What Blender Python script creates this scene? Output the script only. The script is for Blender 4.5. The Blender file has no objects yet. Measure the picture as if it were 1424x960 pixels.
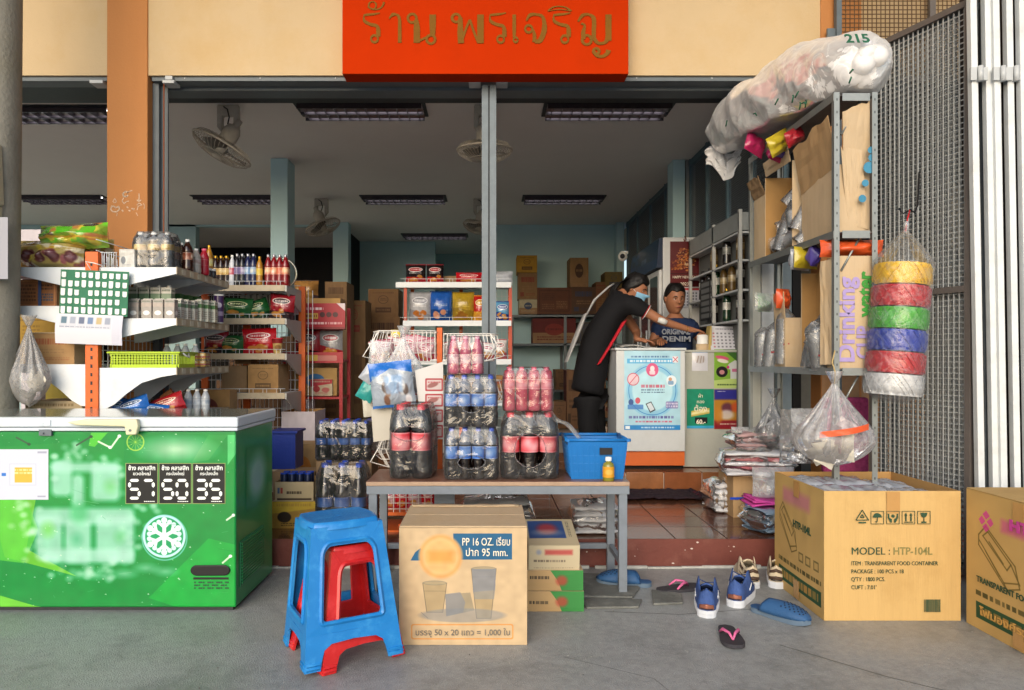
import bpy,bmesh,math,random
import numpy as np
from mathutils import Vector,Matrix,noise as mnoise
random.seed(7)
SC=bpy.context.scene
COL=SC.collection
R=math.radians
PI=math.pi
# camera, sky, sun, exposure
cam=bpy.data.cameras.new("camera")
cam.sensor_width=36.0
cam.lens=36.0*1000.0/1424.0
cam.shift_x=32.0/1424.0
cam.shift_y=20.0/1424.0
cam.clip_start=0.05
cam.clip_end=600.0
camo=bpy.data.objects.new("camera",cam)
camo.location=(0,0,1.2)
camo.rotation_euler=(R(90),0,0)
COL.objects.link(camo)
SC.camera=camo
SUN_EL,SUN_AZ=R(21),R(195) # azimuth the light comes from: behind the camera, a little to the west side
W=bpy.data.worlds.new("World");SC.world=W;W.use_nodes=True
wn=W.node_tree.nodes;wl=W.node_tree.links
sky=wn.new("ShaderNodeTexSky");sky.sky_type='NISHITA';sky.sun_disc=False
sky.sun_elevation=SUN_EL;sky.sun_rotation=SUN_AZ
sky.air_density=1.0;sky.dust_density=2.5;sky.ozone_density=1.0
wl.new(sky.outputs[0],wn["Background"].inputs[0])
wn["Background"].inputs[1].default_value=0.14
sl=bpy.data.lights.new("sun",'SUN');sl.energy=1.45;sl.angle=R(60);sl.color=(0.94,0.975,1.0)
so=bpy.data.objects.new("sun",sl);COL.objects.link(so)
sd=Vector((math.sin(SUN_AZ)*math.cos(SUN_EL),math.cos(SUN_AZ)*math.cos(SUN_EL),math.sin(SUN_EL)))
so.rotation_euler=sd.to_track_quat('Z','Y').to_euler()
SC.view_settings.view_transform='Standard';SC.view_settings.look='None'
SC.view_settings.exposure=0.55;SC.view_settings.gamma=1.0
SC.render.engine='CYCLES'
cy=SC.cycles
cy.max_bounces=9;cy.diffuse_bounces=5;cy.glossy_bounces=4;cy.transmission_bounces=4;cy.transparent_max_bounces=24
cy.caustics_reflective=False;cy.caustics_refractive=False
cy.sample_clamp_indirect=6.0
cy.use_denoising=True
# helpers
def X(px,Y):return(px-680.0)*Y/1000.0
def Z(py,Y):return 1.2-(py-500.0)*Y/1000.0
def P(px,py,Y):return Vector((X(px,Y),Y,Z(py,Y)))
def lin1(c):return c/12.92 if c<=.04045 else((c+.055)/1.055)**2.4
def rgb(h):
 h=h.lstrip('#');return tuple(int(h[i:i+2],16)/255 for i in(0,2,4))
def lin(h):return tuple(lin1(c)for c in rgb(h))+(1.0,)
MATS={}
def mat(name,col,rough=.55,metal=0.,var=.12,vscale=9.,bump=.15,bscale=60.,coat=0.,spec=.3,dirt=None,dscale=3.,trans=0.,damt=.5,emit=0.,stretch=None):
 """a node material: base colour broken up by noise, optional larger stains, fine bump"""
 if name in MATS:return MATS[name]
 m=bpy.data.materials.new(name);m.use_nodes=True
 n=m.node_tree.nodes;l=m.node_tree.links;b=n["Principled BSDF"]
 c=lin(col)if isinstance(col,str)else tuple(col)+(1.,)
 tc=n.new("ShaderNodeTexCoord");vec=tc.outputs["Object"]
 if stretch:
  mp=n.new("ShaderNodeMapping");mp.inputs["Scale"].default_value=stretch
  l.new(vec,mp.inputs[0]);vec=mp.outputs[0]
 nz=n.new("ShaderNodeTexNoise");nz.inputs["Scale"].default_value=vscale;nz.inputs["Detail"].default_value=6;nz.inputs["Roughness"].default_value=.65
 l.new(vec,nz.inputs["Vector"])
 rp=n.new("ShaderNodeValToRGB")
 rp.color_ramp.elements[0].position=.3;rp.color_ramp.elements[1].position=.72
 rp.color_ramp.elements[0].color=tuple(max(0,x*(1-var))for x in c[:3])+(1,)
 rp.color_ramp.elements[1].color=tuple(min(1,x*(1+var*.6))for x in c[:3])+(1,)
 l.new(nz.outputs["Fac"],rp.inputs[0]);out=rp.outputs[0]
 if dirt:
  n2=n.new("ShaderNodeTexNoise");n2.inputs["Scale"].default_value=dscale;n2.inputs["Detail"].default_value=8;n2.inputs["Roughness"].default_value=.7
  l.new(tc.outputs["Object"],n2.inputs["Vector"])
  r2=n.new("ShaderNodeValToRGB");r2.color_ramp.elements[0].position=.5;r2.color_ramp.elements[1].position=.72
  r2.color_ramp.elements[0].color=(0,0,0,1);r2.color_ramp.elements[1].color=(damt,damt,damt,1)
  l.new(n2.outputs["Fac"],r2.inputs[0])
  mx=n.new("ShaderNodeMixRGB");mx.inputs[2].default_value=lin(dirt)
  l.new(r2.outputs[0],mx.inputs[0]);l.new(out,mx.inputs[1]);out=mx.outputs[0]
 l.new(out,b.inputs["Base Color"])
 b.inputs["Roughness"].default_value=rough;b.inputs["Metallic"].default_value=metal
 b.inputs["Specular IOR Level"].default_value=spec
 b.inputs["Coat Weight"].default_value=coat;b.inputs["Coat Roughness"].default_value=.08
 if trans:b.inputs["Transmission Weight"].default_value=trans
 if emit:
  b.inputs["Emission Color"].default_value=c;b.inputs["Emission Strength"].default_value=emit
 if bump:
  n3=n.new("ShaderNodeTexNoise");n3.inputs["Scale"].default_value=bscale;n3.inputs["Detail"].default_value=4
  l.new(vec,n3.inputs["Vector"])
  bp=n.new("ShaderNodeBump");bp.inputs["Strength"].default_value=bump;bp.inputs["Distance"].default_value=.01
  l.new(n3.outputs["Fac"],bp.inputs["Height"]);l.new(bp.outputs[0],b.inputs["Normal"])
 MATS[name]=m
 return m
def film(name,tint='#f4f6f8',op=.14,rough=.10,bscale=26.,bump=.6,edge=.35,white=.5,gloss=1.,crease=.3):
 """thin clear plastic: see-through, milkier at grazing angles, fine crease lines, sharp glints"""
 if name in MATS:return MATS[name]
 m=bpy.data.materials.new(name);m.use_nodes=True
 n=m.node_tree.nodes;l=m.node_tree.links
 for x in list(n):n.remove(x)
 def math_(op_,a,b_=None,c=None):
  q=n.new("ShaderNodeMath");q.operation=op_;q.use_clamp=op_=='MULTIPLY_ADD'
  for i,v in enumerate((a,b_,c)):
   if v is None:continue
   if isinstance(v,(int,float)):q.inputs[i].default_value=v
   else:l.new(v,q.inputs[i])
  return q.outputs[0]
 o=n.new("ShaderNodeOutputMaterial");tr=n.new("ShaderNodeBsdfTransparent");df=n.new("ShaderNodeBsdfDiffuse");gl=n.new("ShaderNodeBsdfAnisotropic")
 tr.inputs[0].default_value=(.985,.985,.985,1);df.inputs[0].default_value=tuple(x*white for x in lin(tint)[:3])+(1,)
 gl.inputs["Roughness"].default_value=rough;gl.inputs["Color"].default_value=(.9,.9,.9,1)
 tc=n.new("ShaderNodeTexCoord");nz=n.new("ShaderNodeTexNoise");nz.inputs["Scale"].default_value=bscale;nz.inputs["Detail"].default_value=3;nz.inputs["Distortion"].default_value=1.6
 l.new(tc.outputs["Object"],nz.inputs["Vector"])
 bp=n.new("ShaderNodeBump");bp.inputs["Strength"].default_value=bump;bp.inputs["Distance"].default_value=.03;l.new(nz.outputs["Fac"],bp.inputs["Height"])
 l.new(bp.outputs[0],gl.inputs["Normal"]);l.new(bp.outputs[0],df.inputs["Normal"])
 lw=n.new("ShaderNodeLayerWeight");lw.inputs[0].default_value=.35;l.new(bp.outputs[0],lw.inputs["Normal"])
 cr=n.new("ShaderNodeValToRGB");e=cr.color_ramp.elements;e[0].position=.46;e[1].position=.56;e[0].color=e[1].color=(0,0,0,1);k=e.new(.51);k.color=(1,1,1,1)
 l.new(nz.outputs["Fac"],cr.inputs[0])
 fac=math_('MULTIPLY_ADD',cr.outputs[0],crease,math_('MULTIPLY_ADD',lw.outputs["Facing"],edge,op))
 m1=n.new("ShaderNodeMixShader");l.new(fac,m1.inputs[0]);l.new(tr.outputs[0],m1.inputs[1]);l.new(df.outputs[0],m1.inputs[2])
 fr=n.new("ShaderNodeFresnel");fr.inputs[0].default_value=1.6;l.new(bp.outputs[0],fr.inputs["Normal"])
 m2=n.new("ShaderNodeMixShader");l.new(math_('MULTIPLY_ADD',fr.outputs[0],gloss,0.),m2.inputs[0]);l.new(m1.outputs[0],m2.inputs[1]);l.new(gl.outputs[0],m2.inputs[2]);l.new(m2.outputs[0],o.inputs[0])
 MATS[name]=m
 return m
class Canvas:
 """a print drawn in numpy (colours as sRGB), handed to a material as a generated texture"""
 def __init__(s,w,h,bg='#ffffff'):
  s.w,s.h=w,h;s.a=np.ones((h,w,4),np.float32);s.a[...,:3]=rgb(bg)
  s.yy,s.xx=np.mgrid[0:h,0:w].astype(np.float32)
  s.u=(s.xx+.5)/w;s.v=1-(s.yy+.5)/h # v up
 def put(s,mask,col,sl=None):
  c=np.array(rgb(col),np.float32);k=np.clip(mask,0,1)[...,None]
  t=s.a if sl is None else s.a[sl]
  t[...,:3]=t[...,:3]*(1-k)+c*k
 def win(s,x0,y0,x1,y1,pad):
  """pixel window round a shape, so that only that part of the print is touched"""
  i0=max(0,int(y0-pad));i1=min(s.h,int(y1+pad)+2);j0=max(0,int(x0-pad));j1=min(s.w,int(x1+pad)+2)
  return(slice(i0,max(i0,i1)),slice(j0,max(j0,j1)))
 def sdf(s,d,col,a=1.,soft=0.,sl=None): # d in pixels
  s.put(np.clip(.5-d/max(1.,soft),0,1)*a,col,sl)
 def rect(s,u0,v0,u1,v1,col,a=1.,r=0.,soft=0.):
  cx,cy=(u0+u1)/2*s.w,(1-(v0+v1)/2)*s.h
  hx,hy=abs(u1-u0)/2*s.w,abs(v1-v0)/2*s.h
  r=r*s.w;sl=s.win(cx-hx,cy-hy,cx+hx,cy+hy,2+soft*s.w)
  dx=np.abs(s.xx[sl]+.5-cx)-hx+r;dy=np.abs(s.yy[sl]+.5-cy)-hy+r
  d=np.hypot(np.maximum(dx,0),np.maximum(dy,0))+np.minimum(np.maximum(dx,dy),0)-r
  s.sdf(d,col,a,soft*s.w,sl)
 def ell(s,u,v,ru,rv,col,a=1.,soft=0.,ring=0.,rot=0.):
  ru,rv=ru*s.w,rv*s.h;q=max(ru,rv)if rot else 0;cx,cy=u*s.w,(1-v)*s.h
  sl=s.win(cx-max(ru,q),cy-max(rv,q),cx+max(ru,q),cy+max(rv,q),3+soft*s.w*max(1,max(ru,rv)/max(1e-6,min(ru,rv)))+ring*s.w)
  x=s.xx[sl]+.5-cx;y=s.yy[sl]+.5-cy
  if rot:
   c,q=math.cos(rot),math.sin(rot);x,y=x*c-y*q,x*q+y*c
  d=(np.hypot(x/ru,y/rv)-1)*min(ru,rv)
  if ring:d=np.abs(d)-ring*s.w/2
  s.sdf(d,col,a,soft*s.w,sl)
 def line(s,pts,wd,col,a=1.,soft=0.):
  for(u0,v0),(u1,v1)in zip(pts,pts[1:]):
   x0,y0,x1,y1=u0*s.w,(1-v0)*s.h,u1*s.w,(1-v1)*s.h
   sl=s.win(min(x0,x1),min(y0,y1),max(x0,x1),max(y0,y1),2+wd*s.w+soft*s.w)
   dx,dy=x1-x0,y1-y0;L=dx*dx+dy*dy+1e-6
   ax=s.xx[sl]+.5-x0;ay=s.yy[sl]+.5-y0
   t=np.clip((ax*dx+ay*dy)/L,0,1)
   d=np.hypot(ax-t*dx,ay-t*dy)-wd*s.w/2
   s.sdf(d,col,a,soft*s.w,sl)
 def poly(s,pts,col,a=1.):
  q=[(u*s.w,(1-v)*s.h)for u,v in pts]
  sl=s.win(min(p[0]for p in q),min(p[1]for p in q),max(p[0]for p in q),max(p[1]for p in q),2)
  px=s.xx[sl]+.5;py=s.yy[sl]+.5;inside=np.zeros(px.shape,bool)
  for(x0,y0),(x1,y1)in zip(q,q[1:]+q[:1]):
   if y0==y1:continue
   c=((y0>py)!=(y1>py))&(px<(x1-x0)*(py-y0)/(y1-y0)+x0)
   inside^=c
  s.put(inside.astype(np.float32)*a,col,sl)
 def scrib(s,u0,v0,u1,v1,col,rows=3,rnd=None,fill=.62,a=1.):
  """rows of tiny illegible print, as the photograph shows it"""
  rnd=rnd or random
  hh=(v1-v0)/rows
  for k in range(rows):
   u=u0
   while u<u1:
    w=rnd.uniform(.02,.07)*(1 if u1-u0>.3 else .6)
    s.rect(u,v0+k*hh+hh*(1-fill)/2,min(u+w,u1),v0+(k+1)*hh-hh*(1-fill)/2,col,a*rnd.uniform(.6,1))
    u+=w+rnd.uniform(.008,.02)
 def noise(s,amt,cell=6,seed=0):
  g=np.random.default_rng(seed);a=g.random((s.h//cell+2,s.w//cell+2)).astype(np.float32)
  yi=s.yy/cell;xi=s.xx/cell;y0=yi.astype(int);x0=xi.astype(int);fy=yi-y0;fx=xi-x0
  z=a[y0,x0]*(1-fy)*(1-fx)+a[y0+1,x0]*fy*(1-fx)+a[y0,x0+1]*(1-fy)*fx+a[y0+1,x0+1]*fy*fx
  s.a[...,:3]=np.clip(s.a[...,:3]*(1+(z[...,None]-.5)*2*amt),0,1)
 def mat(s,name,rough=.45,coat=0.,bump=.0,bscale=30.,metal=0.,spec=.3):
  if name in MATS:return MATS[name]
  im=bpy.data.images.new(name,s.w,s.h)
  im.pixels.foreach_set(np.ascontiguousarray(s.a[::-1]).ravel());im.update();im.pack()
  m=bpy.data.materials.new(name);m.use_nodes=True
  n=m.node_tree.nodes;l=m.node_tree.links;b=n["Principled BSDF"]
  t=n.new("ShaderNodeTexImage");t.image=im;t.extension='EXTEND'
  uvn=n.new("ShaderNodeUVMap");uvn.uv_map="UVMap";l.new(uvn.outputs[0],t.inputs[0])
  hs=n.new("ShaderNodeMixRGB");hs.blend_type='MULTIPLY';hs.inputs[0].default_value=1.0;hs.inputs[2].default_value=(.84,.84,.84,1)
  l.new(t.outputs[0],hs.inputs[1]);l.new(hs.outputs[0],b.inputs["Base Color"])
  b.inputs["Roughness"].default_value=rough;b.inputs["Coat Weight"].default_value=coat;b.inputs["Coat Roughness"].default_value=.12
  b.inputs["Metallic"].default_value=metal;b.inputs["Specular IOR Level"].default_value=spec
  if bump:
   tc=n.new("ShaderNodeTexCoord");n3=n.new("ShaderNodeTexNoise");n3.inputs["Scale"].default_value=bscale;n3.inputs["Detail"].default_value=3
   n3.inputs["Distortion"].default_value=.8
   l.new(tc.outputs["Object"],n3.inputs["Vector"]);bp=n.new("ShaderNodeBump");bp.inputs["Strength"].default_value=bump;bp.inputs["Distance"].default_value=.02
   l.new(n3.outputs["Fac"],bp.inputs["Height"]);l.new(bp.outputs[0],b.inputs["Normal"])
  MATS[name]=m
  return m
class MB:
 """collects faces; build() links them as ONE mesh object"""
 def __init__(s):s.v=[];s.f=[];s.m=[];s.uv=[];s.M=Matrix();s.s=[]
 def add(s,p):s.v.append(tuple(s.M@Vector(p)));return len(s.v)-1
 def face(s,idx,m=0,uv=None,sm=False):s.f.append(tuple(idx));s.m.append(m);s.uv.append(uv or[(0,0)]*len(idx));s.s.append(sm)
 def quad(s,a,b,c,d,m=0):s.face([s.add(a),s.add(b),s.add(c),s.add(d)],m,[(0,0),(1,0),(1,1),(0,1)])
 def box(s,x0,x1,y0,y1,z0,z1,m=0,faces=None):
  """m: index, or dict of face->index with keys f(ront -y) k(back) l r t b"""
  g=(lambda k:m.get(k,m.get('*',0)))if isinstance(m,dict)else(lambda k:m)
  i=[s.add(p)for p in((x0,y0,z0),(x1,y0,z0),(x1,y1,z0),(x0,y1,z0),(x0,y0,z1),(x1,y0,z1),(x1,y1,z1),(x0,y1,z1))]
  q=[(0,0),(1,0),(1,1),(0,1)]
  for k,t in(('f',(0,1,5,4)),('r',(1,2,6,5)),('k',(2,3,7,6)),('l',(3,0,4,7)),('t',(4,5,6,7)),('b',(3,2,1,0))):
   if faces and k not in faces:continue
   s.face([i[j]for j in t],g(k),q)
 def tube(s,pts,r,n=8,m=0,cap=True,closed=False):
  pts=[Vector(p)for p in pts];rr=r if isinstance(r,(list,tuple))else[r]*len(pts)
  rings=[];N=len(pts);up=None
  for i,p in enumerate(pts):
   a=pts[i-1]if(i>0 or closed)else p;b=pts[(i+1)%N]if(i<N-1 or closed)else p
   d=(b-a)
   d=d.normalized()if d.length>1e-9 else Vector((0,0,1))
   if up is None:up=Vector((0,0,1))if abs(d.z)<.9 else Vector((1,0,0))
   x=d.cross(up)
   if x.length<1e-6:x=d.cross(Vector((0,1,0)))
   x.normalize();y=x.cross(d).normalized();up=y
   rings.append([s.add(p+(x*math.cos(2*PI*k/n+PI/n)+y*math.sin(2*PI*k/n+PI/n))*rr[i])for k in range(n)])
  for i in range(N if closed else N-1):
   a,b=rings[i],rings[(i+1)%N]
   for k in range(n):s.face([a[k],a[(k+1)%n],b[(k+1)%n],b[k]],m,None,n>4)
  if cap and not closed:
   s.face(rings[0][::-1],m);s.face(rings[-1],m)
 def lathe(s,prof,n=16,m=0,c=(0,0,0),flat=False,sx=1.,sy=1.):
  """prof: (r, z[, material]) from bottom to top"""
  rings=[]
  for q in prof:
   r,z=q[0],q[1]
   rings.append([s.add((c[0]+sx*max(r,1e-4)*math.cos(2*PI*k/n),c[1]+sy*max(r,1e-4)*math.sin(2*PI*k/n),c[2]+z))for k in range(n)])
  zs=[q[1]for q in prof]
  for i in range(len(prof)-1):
   mm=prof[i][2]if len(prof[i])>2 else m
   for k in range(n):
    s.face([rings[i][k],rings[i][(k+1)%n],rings[i+1][(k+1)%n],rings[i+1][k]],mm,
    [(k/n,0),((k+1)/n,0),((k+1)/n,1),(k/n,1)],not flat)
 def grid(s,fn,nu,nv,m=0,sm=True,wrap=False,flip=False,uvs=None):
  g=[[s.add(fn(i/nu,j/nv))for i in range(nu+(0 if wrap else 1))]for j in range(nv+1)]
  L=nu if wrap else nu+1
  for j in range(nv):
   for i in range(nu):
    q=[g[j][i],g[j][(i+1)%L],g[j+1][(i+1)%L],g[j+1][i]]
    u=[(i/nu,j/nv),((i+1)/nu,j/nv),((i+1)/nu,(j+1)/nv),(i/nu,(j+1)/nv)]
    if flip:q.reverse();u.reverse()
    s.face(q,m(i/nu,j/nv)if callable(m)else m,u,sm)
 def prism(s,pts,y0,y1,m=0,me=None,plane='xz'):
  """pts: outline; extruded from y0 (near) to y1"""
  f={'xz':lambda a,b,t:(a,t,b),'xy':lambda a,b,t:(a,b,t),'yz':lambda a,b,t:(t,a,b)}[plane]
  A=[s.add(f(a,b,y0))for a,b in pts];B=[s.add(f(a,b,y1))for a,b in pts]
  us=[p[0]for p in pts];vs=[p[1]for p in pts]
  du=max(us)-min(us)or 1;dv=max(vs)-min(vs)or 1
  uv=[((a-min(us))/du,(b-min(vs))/dv)for a,b in pts]
  s.face(A,m,uv);s.face(B[::-1],m,uv[::-1]);n=len(pts)
  for i in range(n):s.face([A[(i+1)%n],A[i],B[i],B[(i+1)%n]],m if me is None else me)
 def sphere(s,c,r,n=12,m=0,k=8):
  rx,ry,rz=r if isinstance(r,(tuple,list))else(r,r,r)
  s.grid(lambda u,v:(c[0]+rx*math.cos(2*PI*u)*math.sin(PI*v),c[1]+ry*math.sin(2*PI*u)*math.sin(PI*v),c[2]-rz*math.cos(PI*v)),n,k,m,True,True)
 def build(s,name,mats,parent=None,bevel=0,seg=2,sub=0,solid=0,weld=False,angle=40,kind=None):
  me=bpy.data.meshes.new(name)
  me.from_pydata(s.v,[],s.f)
  for mm in(mats if isinstance(mats,(list,tuple))else[mats]):me.materials.append(mm)
  me.polygons.foreach_set("material_index",s.m);me.polygons.foreach_set("use_smooth",s.s)
  ul=me.uv_layers.new(name="UVMap")
  ul.data.foreach_set("uv",[c for u in s.uv for p in u for c in p])
  if weld:
   bm=bmesh.new();bm.from_mesh(me);bmesh.ops.remove_doubles(bm,verts=bm.verts,dist=1e-5);bmesh.ops.recalc_face_normals(bm,faces=bm.faces);bm.to_mesh(me);bm.free()
  me.update()
  return link(name,me,parent,bevel,seg,sub,solid,angle,kind)
def link(name,me,parent=None,bevel=0,seg=2,sub=0,solid=0,angle=40,kind=None):
 o=bpy.data.objects.new(name,me);COL.objects.link(o)
 if parent is not None:o.parent=parent
 if solid:
  q=o.modifiers.new("thick",'SOLIDIFY');q.thickness=solid;q.offset=0
 if bevel:
  q=o.modifiers.new("soft_edge",'BEVEL');q.width=bevel;q.segments=seg;q.limit_method='ANGLE';q.angle_limit=R(angle)
  q.harden_normals=False
 if sub:
  q=o.modifiers.new("smooth",'SUBSURF');q.levels=sub;q.render_levels=sub
 if kind:o["kind"]=kind
 return o
def tag(o,label,cat,group=None,kind=None):
 o["label"]=label;o["category"]=cat
 if group:o["group"]=group
 if kind:o["kind"]=kind
 return o
def thing(name,label,cat,loc=(0,0,0),rz=0.,group=None,rx=0.,ry=0.):
 o=bpy.data.objects.new(name,None);COL.objects.link(o);o.empty_display_size=.05
 o.location=loc;o.rotation_euler=(rx,ry,rz)
 return tag(o,label,cat,group)
def dup(root,loc,rz=None,label=None,rot=None,scale=None):
 """copy of a thing with copies of its parts and their sub-parts"""
 r=root.copy();COL.objects.link(r);r.location=loc
 if rz is not None:r.rotation_euler=(r.rotation_euler[0],r.rotation_euler[1],rz)
 if rot:r.rotation_euler=rot
 if scale:r.scale=(scale,)*3 if not isinstance(scale,tuple)else scale
 if label:r["label"]=label
 for ch in list(root.children):
  c=ch.copy();COL.objects.link(c);c.parent=r
  for g in list(ch.children):
   d=g.copy();COL.objects.link(d);d.parent=c
 return r
_TX={}
def text(body,size,m,parent,origin,right=(1,0,0),up=(0,0,1),align='LEFT',bold=0.,name='lettering',width=None,thick=0.0006,shear=0.):
 """lettering as a flat mesh laid on a surface"""
 c=bpy.data.curves.new('lettering','FONT');c.body=body;c.size=size;c.offset=bold*size;c.align_x=align;c.shear=shear;c.resolution_u=3
 if thick:c.extrude=thick
 o=bpy.data.objects.new('lettering',c);COL.objects.link(o)
 me=bpy.data.meshes.new_from_object(o.evaluated_get(bpy.context.evaluated_depsgraph_get()))
 bpy.data.objects.remove(o);bpy.data.curves.remove(c)
 me.name=name;me.materials.clear();me.materials.append(m)
 r=Vector(right).normalized();u=Vector(up).normalized();n=r.cross(u)
 co=np.empty(len(me.vertices)*3,np.float32);me.vertices.foreach_get("co",co);co=co.reshape(-1,3)
 if width and len(co):
  w=co[:,0].max()-co[:,0].min()
  if w>0:co[:,0]*=width/w
 M=np.array([r,u,n]);co=co@M+np.array(origin)
 me.vertices.foreach_set("co",co.astype(np.float32).ravel());me.update()
 return link(name,me,parent)
NTH=('first','second','third','fourth','fifth','sixth','seventh','eighth','ninth','tenth')
def structure(o):o["kind"]="structure";return o
def sheet(name,m,parent,x0,x1,z0,z1,y,t=.0008):
 """a thin print facing the viewer's side (-y)"""
 b=MB();b.box(x0,x1,y,y+t,z0,z1,{'f':0,'*':0});return b.build(name,m,parent)
 # materials of the place
M_conc=mat('concrete_ground','#9b9d9c',.5,var=.2,vscale=30,bump=.5,bscale=160,dirt='#565a57',dscale=1.4,damt=.75,spec=.4)
M_beige=mat('beige_plaster','#c6ae89',.8,var=.05,vscale=1.2,bump=.2,bscale=90,dirt='#bd9c68',dscale=1.3,damt=.5)
M_orange=mat('orange_plaster','#b87c48',.75,var=.06,vscale=2,bump=.12,bscale=90,dirt='#b87a42',dscale=2,damt=.3)
M_ceil=mat('ceiling_paint','#e4e2df',.85,var=.05,vscale=.8,bump=.05)
M_blue=mat('pale_blue_paint','#b4d3d8',.75,var=.05,vscale=1.3,bump=.08,bscale=70)
M_dark=mat('dark_steel','#3a3d40',.5,metal=.6,var=.15)
M_steel=mat('galvanised_steel','#646d73',.5,metal=.25,var=.14,vscale=14,bump=.08)
M_greysteel=mat('grey_painted_steel','#5f676c',.45,var=.1,vscale=10,dirt='#5d6063',dscale=7,damt=.4,bump=.05)
M_silver=mat('white_painted_steel','#b5b8b9',.4,var=.08,vscale=10,dirt='#9a9c9a',dscale=6,damt=.4,bump=.05)
M_riser=mat('red_brown_paint','#6c3b33',.5,var=.2,vscale=5,bump=.2,bscale=60,dirt='#97695c',dscale=4,damt=.4)
M_grout=mat('dark_grout','#3d2a24',.8,var=.2)
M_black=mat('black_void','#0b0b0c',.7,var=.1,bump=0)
M_white=mat('white_paint','#dcdcd8',.45,var=.05,bump=.04)
M_shelf=mat('white_shelf_enamel','#d3d8dc',.35,var=.05,vscale=6,dirt='#b9b7ad',dscale=8,damt=.35,bump=.03)
M_rail=mat('tan_price_rail','#b3a58c',.5,var=.12,vscale=20,dirt='#8a7e6a',dscale=9,damt=.5,bump=.05)
M_opost=mat('orange_enamel','#d4642a',.45,var=.1,vscale=12,dirt='#a44c20',dscale=9,damt=.4,bump=.05)
def tile_mat(name,a,b_,rough):
 m=mat(name,a,rough,var=.35,vscale=3,bump=.05,bscale=30,coat=.5,stretch=(1.2,14,1),dirt=b_,dscale=5,damt=.5);return m
M_tiles=[tile_mat('tile_glaze_%d'%i,c,d,.2)for i,(c,d)in enumerate((('#5a3a30','#6e483a'),('#63402f','#4a2c22'),('#6e4a3a','#573528')))]
M_otile=[tile_mat('orange_tile_glaze_%d'%i,c,d,.25)for i,(c,d)in enumerate((('#8a5333','#6e3c22'),('#94603c','#754428')))]
# ground: one sheet to the horizon
def concrete():
 """worn, damp-stained screed: pale scuffs, dark spills and grit over the base mix"""
 m=M_conc;n=m.node_tree.nodes;l=m.node_tree.links;b=n["Principled BSDF"];src=b.inputs["Base Color"].links[0].from_socket;tc=n.new("ShaderNodeTexCoord")
 for sc,lo,hi,col,det,dist in((.8,.54,.62,'#4a4d4b',10,1.5),(2.6,.56,.6,'#a3a7a2',12,.8),(7.,.58,.64,'#3f4240',12,.4),(90.,.60,.64,'#c2c2bd',2,0.),(60.,.62,.66,'#33342f',2,0.),(240.,.52,.6,'#55564f',2,0.)):
  z=n.new("ShaderNodeTexNoise");z.inputs["Scale"].default_value=sc;z.inputs["Detail"].default_value=det;z.inputs["Roughness"].default_value=.72;z.inputs["Distortion"].default_value=dist;l.new(tc.outputs["Object"],z.inputs["Vector"])
  r=n.new("ShaderNodeValToRGB");r.color_ramp.elements[0].position=lo;r.color_ramp.elements[1].position=hi+.08;r.color_ramp.elements[0].color=(0,0,0,1);r.color_ramp.elements[1].color=(.42,.42,.42,1);l.new(z.outputs["Fac"],r.inputs[0])
  x=n.new("ShaderNodeMixRGB");x.inputs[2].default_value=lin(col);l.new(r.outputs[0],x.inputs[0]);l.new(src,x.inputs[1]);src=x.outputs[0]
 l.new(src,b.inputs["Base Color"])
 z=n.new("ShaderNodeTexNoise");z.inputs["Scale"].default_value=1.7;z.inputs["Detail"].default_value=9;l.new(tc.outputs["Object"],z.inputs["Vector"]);r=n.new("ShaderNodeMapRange");r.inputs["From Min"].default_value=.4;r.inputs["From Max"].default_value=.65;r.inputs["To Min"].default_value=.28;r.inputs["To Max"].default_value=.6;l.new(z.outputs["Fac"],r.inputs[0]);l.new(r.outputs[0],b.inputs["Roughness"])
 return m
b=MB();b.box(-250,250,-250,250,-.3,0,0);structure(b.build('ground',concrete()))
b=MB();b.box(-250,250,-30,-.5,-.1,.005);structure(b.build('bounce_road',mat('pale_concrete_road','#cccdc9',.8,var=.15,vscale=1.5,dirt='#8f8f8a',dscale=.7,damt=.5)))  # unseen pale street behind the camera, added to bounce light into the shop
# hairline joints in the slab
b=MB()
for pts,w in(([(1.22,3.02),(1.5,2.72),(1.68,2.58)],.004),([(.3,2.9),(.62,2.7),(.7,2.45),(1.1,2.3)],.002),([(.55,3.42),(.9,3.38),(1.5,3.5)],.004),([(-3,2.2),(0,2.24),(3,2.18)],.006),([(-.2,2.2),(-.15,1.0),(-.22,.2)],.006)):
 for(x0,y0),(x1,y1)in zip(pts,pts[1:]):
  d=Vector((x1-x0,y1-y0,0)).normalized();s=Vector((-d.y,d.x,0))*w/2
  b.quad((x0+s.x*-1,y0-s.y,.0015),(x1-s.x,y1-s.y,.0015),(x1+s.x,y1+s.y,.0015),(x0+s.x,y0+s.y,.0015))
rg=random.Random(77);g=MB()
for k in range(420): # grit, crumbs and flakes trodden about
 x=rg.gauss(.3,1.3);y=rg.uniform(2.05,4.1);q=rg.choice((.001,.0015,.002,.002,.003));g.prism([(x+q*math.cos(a)*rg.uniform(.5,1.4),y+q*math.sin(a)*rg.uniform(.5,1.4))for a in(0,1.2,2.4,3.7,5)],.0005,.0005+q*.6,k%4==0,plane='xy')
structure(g.build('grit',[mat('pale_grit','#a5a59f',.9),mat('dark_grit','#5a5854',.9)]))['kind']='stuff'
structure(b.build('ground_joint',mat('slab_joint','#5a5b57',.8)))
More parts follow.
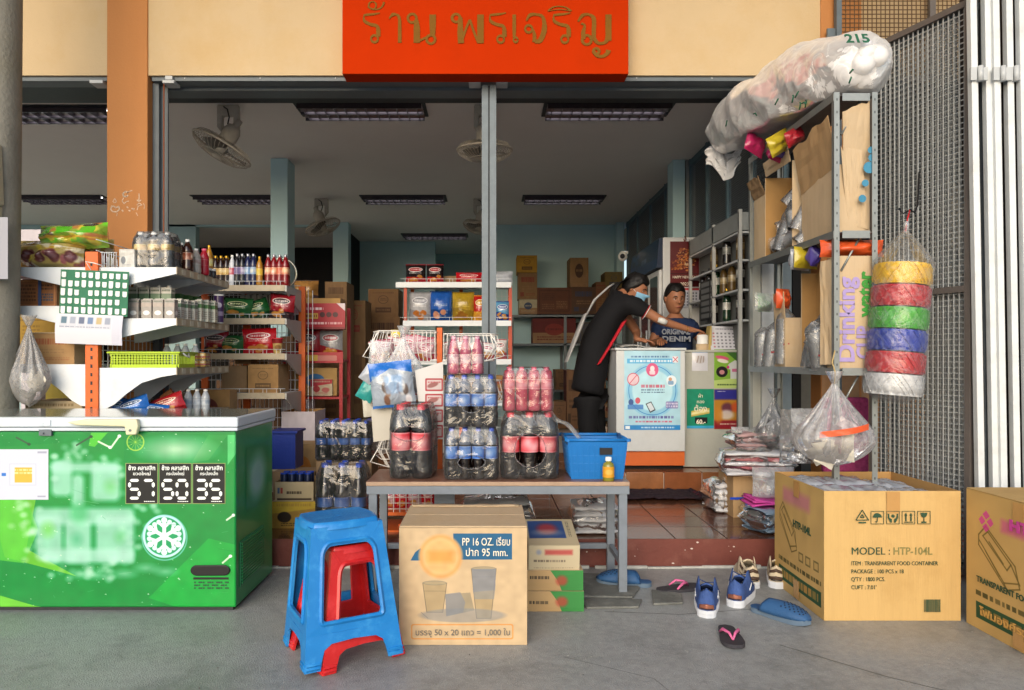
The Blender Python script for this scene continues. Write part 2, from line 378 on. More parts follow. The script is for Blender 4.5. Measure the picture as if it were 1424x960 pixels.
# broken thin slabs of screed in front of the bench
M_screed=mat('loose_screed','#6a6b66',.75,var=.25,vscale=6,bump=.4,bscale=50,dirt='#9a9a93',dscale=9,damt=.5)
for i,pts in enumerate(([(.42,3.62),(.72,3.6),(.79,3.76),(.70,3.98),(.45,4.02)],[(.47,3.45),(.72,3.46),(.76,3.57),(.44,3.585)],[(.80,3.5),(.95,3.52),(.98,3.66),(.84,3.72)])):
 b=MB();b.prism(pts,.0005,.012,0,plane='xy')
 tag(b.build('screed_slab',M_screed,bevel=.004),
 ('large broken grey screed slab under the bench end','flat grey screed slab with cracked edge in front of bench leg','small crumbled grey screed piece beside the bench leg')[i],'slab','broken screed slabs by the bench')
 # porch step with glazed tiles
SY,PZ,SY2,FZ=4.14,.165,5.66,.311
b=MB();b.box(-8,2.24,SY+.012,SY2+.02,0,PZ-.012);b.box(-8,2.24,SY,SY+.012,.012,PZ)
b.box(2.24,6,SY+.3,SY2+.02,0,PZ-.012)
porch=structure(b.build('porch',[M_riser]))
b=MB() # smeared white paint along its foot
rr=random.Random(3);x=-1.3
while x<2.2:
 w=rr.uniform(.05,.22);b.box(x,min(x+w,2.23),SY-.012-rr.uniform(0,.008),SY-.0005,.0005,rr.uniform(.008,.02));x+=w+(rr.uniform(0,.04)if rr.random()<.4 else 0)
structure(b.build('paint_smear',mat('white_paint_smear','#b9b9b2',.8,var=.2,vscale=30),porch))
b=MB() # chips in the riser's paint
for k in range(26):
 x=rr.uniform(.2,2.2);z=rr.uniform(.02,.15);s=rr.choice((.0015,.002,.003,.006))
 b.prism([(x+s*math.cos(a)*rr.uniform(.5,1.6),z+s*math.sin(a)*rr.uniform(.4,1))for a in(0,1,2,3,4,5.2)],SY-.0012,SY-.0004)
structure(b.build('paint_chip',mat('chipped_white','#c9bdb5',.8),porch))['kind']='stuff'
me_t=[]
for i in range(3):
 b=MB();b.box(0,.294,0,.294,0,.012);me_t.append(b.build('tile',[M_tiles[i]],porch,bevel=.003))
first=[True]*3
for iy in range(5):
 for ix in range(13):
  x=-1.62+ix*.3;y=SY+iy*.3+.004
  if x+.294>2.24:continue
  k=rr.randrange(3)
  o=me_t[k]
  if not first[k]:o=me_t[k].copy();COL.objects.link(o)
  first[k]=False;o.location=(x,y,PZ-.012+rr.uniform(0,.0012));o.rotation_euler=(rr.uniform(-.002,.002),rr.uniform(-.002,.002),0)
  # the shop floor, one step up
b=MB();b.box(-8,2.1,SY2+.014,15,-.02,FZ-.01)
M_floor=mat('shop_floor_tiles','#cbc4bc',.3,var=.25,vscale=2,bump=.05,coat=.3)
fl=structure(b.build('shop_floor',M_floor))
me_t=[]
for i in range(2):
 b=MB();b.box(0,.294,0,.014,0,.146);me_t.append(b.build('tile',[M_otile[i]],fl,bevel=.003))
first=[True]*2
for ix in range(13):
 k=ix%2;o=me_t[k]
 if not first[k]:o=o.copy();COL.objects.link(o)
 first[k]=False;o.location=(-1.62+ix*.3,SY2-.001*(ix%3),PZ)
me_t=[]
for i in range(2):
 b=MB();b.box(0,.294,0,.294,0,.01);me_t.append(b.build('tile',[M_otile[i]],fl,bevel=.003))
first=[True]*2
for iy in range(4):
 for ix in range(13):
  k=(ix+iy)%2;o=me_t[k]
  if not first[k]:o=o.copy();COL.objects.link(o)
  first[k]=False;o.location=(-1.62+ix*.3,SY2+.004+iy*.3,FZ-.01+.0008*((ix*3+iy)%2))
  # the building
FY,LZ,CZ=4.95,3.155,3.3 # facade front, lintel, ceiling
RX=2.07 # party wall
bl=thing('shop_building','cream and orange shopfront building with a wide open ground floor','building')
b=MB();b.box(-12,2.28,FY,FY+.13,LZ,7.5);b.box(2.56,12,FY,FY+.13,LZ,7.5)
b.build('wall',[M_beige],bl)
for m_,col in((M_beige,'#b89a6c'),(M_orange,'#9c6838')):
 n=m_.node_tree.nodes;l=m_.node_tree.links;pb=n["Principled BSDF"];src=pb.inputs["Base Color"].links[0].from_socket;tc=n.new("ShaderNodeTexCoord");mp=n.new("ShaderNodeMapping");mp.inputs["Scale"].default_value=(2.2,2.2,.5);l.new(tc.outputs["Object"],mp.inputs[0]);z=n.new("ShaderNodeTexNoise");z.inputs["Scale"].default_value=2.2;z.inputs["Detail"].default_value=8;l.new(mp.outputs[0],z.inputs["Vector"])
 r=n.new("ShaderNodeValToRGB");r.color_ramp.elements[0].position=.52;r.color_ramp.elements[1].position=.75;r.color_ramp.elements[0].color=(0,0,0,1);r.color_ramp.elements[1].color=(.2,.2,.2,1);l.new(z.outputs["Fac"],r.inputs[0]);x=n.new("ShaderNodeMixRGB");x.inputs[2].default_value=lin(col);l.new(r.outputs[0],x.inputs[0]);l.new(src,x.inputs[1]);l.new(x.outputs[0],pb.inputs["Base Color"])
b=MB();b.box(-2.625,-2.345,FY-.012,FY+.15,PZ-.02,7.5,0);b.build('column',[M_orange],bl,bevel=.006)
b=MB();b.box(2.28,2.56,FY-.012,FY+.15,0,7.5,0);b.build('column',[M_orange],bl,bevel=.006)
b=MB();b.box(-9.2,-8.9,FY-.012,FY+.15,0,7.5,0);b.build('column',[M_orange],bl,bevel=.006)
# small white painted marks on the orange column
PM=MB();mk=lambda x,y:(X(140+x/14.77,FY-.013),Z(250+y/14.77,FY-.013))
for pts,w in(([(560,262),(505,245),(455,290),(470,345),(530,350),(560,320)],.009),([(540,270),(590,240),(645,225)],.005),([(470,375),(440,440),(480,495),(530,450),(575,440)],.005),([(250,450),(290,385),(325,450),(290,480),(250,450)],.004),([(230,540),(205,610),(250,660),(330,660),(390,610),(370,550),(310,580),(270,545),(225,560)],.008),([(340,690),(330,745)],.004),([(787,290),(790,350),(785,420)],.006),([(750,420),(785,450),(825,420)],.007),([(745,520),(790,480),(850,520),(770,545),(750,620)],.005),([(880,490),(900,540),(892,600)],.004),([(730,680),(760,740)],.004),([(440,630),(460,648)],.009),([(540,560),(562,578)],.008),([(580,632),(605,645)],.008),([(640,590),(670,615),(690,600)],.008)):
 q=[mk(*p)for p in pts]
 for(x0,z0),(x1,z1)in zip(q,q[1:]):
  d=Vector((x1-x0,z1-z0));d.normalize();n_=Vector((-d.y,d.x))*w/2;e_=d*w*.3
  PM.prism([(x0+n_.x-e_.x,z0+n_.y-e_.y),(x0-n_.x-e_.x,z0-n_.y-e_.y),(x1-n_.x+e_.x,z1-n_.y+e_.y),(x1+n_.x+e_.x,z1+n_.y+e_.y)],FY-.0135-.0001*len(PM.f)%.0006,FY-.0122)
PM.build('painted_mark',mat('white_daub','#dcc3a8',.8,var=.35,vscale=60),bl,kind='stuff')
# ceiling, interior walls
b=MB();b.box(-12,RX+.12,FY+.14,14.6,CZ,CZ+.2);b.build('ceiling',[M_ceil],bl)
b=MB();b.box(-12,RX,FY+.3,FY+.62,3.185,CZ-.001);b.build('beam',[M_dark],bl)
b=MB()
b.box(-.085,RX,11.2,11.35,FZ,CZ-.002);b.box(-.085,.05,11.35,14.5,FZ,CZ-.002)
b.box(-2.39,-.96,12.8,12.95,FZ,CZ-.002);b.box(-2.6,.0,14.3,14.45,FZ,CZ-.002)
b.box(-5.06,-4.57,11.2,11.35,FZ,CZ-.002);b.box(-12,-6.2,11.2,11.35,FZ,CZ-.002)
b.box(-6.2,-2.41,11.2,11.3,3.27,CZ-.002)
b.build('interior_wall',[M_blue],bl)
b=MB();b.box(-12,-2.4,13.5,13.6,FZ,CZ);b.box(-2.4,-2.3,11.36,14.3,FZ,CZ);b.box(-12.1,-12,FY+.2,13.5,0,CZ);b.build('back_room_wall',[M_black],bl)  # back room walls coloured black to give the darkness in the openings
for(x0,x1,y0,y1)in((-2.28,-2.10,7.5,7.78),(-2.39,-2.15,11.0,11.2),(1.93,2.06,7.55,7.78),(RX-.12,RX-.001,11.0,11.199)):
 b=MB();b.box(x0,x1,y0,y1,FZ,CZ-.001);b.build('interior_column',[M_blue],bl,bevel=.008)
 # party wall: white below, steel mesh above
b=MB();b.box(RX,RX+.1,FY+.16,7.55,FZ,2.30);b.box(RX,RX+.1,7.78,11.3,FZ,2.3)
b.box(RX,RX+.1,7.551,7.779,FZ,CZ-.003)
b.build('party_wall',[mat('party_wall_paint','#8f9390',.7,var=.08,dirt='#777977',dscale=2,damt=.4)],bl)
b=MB()
for y in(5.12,5.75,6.35,6.95,7.53,7.8,8.6,9.4,10.2,10.95):b.box(RX+.03,RX+.07,y,y+.035,2.3,CZ-.002)
b.box(RX+.025,RX+.075,FY+.16,10.99,2.3,2.335);b.box(RX+.025,RX+.075,FY+.16,10.99,3.22,3.28)
b.build('grille_frame',[mat('blue_grey_steel','#5d737b',.5,metal=.3)],bl)
b=MB()
for k in range(46):
 z=2.345+k*.019
 b.tube([(RX+.05,FY+.16,z),(RX+.05,7.54,z)],.0024,4)
for k in range(140):
 y=FY+.17+k*.0185
 b.tube([(RX+.054,y,2.33),(RX+.054,y,3.23)],.0014,4)
for k in range(40):
 z=2.345+k*.022;b.tube([(RX+.05,7.8,z),(RX+.05,10.96,z)],.0028,4)
for k in range(70):
 y=7.81+k*.045;b.tube([(RX+.054,y,2.33),(RX+.054,y,3.23)],.003,4)
b.build('grille_mesh',[mat('grille_wire','#6d7274',.5,metal=.6)],bl,kind='stuff')
# the neighbouring unit seen through the grilles: a plain dim room
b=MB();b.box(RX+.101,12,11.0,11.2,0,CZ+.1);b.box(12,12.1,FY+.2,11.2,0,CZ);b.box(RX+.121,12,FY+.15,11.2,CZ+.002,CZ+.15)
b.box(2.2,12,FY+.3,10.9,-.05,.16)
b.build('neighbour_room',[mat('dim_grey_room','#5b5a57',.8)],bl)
b=MB();b.box(2.63,3.1,FY+.17,FY+.2,.17,1.12);b.build('tiled_dado',[mat('tan_tile','#a9805a',.4,var=.2)],bl)
# canopy over the pavement: the shade the whole front stands in
b=MB();b.box(-12,12,1.6,FY,5.4,5.6);b.build('canopy',[mat('canopy_soffit','#c9c4b8',.8)],bl)
# upper storey carries on behind
b=MB();b.box(-12,12,FY+.13,15,3.52,7.5);b.build('upper_storey',[M_beige],bl)
b=MB();b.box(2.75,12,FY+.15,15,CZ+.16,3.519);b.build('floor_slab',[M_beige],bl)
# shutter track, sliding post, frame channels
tr=thing('shutter_track','long dark steel shutter track under the cream lintel','track')
b=MB();b.box(-2.33,2.27,FY+.02,FY+.14,LZ-.03,LZ-.002);b.box(-2.33,2.27,FY+.145,FY+.30,LZ-.05,LZ+.02);b.build('channel',[M_greysteel],tr)
b=MB()
for k in range(9):b.sphere((-2.1+k*.52,FY+.02,LZ-.012),.007,6,0,4)
b.build('bolt',[M_silver],tr,kind='stuff')
for x in(X(236,FY),X(662,FY),X(700,FY)):
 b=MB();b.box(x-.05,x+.03,FY-.0,FY+.1,LZ-.052,LZ-.031);b.box(x-.03,x+.02,FY-.006,FY+.016,LZ-.031,LZ-.004);b.build('bracket',[M_silver],tr,bevel=.002)
tl=thing('shutter_track','short dark steel shutter track over the far west opening','track')
b=MB();b.box(-9,-2.64,FY+.02,FY+.14,LZ-.03,LZ-.002);b.build('channel',[M_greysteel],tl)
b=MB();b.box(-2.75,-2.66,FY+.0,FY+.1,LZ-.052,LZ-.031);b.build('bracket',[M_silver],tl)
pt=thing('shutter_post','tall grey double channel steel post standing mid opening','post')
for x0,x1 in((-.05,-.006),(.006,.05)):
 b=MB();b.prism([(x0,FY+.03),(x1,FY+.03),(x1,FY+.1),(x1-.008,FY+.1),(x1-.008,FY+.038),(x0+.008,FY+.038),(x0+.008,FY+.1),(x0,FY+.1)],PZ,LZ-.053,plane='xy')
 b.build('channel',[M_steel],pt)
b=MB();b.box(-.006,.006,FY+.045,FY+.09,PZ,LZ-.053);b.build('slot',[M_dark],pt)
jb=thing('shutter_jamb','dark steel guide channel with rusty cable beside orange column','channel')
b=MB();b.box(-2.343,-2.30,FY+.06,FY+.2,PZ,LZ-.03);b.box(-2.30,-2.255,FY+.10,FY+.115,PZ,LZ-.03);b.build('channel',[M_greysteel],jb)
b=MB();b.tube([(-2.26,FY+.05,PZ),(-2.262,FY+.05,1.8),(-2.26,FY+.05,LZ-.03)],.005,6);b.build('cable',[mat('rusty_cable','#8a4a2b',.7)],jb)
# red shop sign
sg=thing('shop_sign','big vermilion signboard with brown Thai lettering on cream wall','sign',(0,0,0))
sy=4.80
sx0,sx1,sz0=X(476,sy),X(874,sy),Z(103,sy)
b=MB();b.box(sx0,sx1,sy,FY-.005,sz0,sz0+.92)
b.build('board',[mat('vermilion_paint','#b62e00',.8,var=.06,vscale=2,bump=.04,spec=.06,dirt='#9c2a02',dscale=3,damt=.3)],sg,bevel=.003)
M_gold=mat('brown_gold_letter','#7a5216',.6,var=.1,spec=.1)
GL={ # looped Thai letters as centre-line strokes: (points, widths) in a 0..1 box
'ro':[([(.08,.98),(.3,1.0),(.6,1.02),(.88,1.06)],[.05,.07,.06,.03]),([(.1,.97),(.12,.78),(.4,.66),(.72,.6),(.8,.45),(.8,.22)],[.04,.1,.09,.1,.17,.17]),('o',.62,.14,.17)],
'aa':[([(.12,.86),(.3,.99),(.55,1.0),(.72,.86),(.74,.5),(.74,0)],[.04,.1,.07,.14,.17,.17])],
'no':[('o',.17,.87,.14),([(.3,.82),(.32,.5),(.32,0)],[.1,.17,.17]),([(.3,.04),(.5,.12),(.72,.24),(.8,.3)],[.1,.06,.06,.08]),([(.84,1.0),(.84,.6),(.84,.24)],[.17,.17,.12]),('o',.78,.12,.14)],
'pho':[('o',.12,.88,.12),([(.25,.9),(.25,.4),(.27,0)],[.1,.15,.15]),([(.27,.0),(.42,.5),(.54,.82)],[.06,.06,.06]),([(.54,.82),(.66,.4),(.8,0)],[.06,.06,.06]),([(.86,1.0),(.86,.5),(.86,0)],[.16,.16,.16])],
'e':[([(.4,1.0),(.4,.5),(.4,.2)],[.2,.2,.16]),('o',.5,.12,.16)],
'jo':[([(.1,.78),(.25,.98),(.55,1.0),(.8,.9),(.86,.5),(.7,.12),(.45,.04)],[.05,.1,.07,.1,.18,.16,.06]),('o',.2,.5,.15),([(.36,.5),(.44,.3),(.44,.04)],[.06,.12,.14])],
'yo':[([(.05,.76),(.18,.97),(.36,1.0),(.5,.86),(.5,.4),(.5,.2)],[.04,.09,.06,.1,.1,.1]),('o',.3,.13,.13),([(.14,.7),(.24,.62),(.2,.4),(.2,.15)],[.06,.05,.1,.1]),([(.5,.2),(.62,.02),(.82,.04),(.9,.2)],[.1,.08,.08,.12]),([(.92,1.0),(.92,.5),(.92,.1)],[.14,.14,.14]),([(.5,-.24),(.58,-.4),(.74,-.44),(.88,-.34),(.92,-.22)],[.05,.09,.08,.1,.12]),('o',.57,-.26,.08)],
'tho':[([(.0,.18),(.3,.0),(.62,.05),(.8,.3),(.85,.55)],[.04,.1,.07,.08,.1]),('o',.25,.3,.2)],
'i':[([(.0,.02),(.2,.32),(.5,.42),(.8,.3),(1.0,.0)],[.05,.08,.08,.08,.1]),([(.0,.0),(.5,.14),(1.0,.0)],[.05,.05,.06])],
}
def stroke(b,pts,ws,T,y):
 P2=[Vector(p)for p in pts];Q=[];Wd=[]
 for i in range(len(P2)-1): # Catmull-Rom
  p0=P2[max(i-1,0)];p1=P2[i];p2=P2[i+1];p3=P2[min(i+2,len(P2)-1)]
  for k in range(6):
   t=k/6;Q.append(.5*((2*p1)+(p2-p0)*t+(2*p0-5*p1+4*p2-p3)*t*t+(3*p1-p0-3*p2+p3)*t**3));Wd.append(ws[i]*(1-t)+ws[i+1]*t)
 Q.append(P2[-1]);Wd.append(ws[-1])
 L=[];Rr=[]
 for i,q in enumerate(Q):
  d=(Q[min(i+1,len(Q)-1)]-Q[max(i-1,0)]).normalized();nrm=Vector((-d.y,d.x))*Wd[i]*.62
  a=T(q+nrm);c=T(q-nrm)
  L.append((b.add((a[0],y,a[1])),b.add((a[0],y+.004,a[1]))));Rr.append((b.add((c[0],y,c[1])),b.add((c[0],y+.004,c[1]))))
 for i in range(len(Q)-1):
  b.face([L[i][0],L[i+1][0],Rr[i+1][0],Rr[i][0]]);b.face([L[i][1],L[i+1][1],L[i+1][0],L[i][0]]);b.face([Rr[i][0],Rr[i+1][0],Rr[i+1][1],Rr[i][1]])
 b.face([L[0][0],Rr[0][0],Rr[0][1],L[0][1]]);b.face([Rr[-1][0],L[-1][0],L[-1][1],Rr[-1][1]])
def glyph(key,u0,u1,v0,v1,n=[0]):
 """letter box in pixels of the signboard's zoomed picture (440..920 x 0..120 at 2.967)"""
 b=MB();y=sy-.0045-.0001*n[0];n[0]+=1
 f=lambda q:(X(440+(u0+(u1-u0)*q[0])/2.967,sy),Z((v1+(v0-v1)*q[1])/2.967,sy))
 k=0
 for s in GL[key]:
  k+=1
  if s[0]=='o':
   _,cx,cy_,r=s;asp=(u1-u0)/(v1-v0)if v1!=v0 else 1
   pts=[(cx+r*math.cos(a),cy_+r*asp*math.sin(a))for a in[2*PI*i/14 for i in range(15)]]
   stroke(b,pts,[.07]*15,f,y-.00015*k)
  else:stroke(b,s[0],s[1],f,y-.00015*k)
 b.build('letter',[M_gold],sg)
glyph('ro',188,272,62,178);glyph('tho',212,290,-14,40);glyph('aa',292,362,62,178);glyph('no',374,500,62,178)
glyph('pho',560,696,62,180);glyph('ro',708,792,62,180);glyph('e',792,852,62,180);glyph('jo',856,954,62,180)
glyph('ro',970,1058,62,180);glyph('i',955,1050,0,48);glyph('yo',1072,1216,62,182)
# ceiling lights and wall fans
M_mirror=mat('mirror_louvre','#8f8c92',.3,metal=.95,var=.05,bump=.05)
M_tube=mat('fluorescent_tube_added_glow','#fbf6f4',.25,var=.02,bump=0,emit=4.)  # tubes taken as off; the glow is added to brighten the interior
def troffer(label,px0,px1,Y0,d=.3,wd=None):
 x0=X(px0,Y0);x1=X(px1,Y0)if wd is None else x0+wd
 t=thing('ceiling_light',label,'light',(0,0,0),0,'recessed ceiling lights')
 z=CZ
 b=MB();b.box(x0-.03,x1+.03,Y0-.03,Y0,z-.012,z-.001);b.box(x0-.03,x1+.03,Y0+d,Y0+d+.03,z-.012,z-.001)
 b.box(x0-.03,x0,Y0,Y0+d,z-.012,z-.001);b.box(x1,x1+.03,Y0,Y0+d,z-.012,z-.001);b.build('frame',[M_dark],t)
 b=MB()
 for i in range(2):
  y=Y0+d*(.02+.48*i)
  b.grid(lambda u,v:(x0+(x1-x0)*u,y+d*.47*v,z-.004-.03*(2*v-1)**2+.0),1,8,0)
 b.build('reflector',[M_mirror],t);b=MB()
 for f in(0.,.5,1.):b.box(x0,x1,Y0+d*f-.004,Y0+d*f+.004,z-.056,z-.0125)
 b.build('side_louvre',[mat('dark_louvre','#4a464c',.3,metal=.8,bump=0)],t)
 for i in range(2):
  b=MB();y=Y0+d*(.255+.48*i);b.tube([(x0+.02,y,z-.012),(x1-.02,y,z-.012)],.009,8);b.build('tube',[M_tube],t)
 for k in range(12):
  b=MB();x=x0+(x1-x0)*(k+.5)/12;b.box(x-.002,x+.002,Y0+.004,Y0+d-.004,z-.055,z-.005);b.build('louvre',[M_mirror],t)
for lab,a,c,y in(('recessed louvred ceiling light in the front row, beside the nearest fan',412,586,5.86),('recessed louvred ceiling light in the front row nearest the mesh partition',762,935,5.86),
('recessed ceiling light behind the blue column in second row',268,378,9.2),('recessed ceiling light between two far fans in second row',503,617,9.2),('recessed ceiling light in second row nearest the mesh partition',730,840,9.2),
('smallest ceiling light, deepest in the shop',560,648,12.0),('recessed louvred light in the west bay, front row',-52,148,5.95),('dim recessed light in the west bay behind the front one',22,140,9.2)):
 troffer(lab,a,c,y)
M_fan=mat('aged_white_plastic','#b5aea2',.45,var=.08,dirt='#7d756a',dscale=8,damt=.4)
M_fang=mat('fan_wire','#a89f92',.4,var=.1)
M_blade=mat('smoky_fan_blade','#5d5a55',.35,var=.1)
def fan(label,px,pyt,Y,D,tilt,roll):
 """ceiling bracket, arm, motor, two dished wire guards and a three-blade rotor"""
 x=X(px,Y);t=thing('ceiling_fan',label,'fan',(x,Y,CZ),0,'oscillating fans under the ceiling')
 b=MB();b.prism([(-.09,-.001),(.09,-.001),(.09,-.18),(.045,-.24),(.045,-.09),(-.045,-.09),(-.045,-.24),(-.09,-.18)],-.03,.03);b.build('bracket',[M_fan],t,bevel=.012)
 b=MB();b.tube([(-.03,-.03,-.02),(.01,-.06,-.05),(.03,-.07,-.12),(.01,-.05,-.17)],.006,6);b.build('cord',[M_dark],t)
 Mx=Matrix.Translation((0,-.04,-.30))@Matrix.Rotation(roll,4,'Y')@Matrix.Rotation(tilt,4,'X')
 b=MB();b.M=Mx;b.lathe([(.001,-.03),(.05,-.03),(.07,.0),(.07,.09),(.05,.13),(.001,.135)],16);b.tube([(0,0,.1),(0,.01,.2)],.03,8);b.build('motor',[M_fan],t)
 r=D/2
 b=MB();b.M=Mx
 for k in range(44):
  a=2*PI*k/44;c,s=math.cos(a),math.sin(a)
  b.tube([(c*.05,s*.05,-.16),(c*r*.7,s*r*.7,-.145),(c*r*.95,s*r*.95,-.11),(c*r,s*r,-.08)],.0022,4)
  b.tube([(c*r,s*r,-.08),(c*r*.9,s*r*.9,-.04),(c*.07,s*.07,-.02)],.0022,4)
 ring=lambda q,z,t_:b.tube([(q*math.cos(2*PI*i/40),q*math.sin(2*PI*i/40),z)for i in range(40)],t_,6,closed=True)
 ring(r,-.08,.009);ring(r*.55,-.152,.003)
 b.build('guard',[M_fang],t)
 b=MB();b.M=Mx;b.lathe([(.001,-.168),(.04,-.168),(.055,-.155),(.055,-.148),(.001,-.148)],16);b.build('badge',[M_fan],t)
 b=MB();b.M=Mx;b.lathe([(.001,-.12),(.04,-.12),(.045,-.06),(.001,-.05)],14);b.build('hub',[M_fan],t)
 for k in range(3):
  b=MB();b.M=Mx@Matrix.Rotation(2*PI*k/3+.4,4,'Z')
  b.grid(lambda u,v:(.03+(r*.86-.03)*v,(u-.5)*(.05+.13*math.sin(PI*min(1,v*.75+.12))),-.09+(u-.5)*.05),4,6);b.build('blade',[M_blade],t,solid=.003)
fan('nearest fan, tilted steeply, hanging beside the orange column',318,145,5.95,.50,R(-8),R(27))
fan('near fan partly hidden behind the grey steel post',674,150,5.95,.45,R(2),R(0))
fan('far fan tilted up beside the pale blue column',447,275,9.4,.46,R(-4),R(-22))
fan('far fan partly hidden behind the grey steel post',668,275,9.4,.42,R(-4),R(14))
# builders shared by many things
M_card=mat('cardboard_tan','#a98a63',.8,var=.07,vscale=7,bump=.12,bscale=26,stretch=(5,5,.4),dirt='#a27a48',dscale=4,damt=.35)
M_card2=mat('cardboard_pale','#bca585',.8,var=.06,vscale=7,bump=.12,bscale=26,stretch=(5,5,.4),dirt='#b3915f',dscale=4,damt=.4)
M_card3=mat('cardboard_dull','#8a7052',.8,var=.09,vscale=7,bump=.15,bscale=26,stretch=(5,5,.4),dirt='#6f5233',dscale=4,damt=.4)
M_cardy=mat('cardboard_gold','#c19f66',.72,var=.06,vscale=7,bump=.15,bscale=26,stretch=(5,5,.4),dirt='#a5824a',dscale=2.5,damt=.5)
M_cardin=mat('cardboard_inside','#a9824f',.85,var=.08,bump=.1)
M_cgrey=mat('cardboard_grey','#b9b3a6',.8,var=.06,bump=.06)
M_tape=mat('packing_tape','#b58b55',.2,var=.08,bump=.1,coat=.4)
M_ink=mat('black_ink','#26231f',.7,var=.1,bump=0)
M_inkg=mat('dark_green_ink','#2c4a36',.7,var=.15,bump=0)
M_film=film('clear_film',op=.08,bscale=12.,bump=.6,edge=.3,crease=.15)
M_wrap=film('shrink_wrap',op=.02,bscale=6.5,bump=.4,edge=.14,rough=.07,white=.6,gloss=.85,crease=.05)
M_bag=film('milky_poly_bag',tint='#eef0f2',op=.24,bscale=5.,bump=.35,edge=.35,rough=.14,white=.85,gloss=.5,crease=.12)
M_bagg=film('grey_poly_bag',tint='#c4c2c0',op=.34,bscale=5.,bump=.3,edge=.4,rough=.16,white=.85,gloss=.5,crease=.1)
def sbox(b,x0,x1,y0,y1,z0,z1,m=0,n=5,bulge=.004,seed=0,skip=''):
 """a carton's sides: each a grid that bulges and buckles a little"""
 g=(lambda k:m.get(k,m.get('*',0)))if isinstance(m,dict)else(lambda k:m)
 cx,cy,cz,hx,hy,hz=(x0+x1)/2,(y0+y1)/2,(z0+z1)/2,(x1-x0)/2,(y1-y0)/2,(z1-z0)/2
 for k,N,U,V in(('f',(0,-1,0),(1,0,0),(0,0,1)),('k',(0,1,0),(-1,0,0),(0,0,1)),('l',(-1,0,0),(0,-1,0),(0,0,1)),('r',(1,0,0),(0,1,0),(0,0,1)),('t',(0,0,1),(1,0,0),(0,1,0)),('b',(0,0,-1),(1,0,0),(0,-1,0))):
  if k in skip:continue
  def fn(u,v):
   a,c=2*u-1,2*v-1
   w=bulge*(1-a*a)*(1-c*c)*(1+.8*mnoise.noise((a*1.5+seed,c*1.5+ord(k),seed)))
   if k=='b':w=0
   return tuple(o+h*(N[i]+U[i]*a+V[i]*c)+N[i]*w for i,(o,h)in enumerate(((cx,hx),(cy,hy),(cz,hz))))
  b.grid(fn,n,n,g(k),False)
def carton(label,x0,x1,y0,y1,z0,z1,m=None,front=None,name='carton',cat='carton',group=None,rz=0.,tilt=0.,tape=True,side=None,top=None,seed=None,open_=False,bulge=.004,small=False):
 """closed or open corrugated box: body, flaps, tape; front = canvas material on its near side"""
 m=m or M_card
 cx,cy=(x0+x1)/2,(y0+y1)/2;hx,hy,h=(x1-x0)/2,(y1-y0)/2,z1-z0
 t=thing(name,label,cat,(cx,cy,z0),rz,group,rx=tilt)
 mats=[m,front or m,side or m,top or m,M_cardin];b=MB();sd=seed if seed is not None else random.random()*50
 sbox(b,-hx,hx,-hy,hy,0,h,{'f':1,'l':2,'t':3,'*':0},5,bulge,sd,'t' if open_ else '')
 if open_:
  e=.004
  for q in((-hx+e,hx-e,-hy+e,-hy+e),(hx-e,-hx+e,hy-e,hy-e)):b.quad((q[1],q[2],.01),(q[0],q[2],.01),(q[0],q[3],h),(q[1],q[3],h),4)
  b.quad((-hx+e,-hy+e,.01),(-hx+e,hy-e,.01),(-hx+e,hy-e,h),(-hx+e,-hy+e,h),4);b.quad((hx-e,hy-e,.01),(hx-e,-hy+e,.01),(hx-e,-hy+e,h),(hx-e,hy-e,h),4)
  b.quad((-hx,-hy,h*.3),(hx,-hy,h*.3),(hx,hy,h*.3),(-hx,hy,h*.3),4)
 b.build('body',mats,t,bevel=0 if small else .003)
 if not open_ and not small:
  for s in(-1,1):
   b=MB();b.box(-hx+.001,hx-.001,min(s*.0015,s*hy)+.0005,max(s*.0015,s*hy)-.0005,h+bulge*.2,h+bulge+.0035);b.build('flap',[top or m],t,bevel=.0015)
  if tape:
   b=MB();b.box(-hx-.001,hx+.001,-.024,.024,h+bulge+.0036,h+bulge+.0042);b.box(-hx-.0012-bulge,-hx-.0004,-.024,.024,h*.78,h+bulge+.004);b.build('tape',[M_tape],t)
 return t
def pillow(b,w,h,d,m=0,n=9,wr=.25,seed=0.,crimp=.06,back=True):
 """stuffed bag standing upright, centred at x, base at z=0, front towards -y"""
 for sgn in((-1,1)if back else(-1,)):
  def fn(u,v):
   e=max(0.,math.sin(PI*u))**.45*max(0.,math.sin(PI*min(1,max(0,(v-crimp)/(1-2*crimp)))))**.5
   q=mnoise.noise((u*4+seed,v*4,seed*1.7))*wr+mnoise.noise((u*11+seed,v*11,seed))*wr*.4
   pin=.04*math.sin(PI*v)*abs(2*u-1)
   return((u-.5)*w*(1-pin)+mnoise.noise((v*5,seed,u))*w*.012,sgn*d/2*e*(1+q),v*h+mnoise.noise((u*6,seed,3.))*h*.012)
  b.grid(fn,n,n,m,True,flip=sgn>0)
def bag(label,x,y,z,w,h,d,m,name='snack_bag',cat='bag',group=None,rz=0.,rx=0.,ry=0.,seed=None,n=9,wr=.25):
 b=MB();pillow(b,w,h,d,0,n,wr,seed if seed is not None else random.random()*90)
 o=b.build(name,[m]);o.location=(x,y,z);o.rotation_euler=(rx,ry,rz)
 return tag(o,label,cat,group)
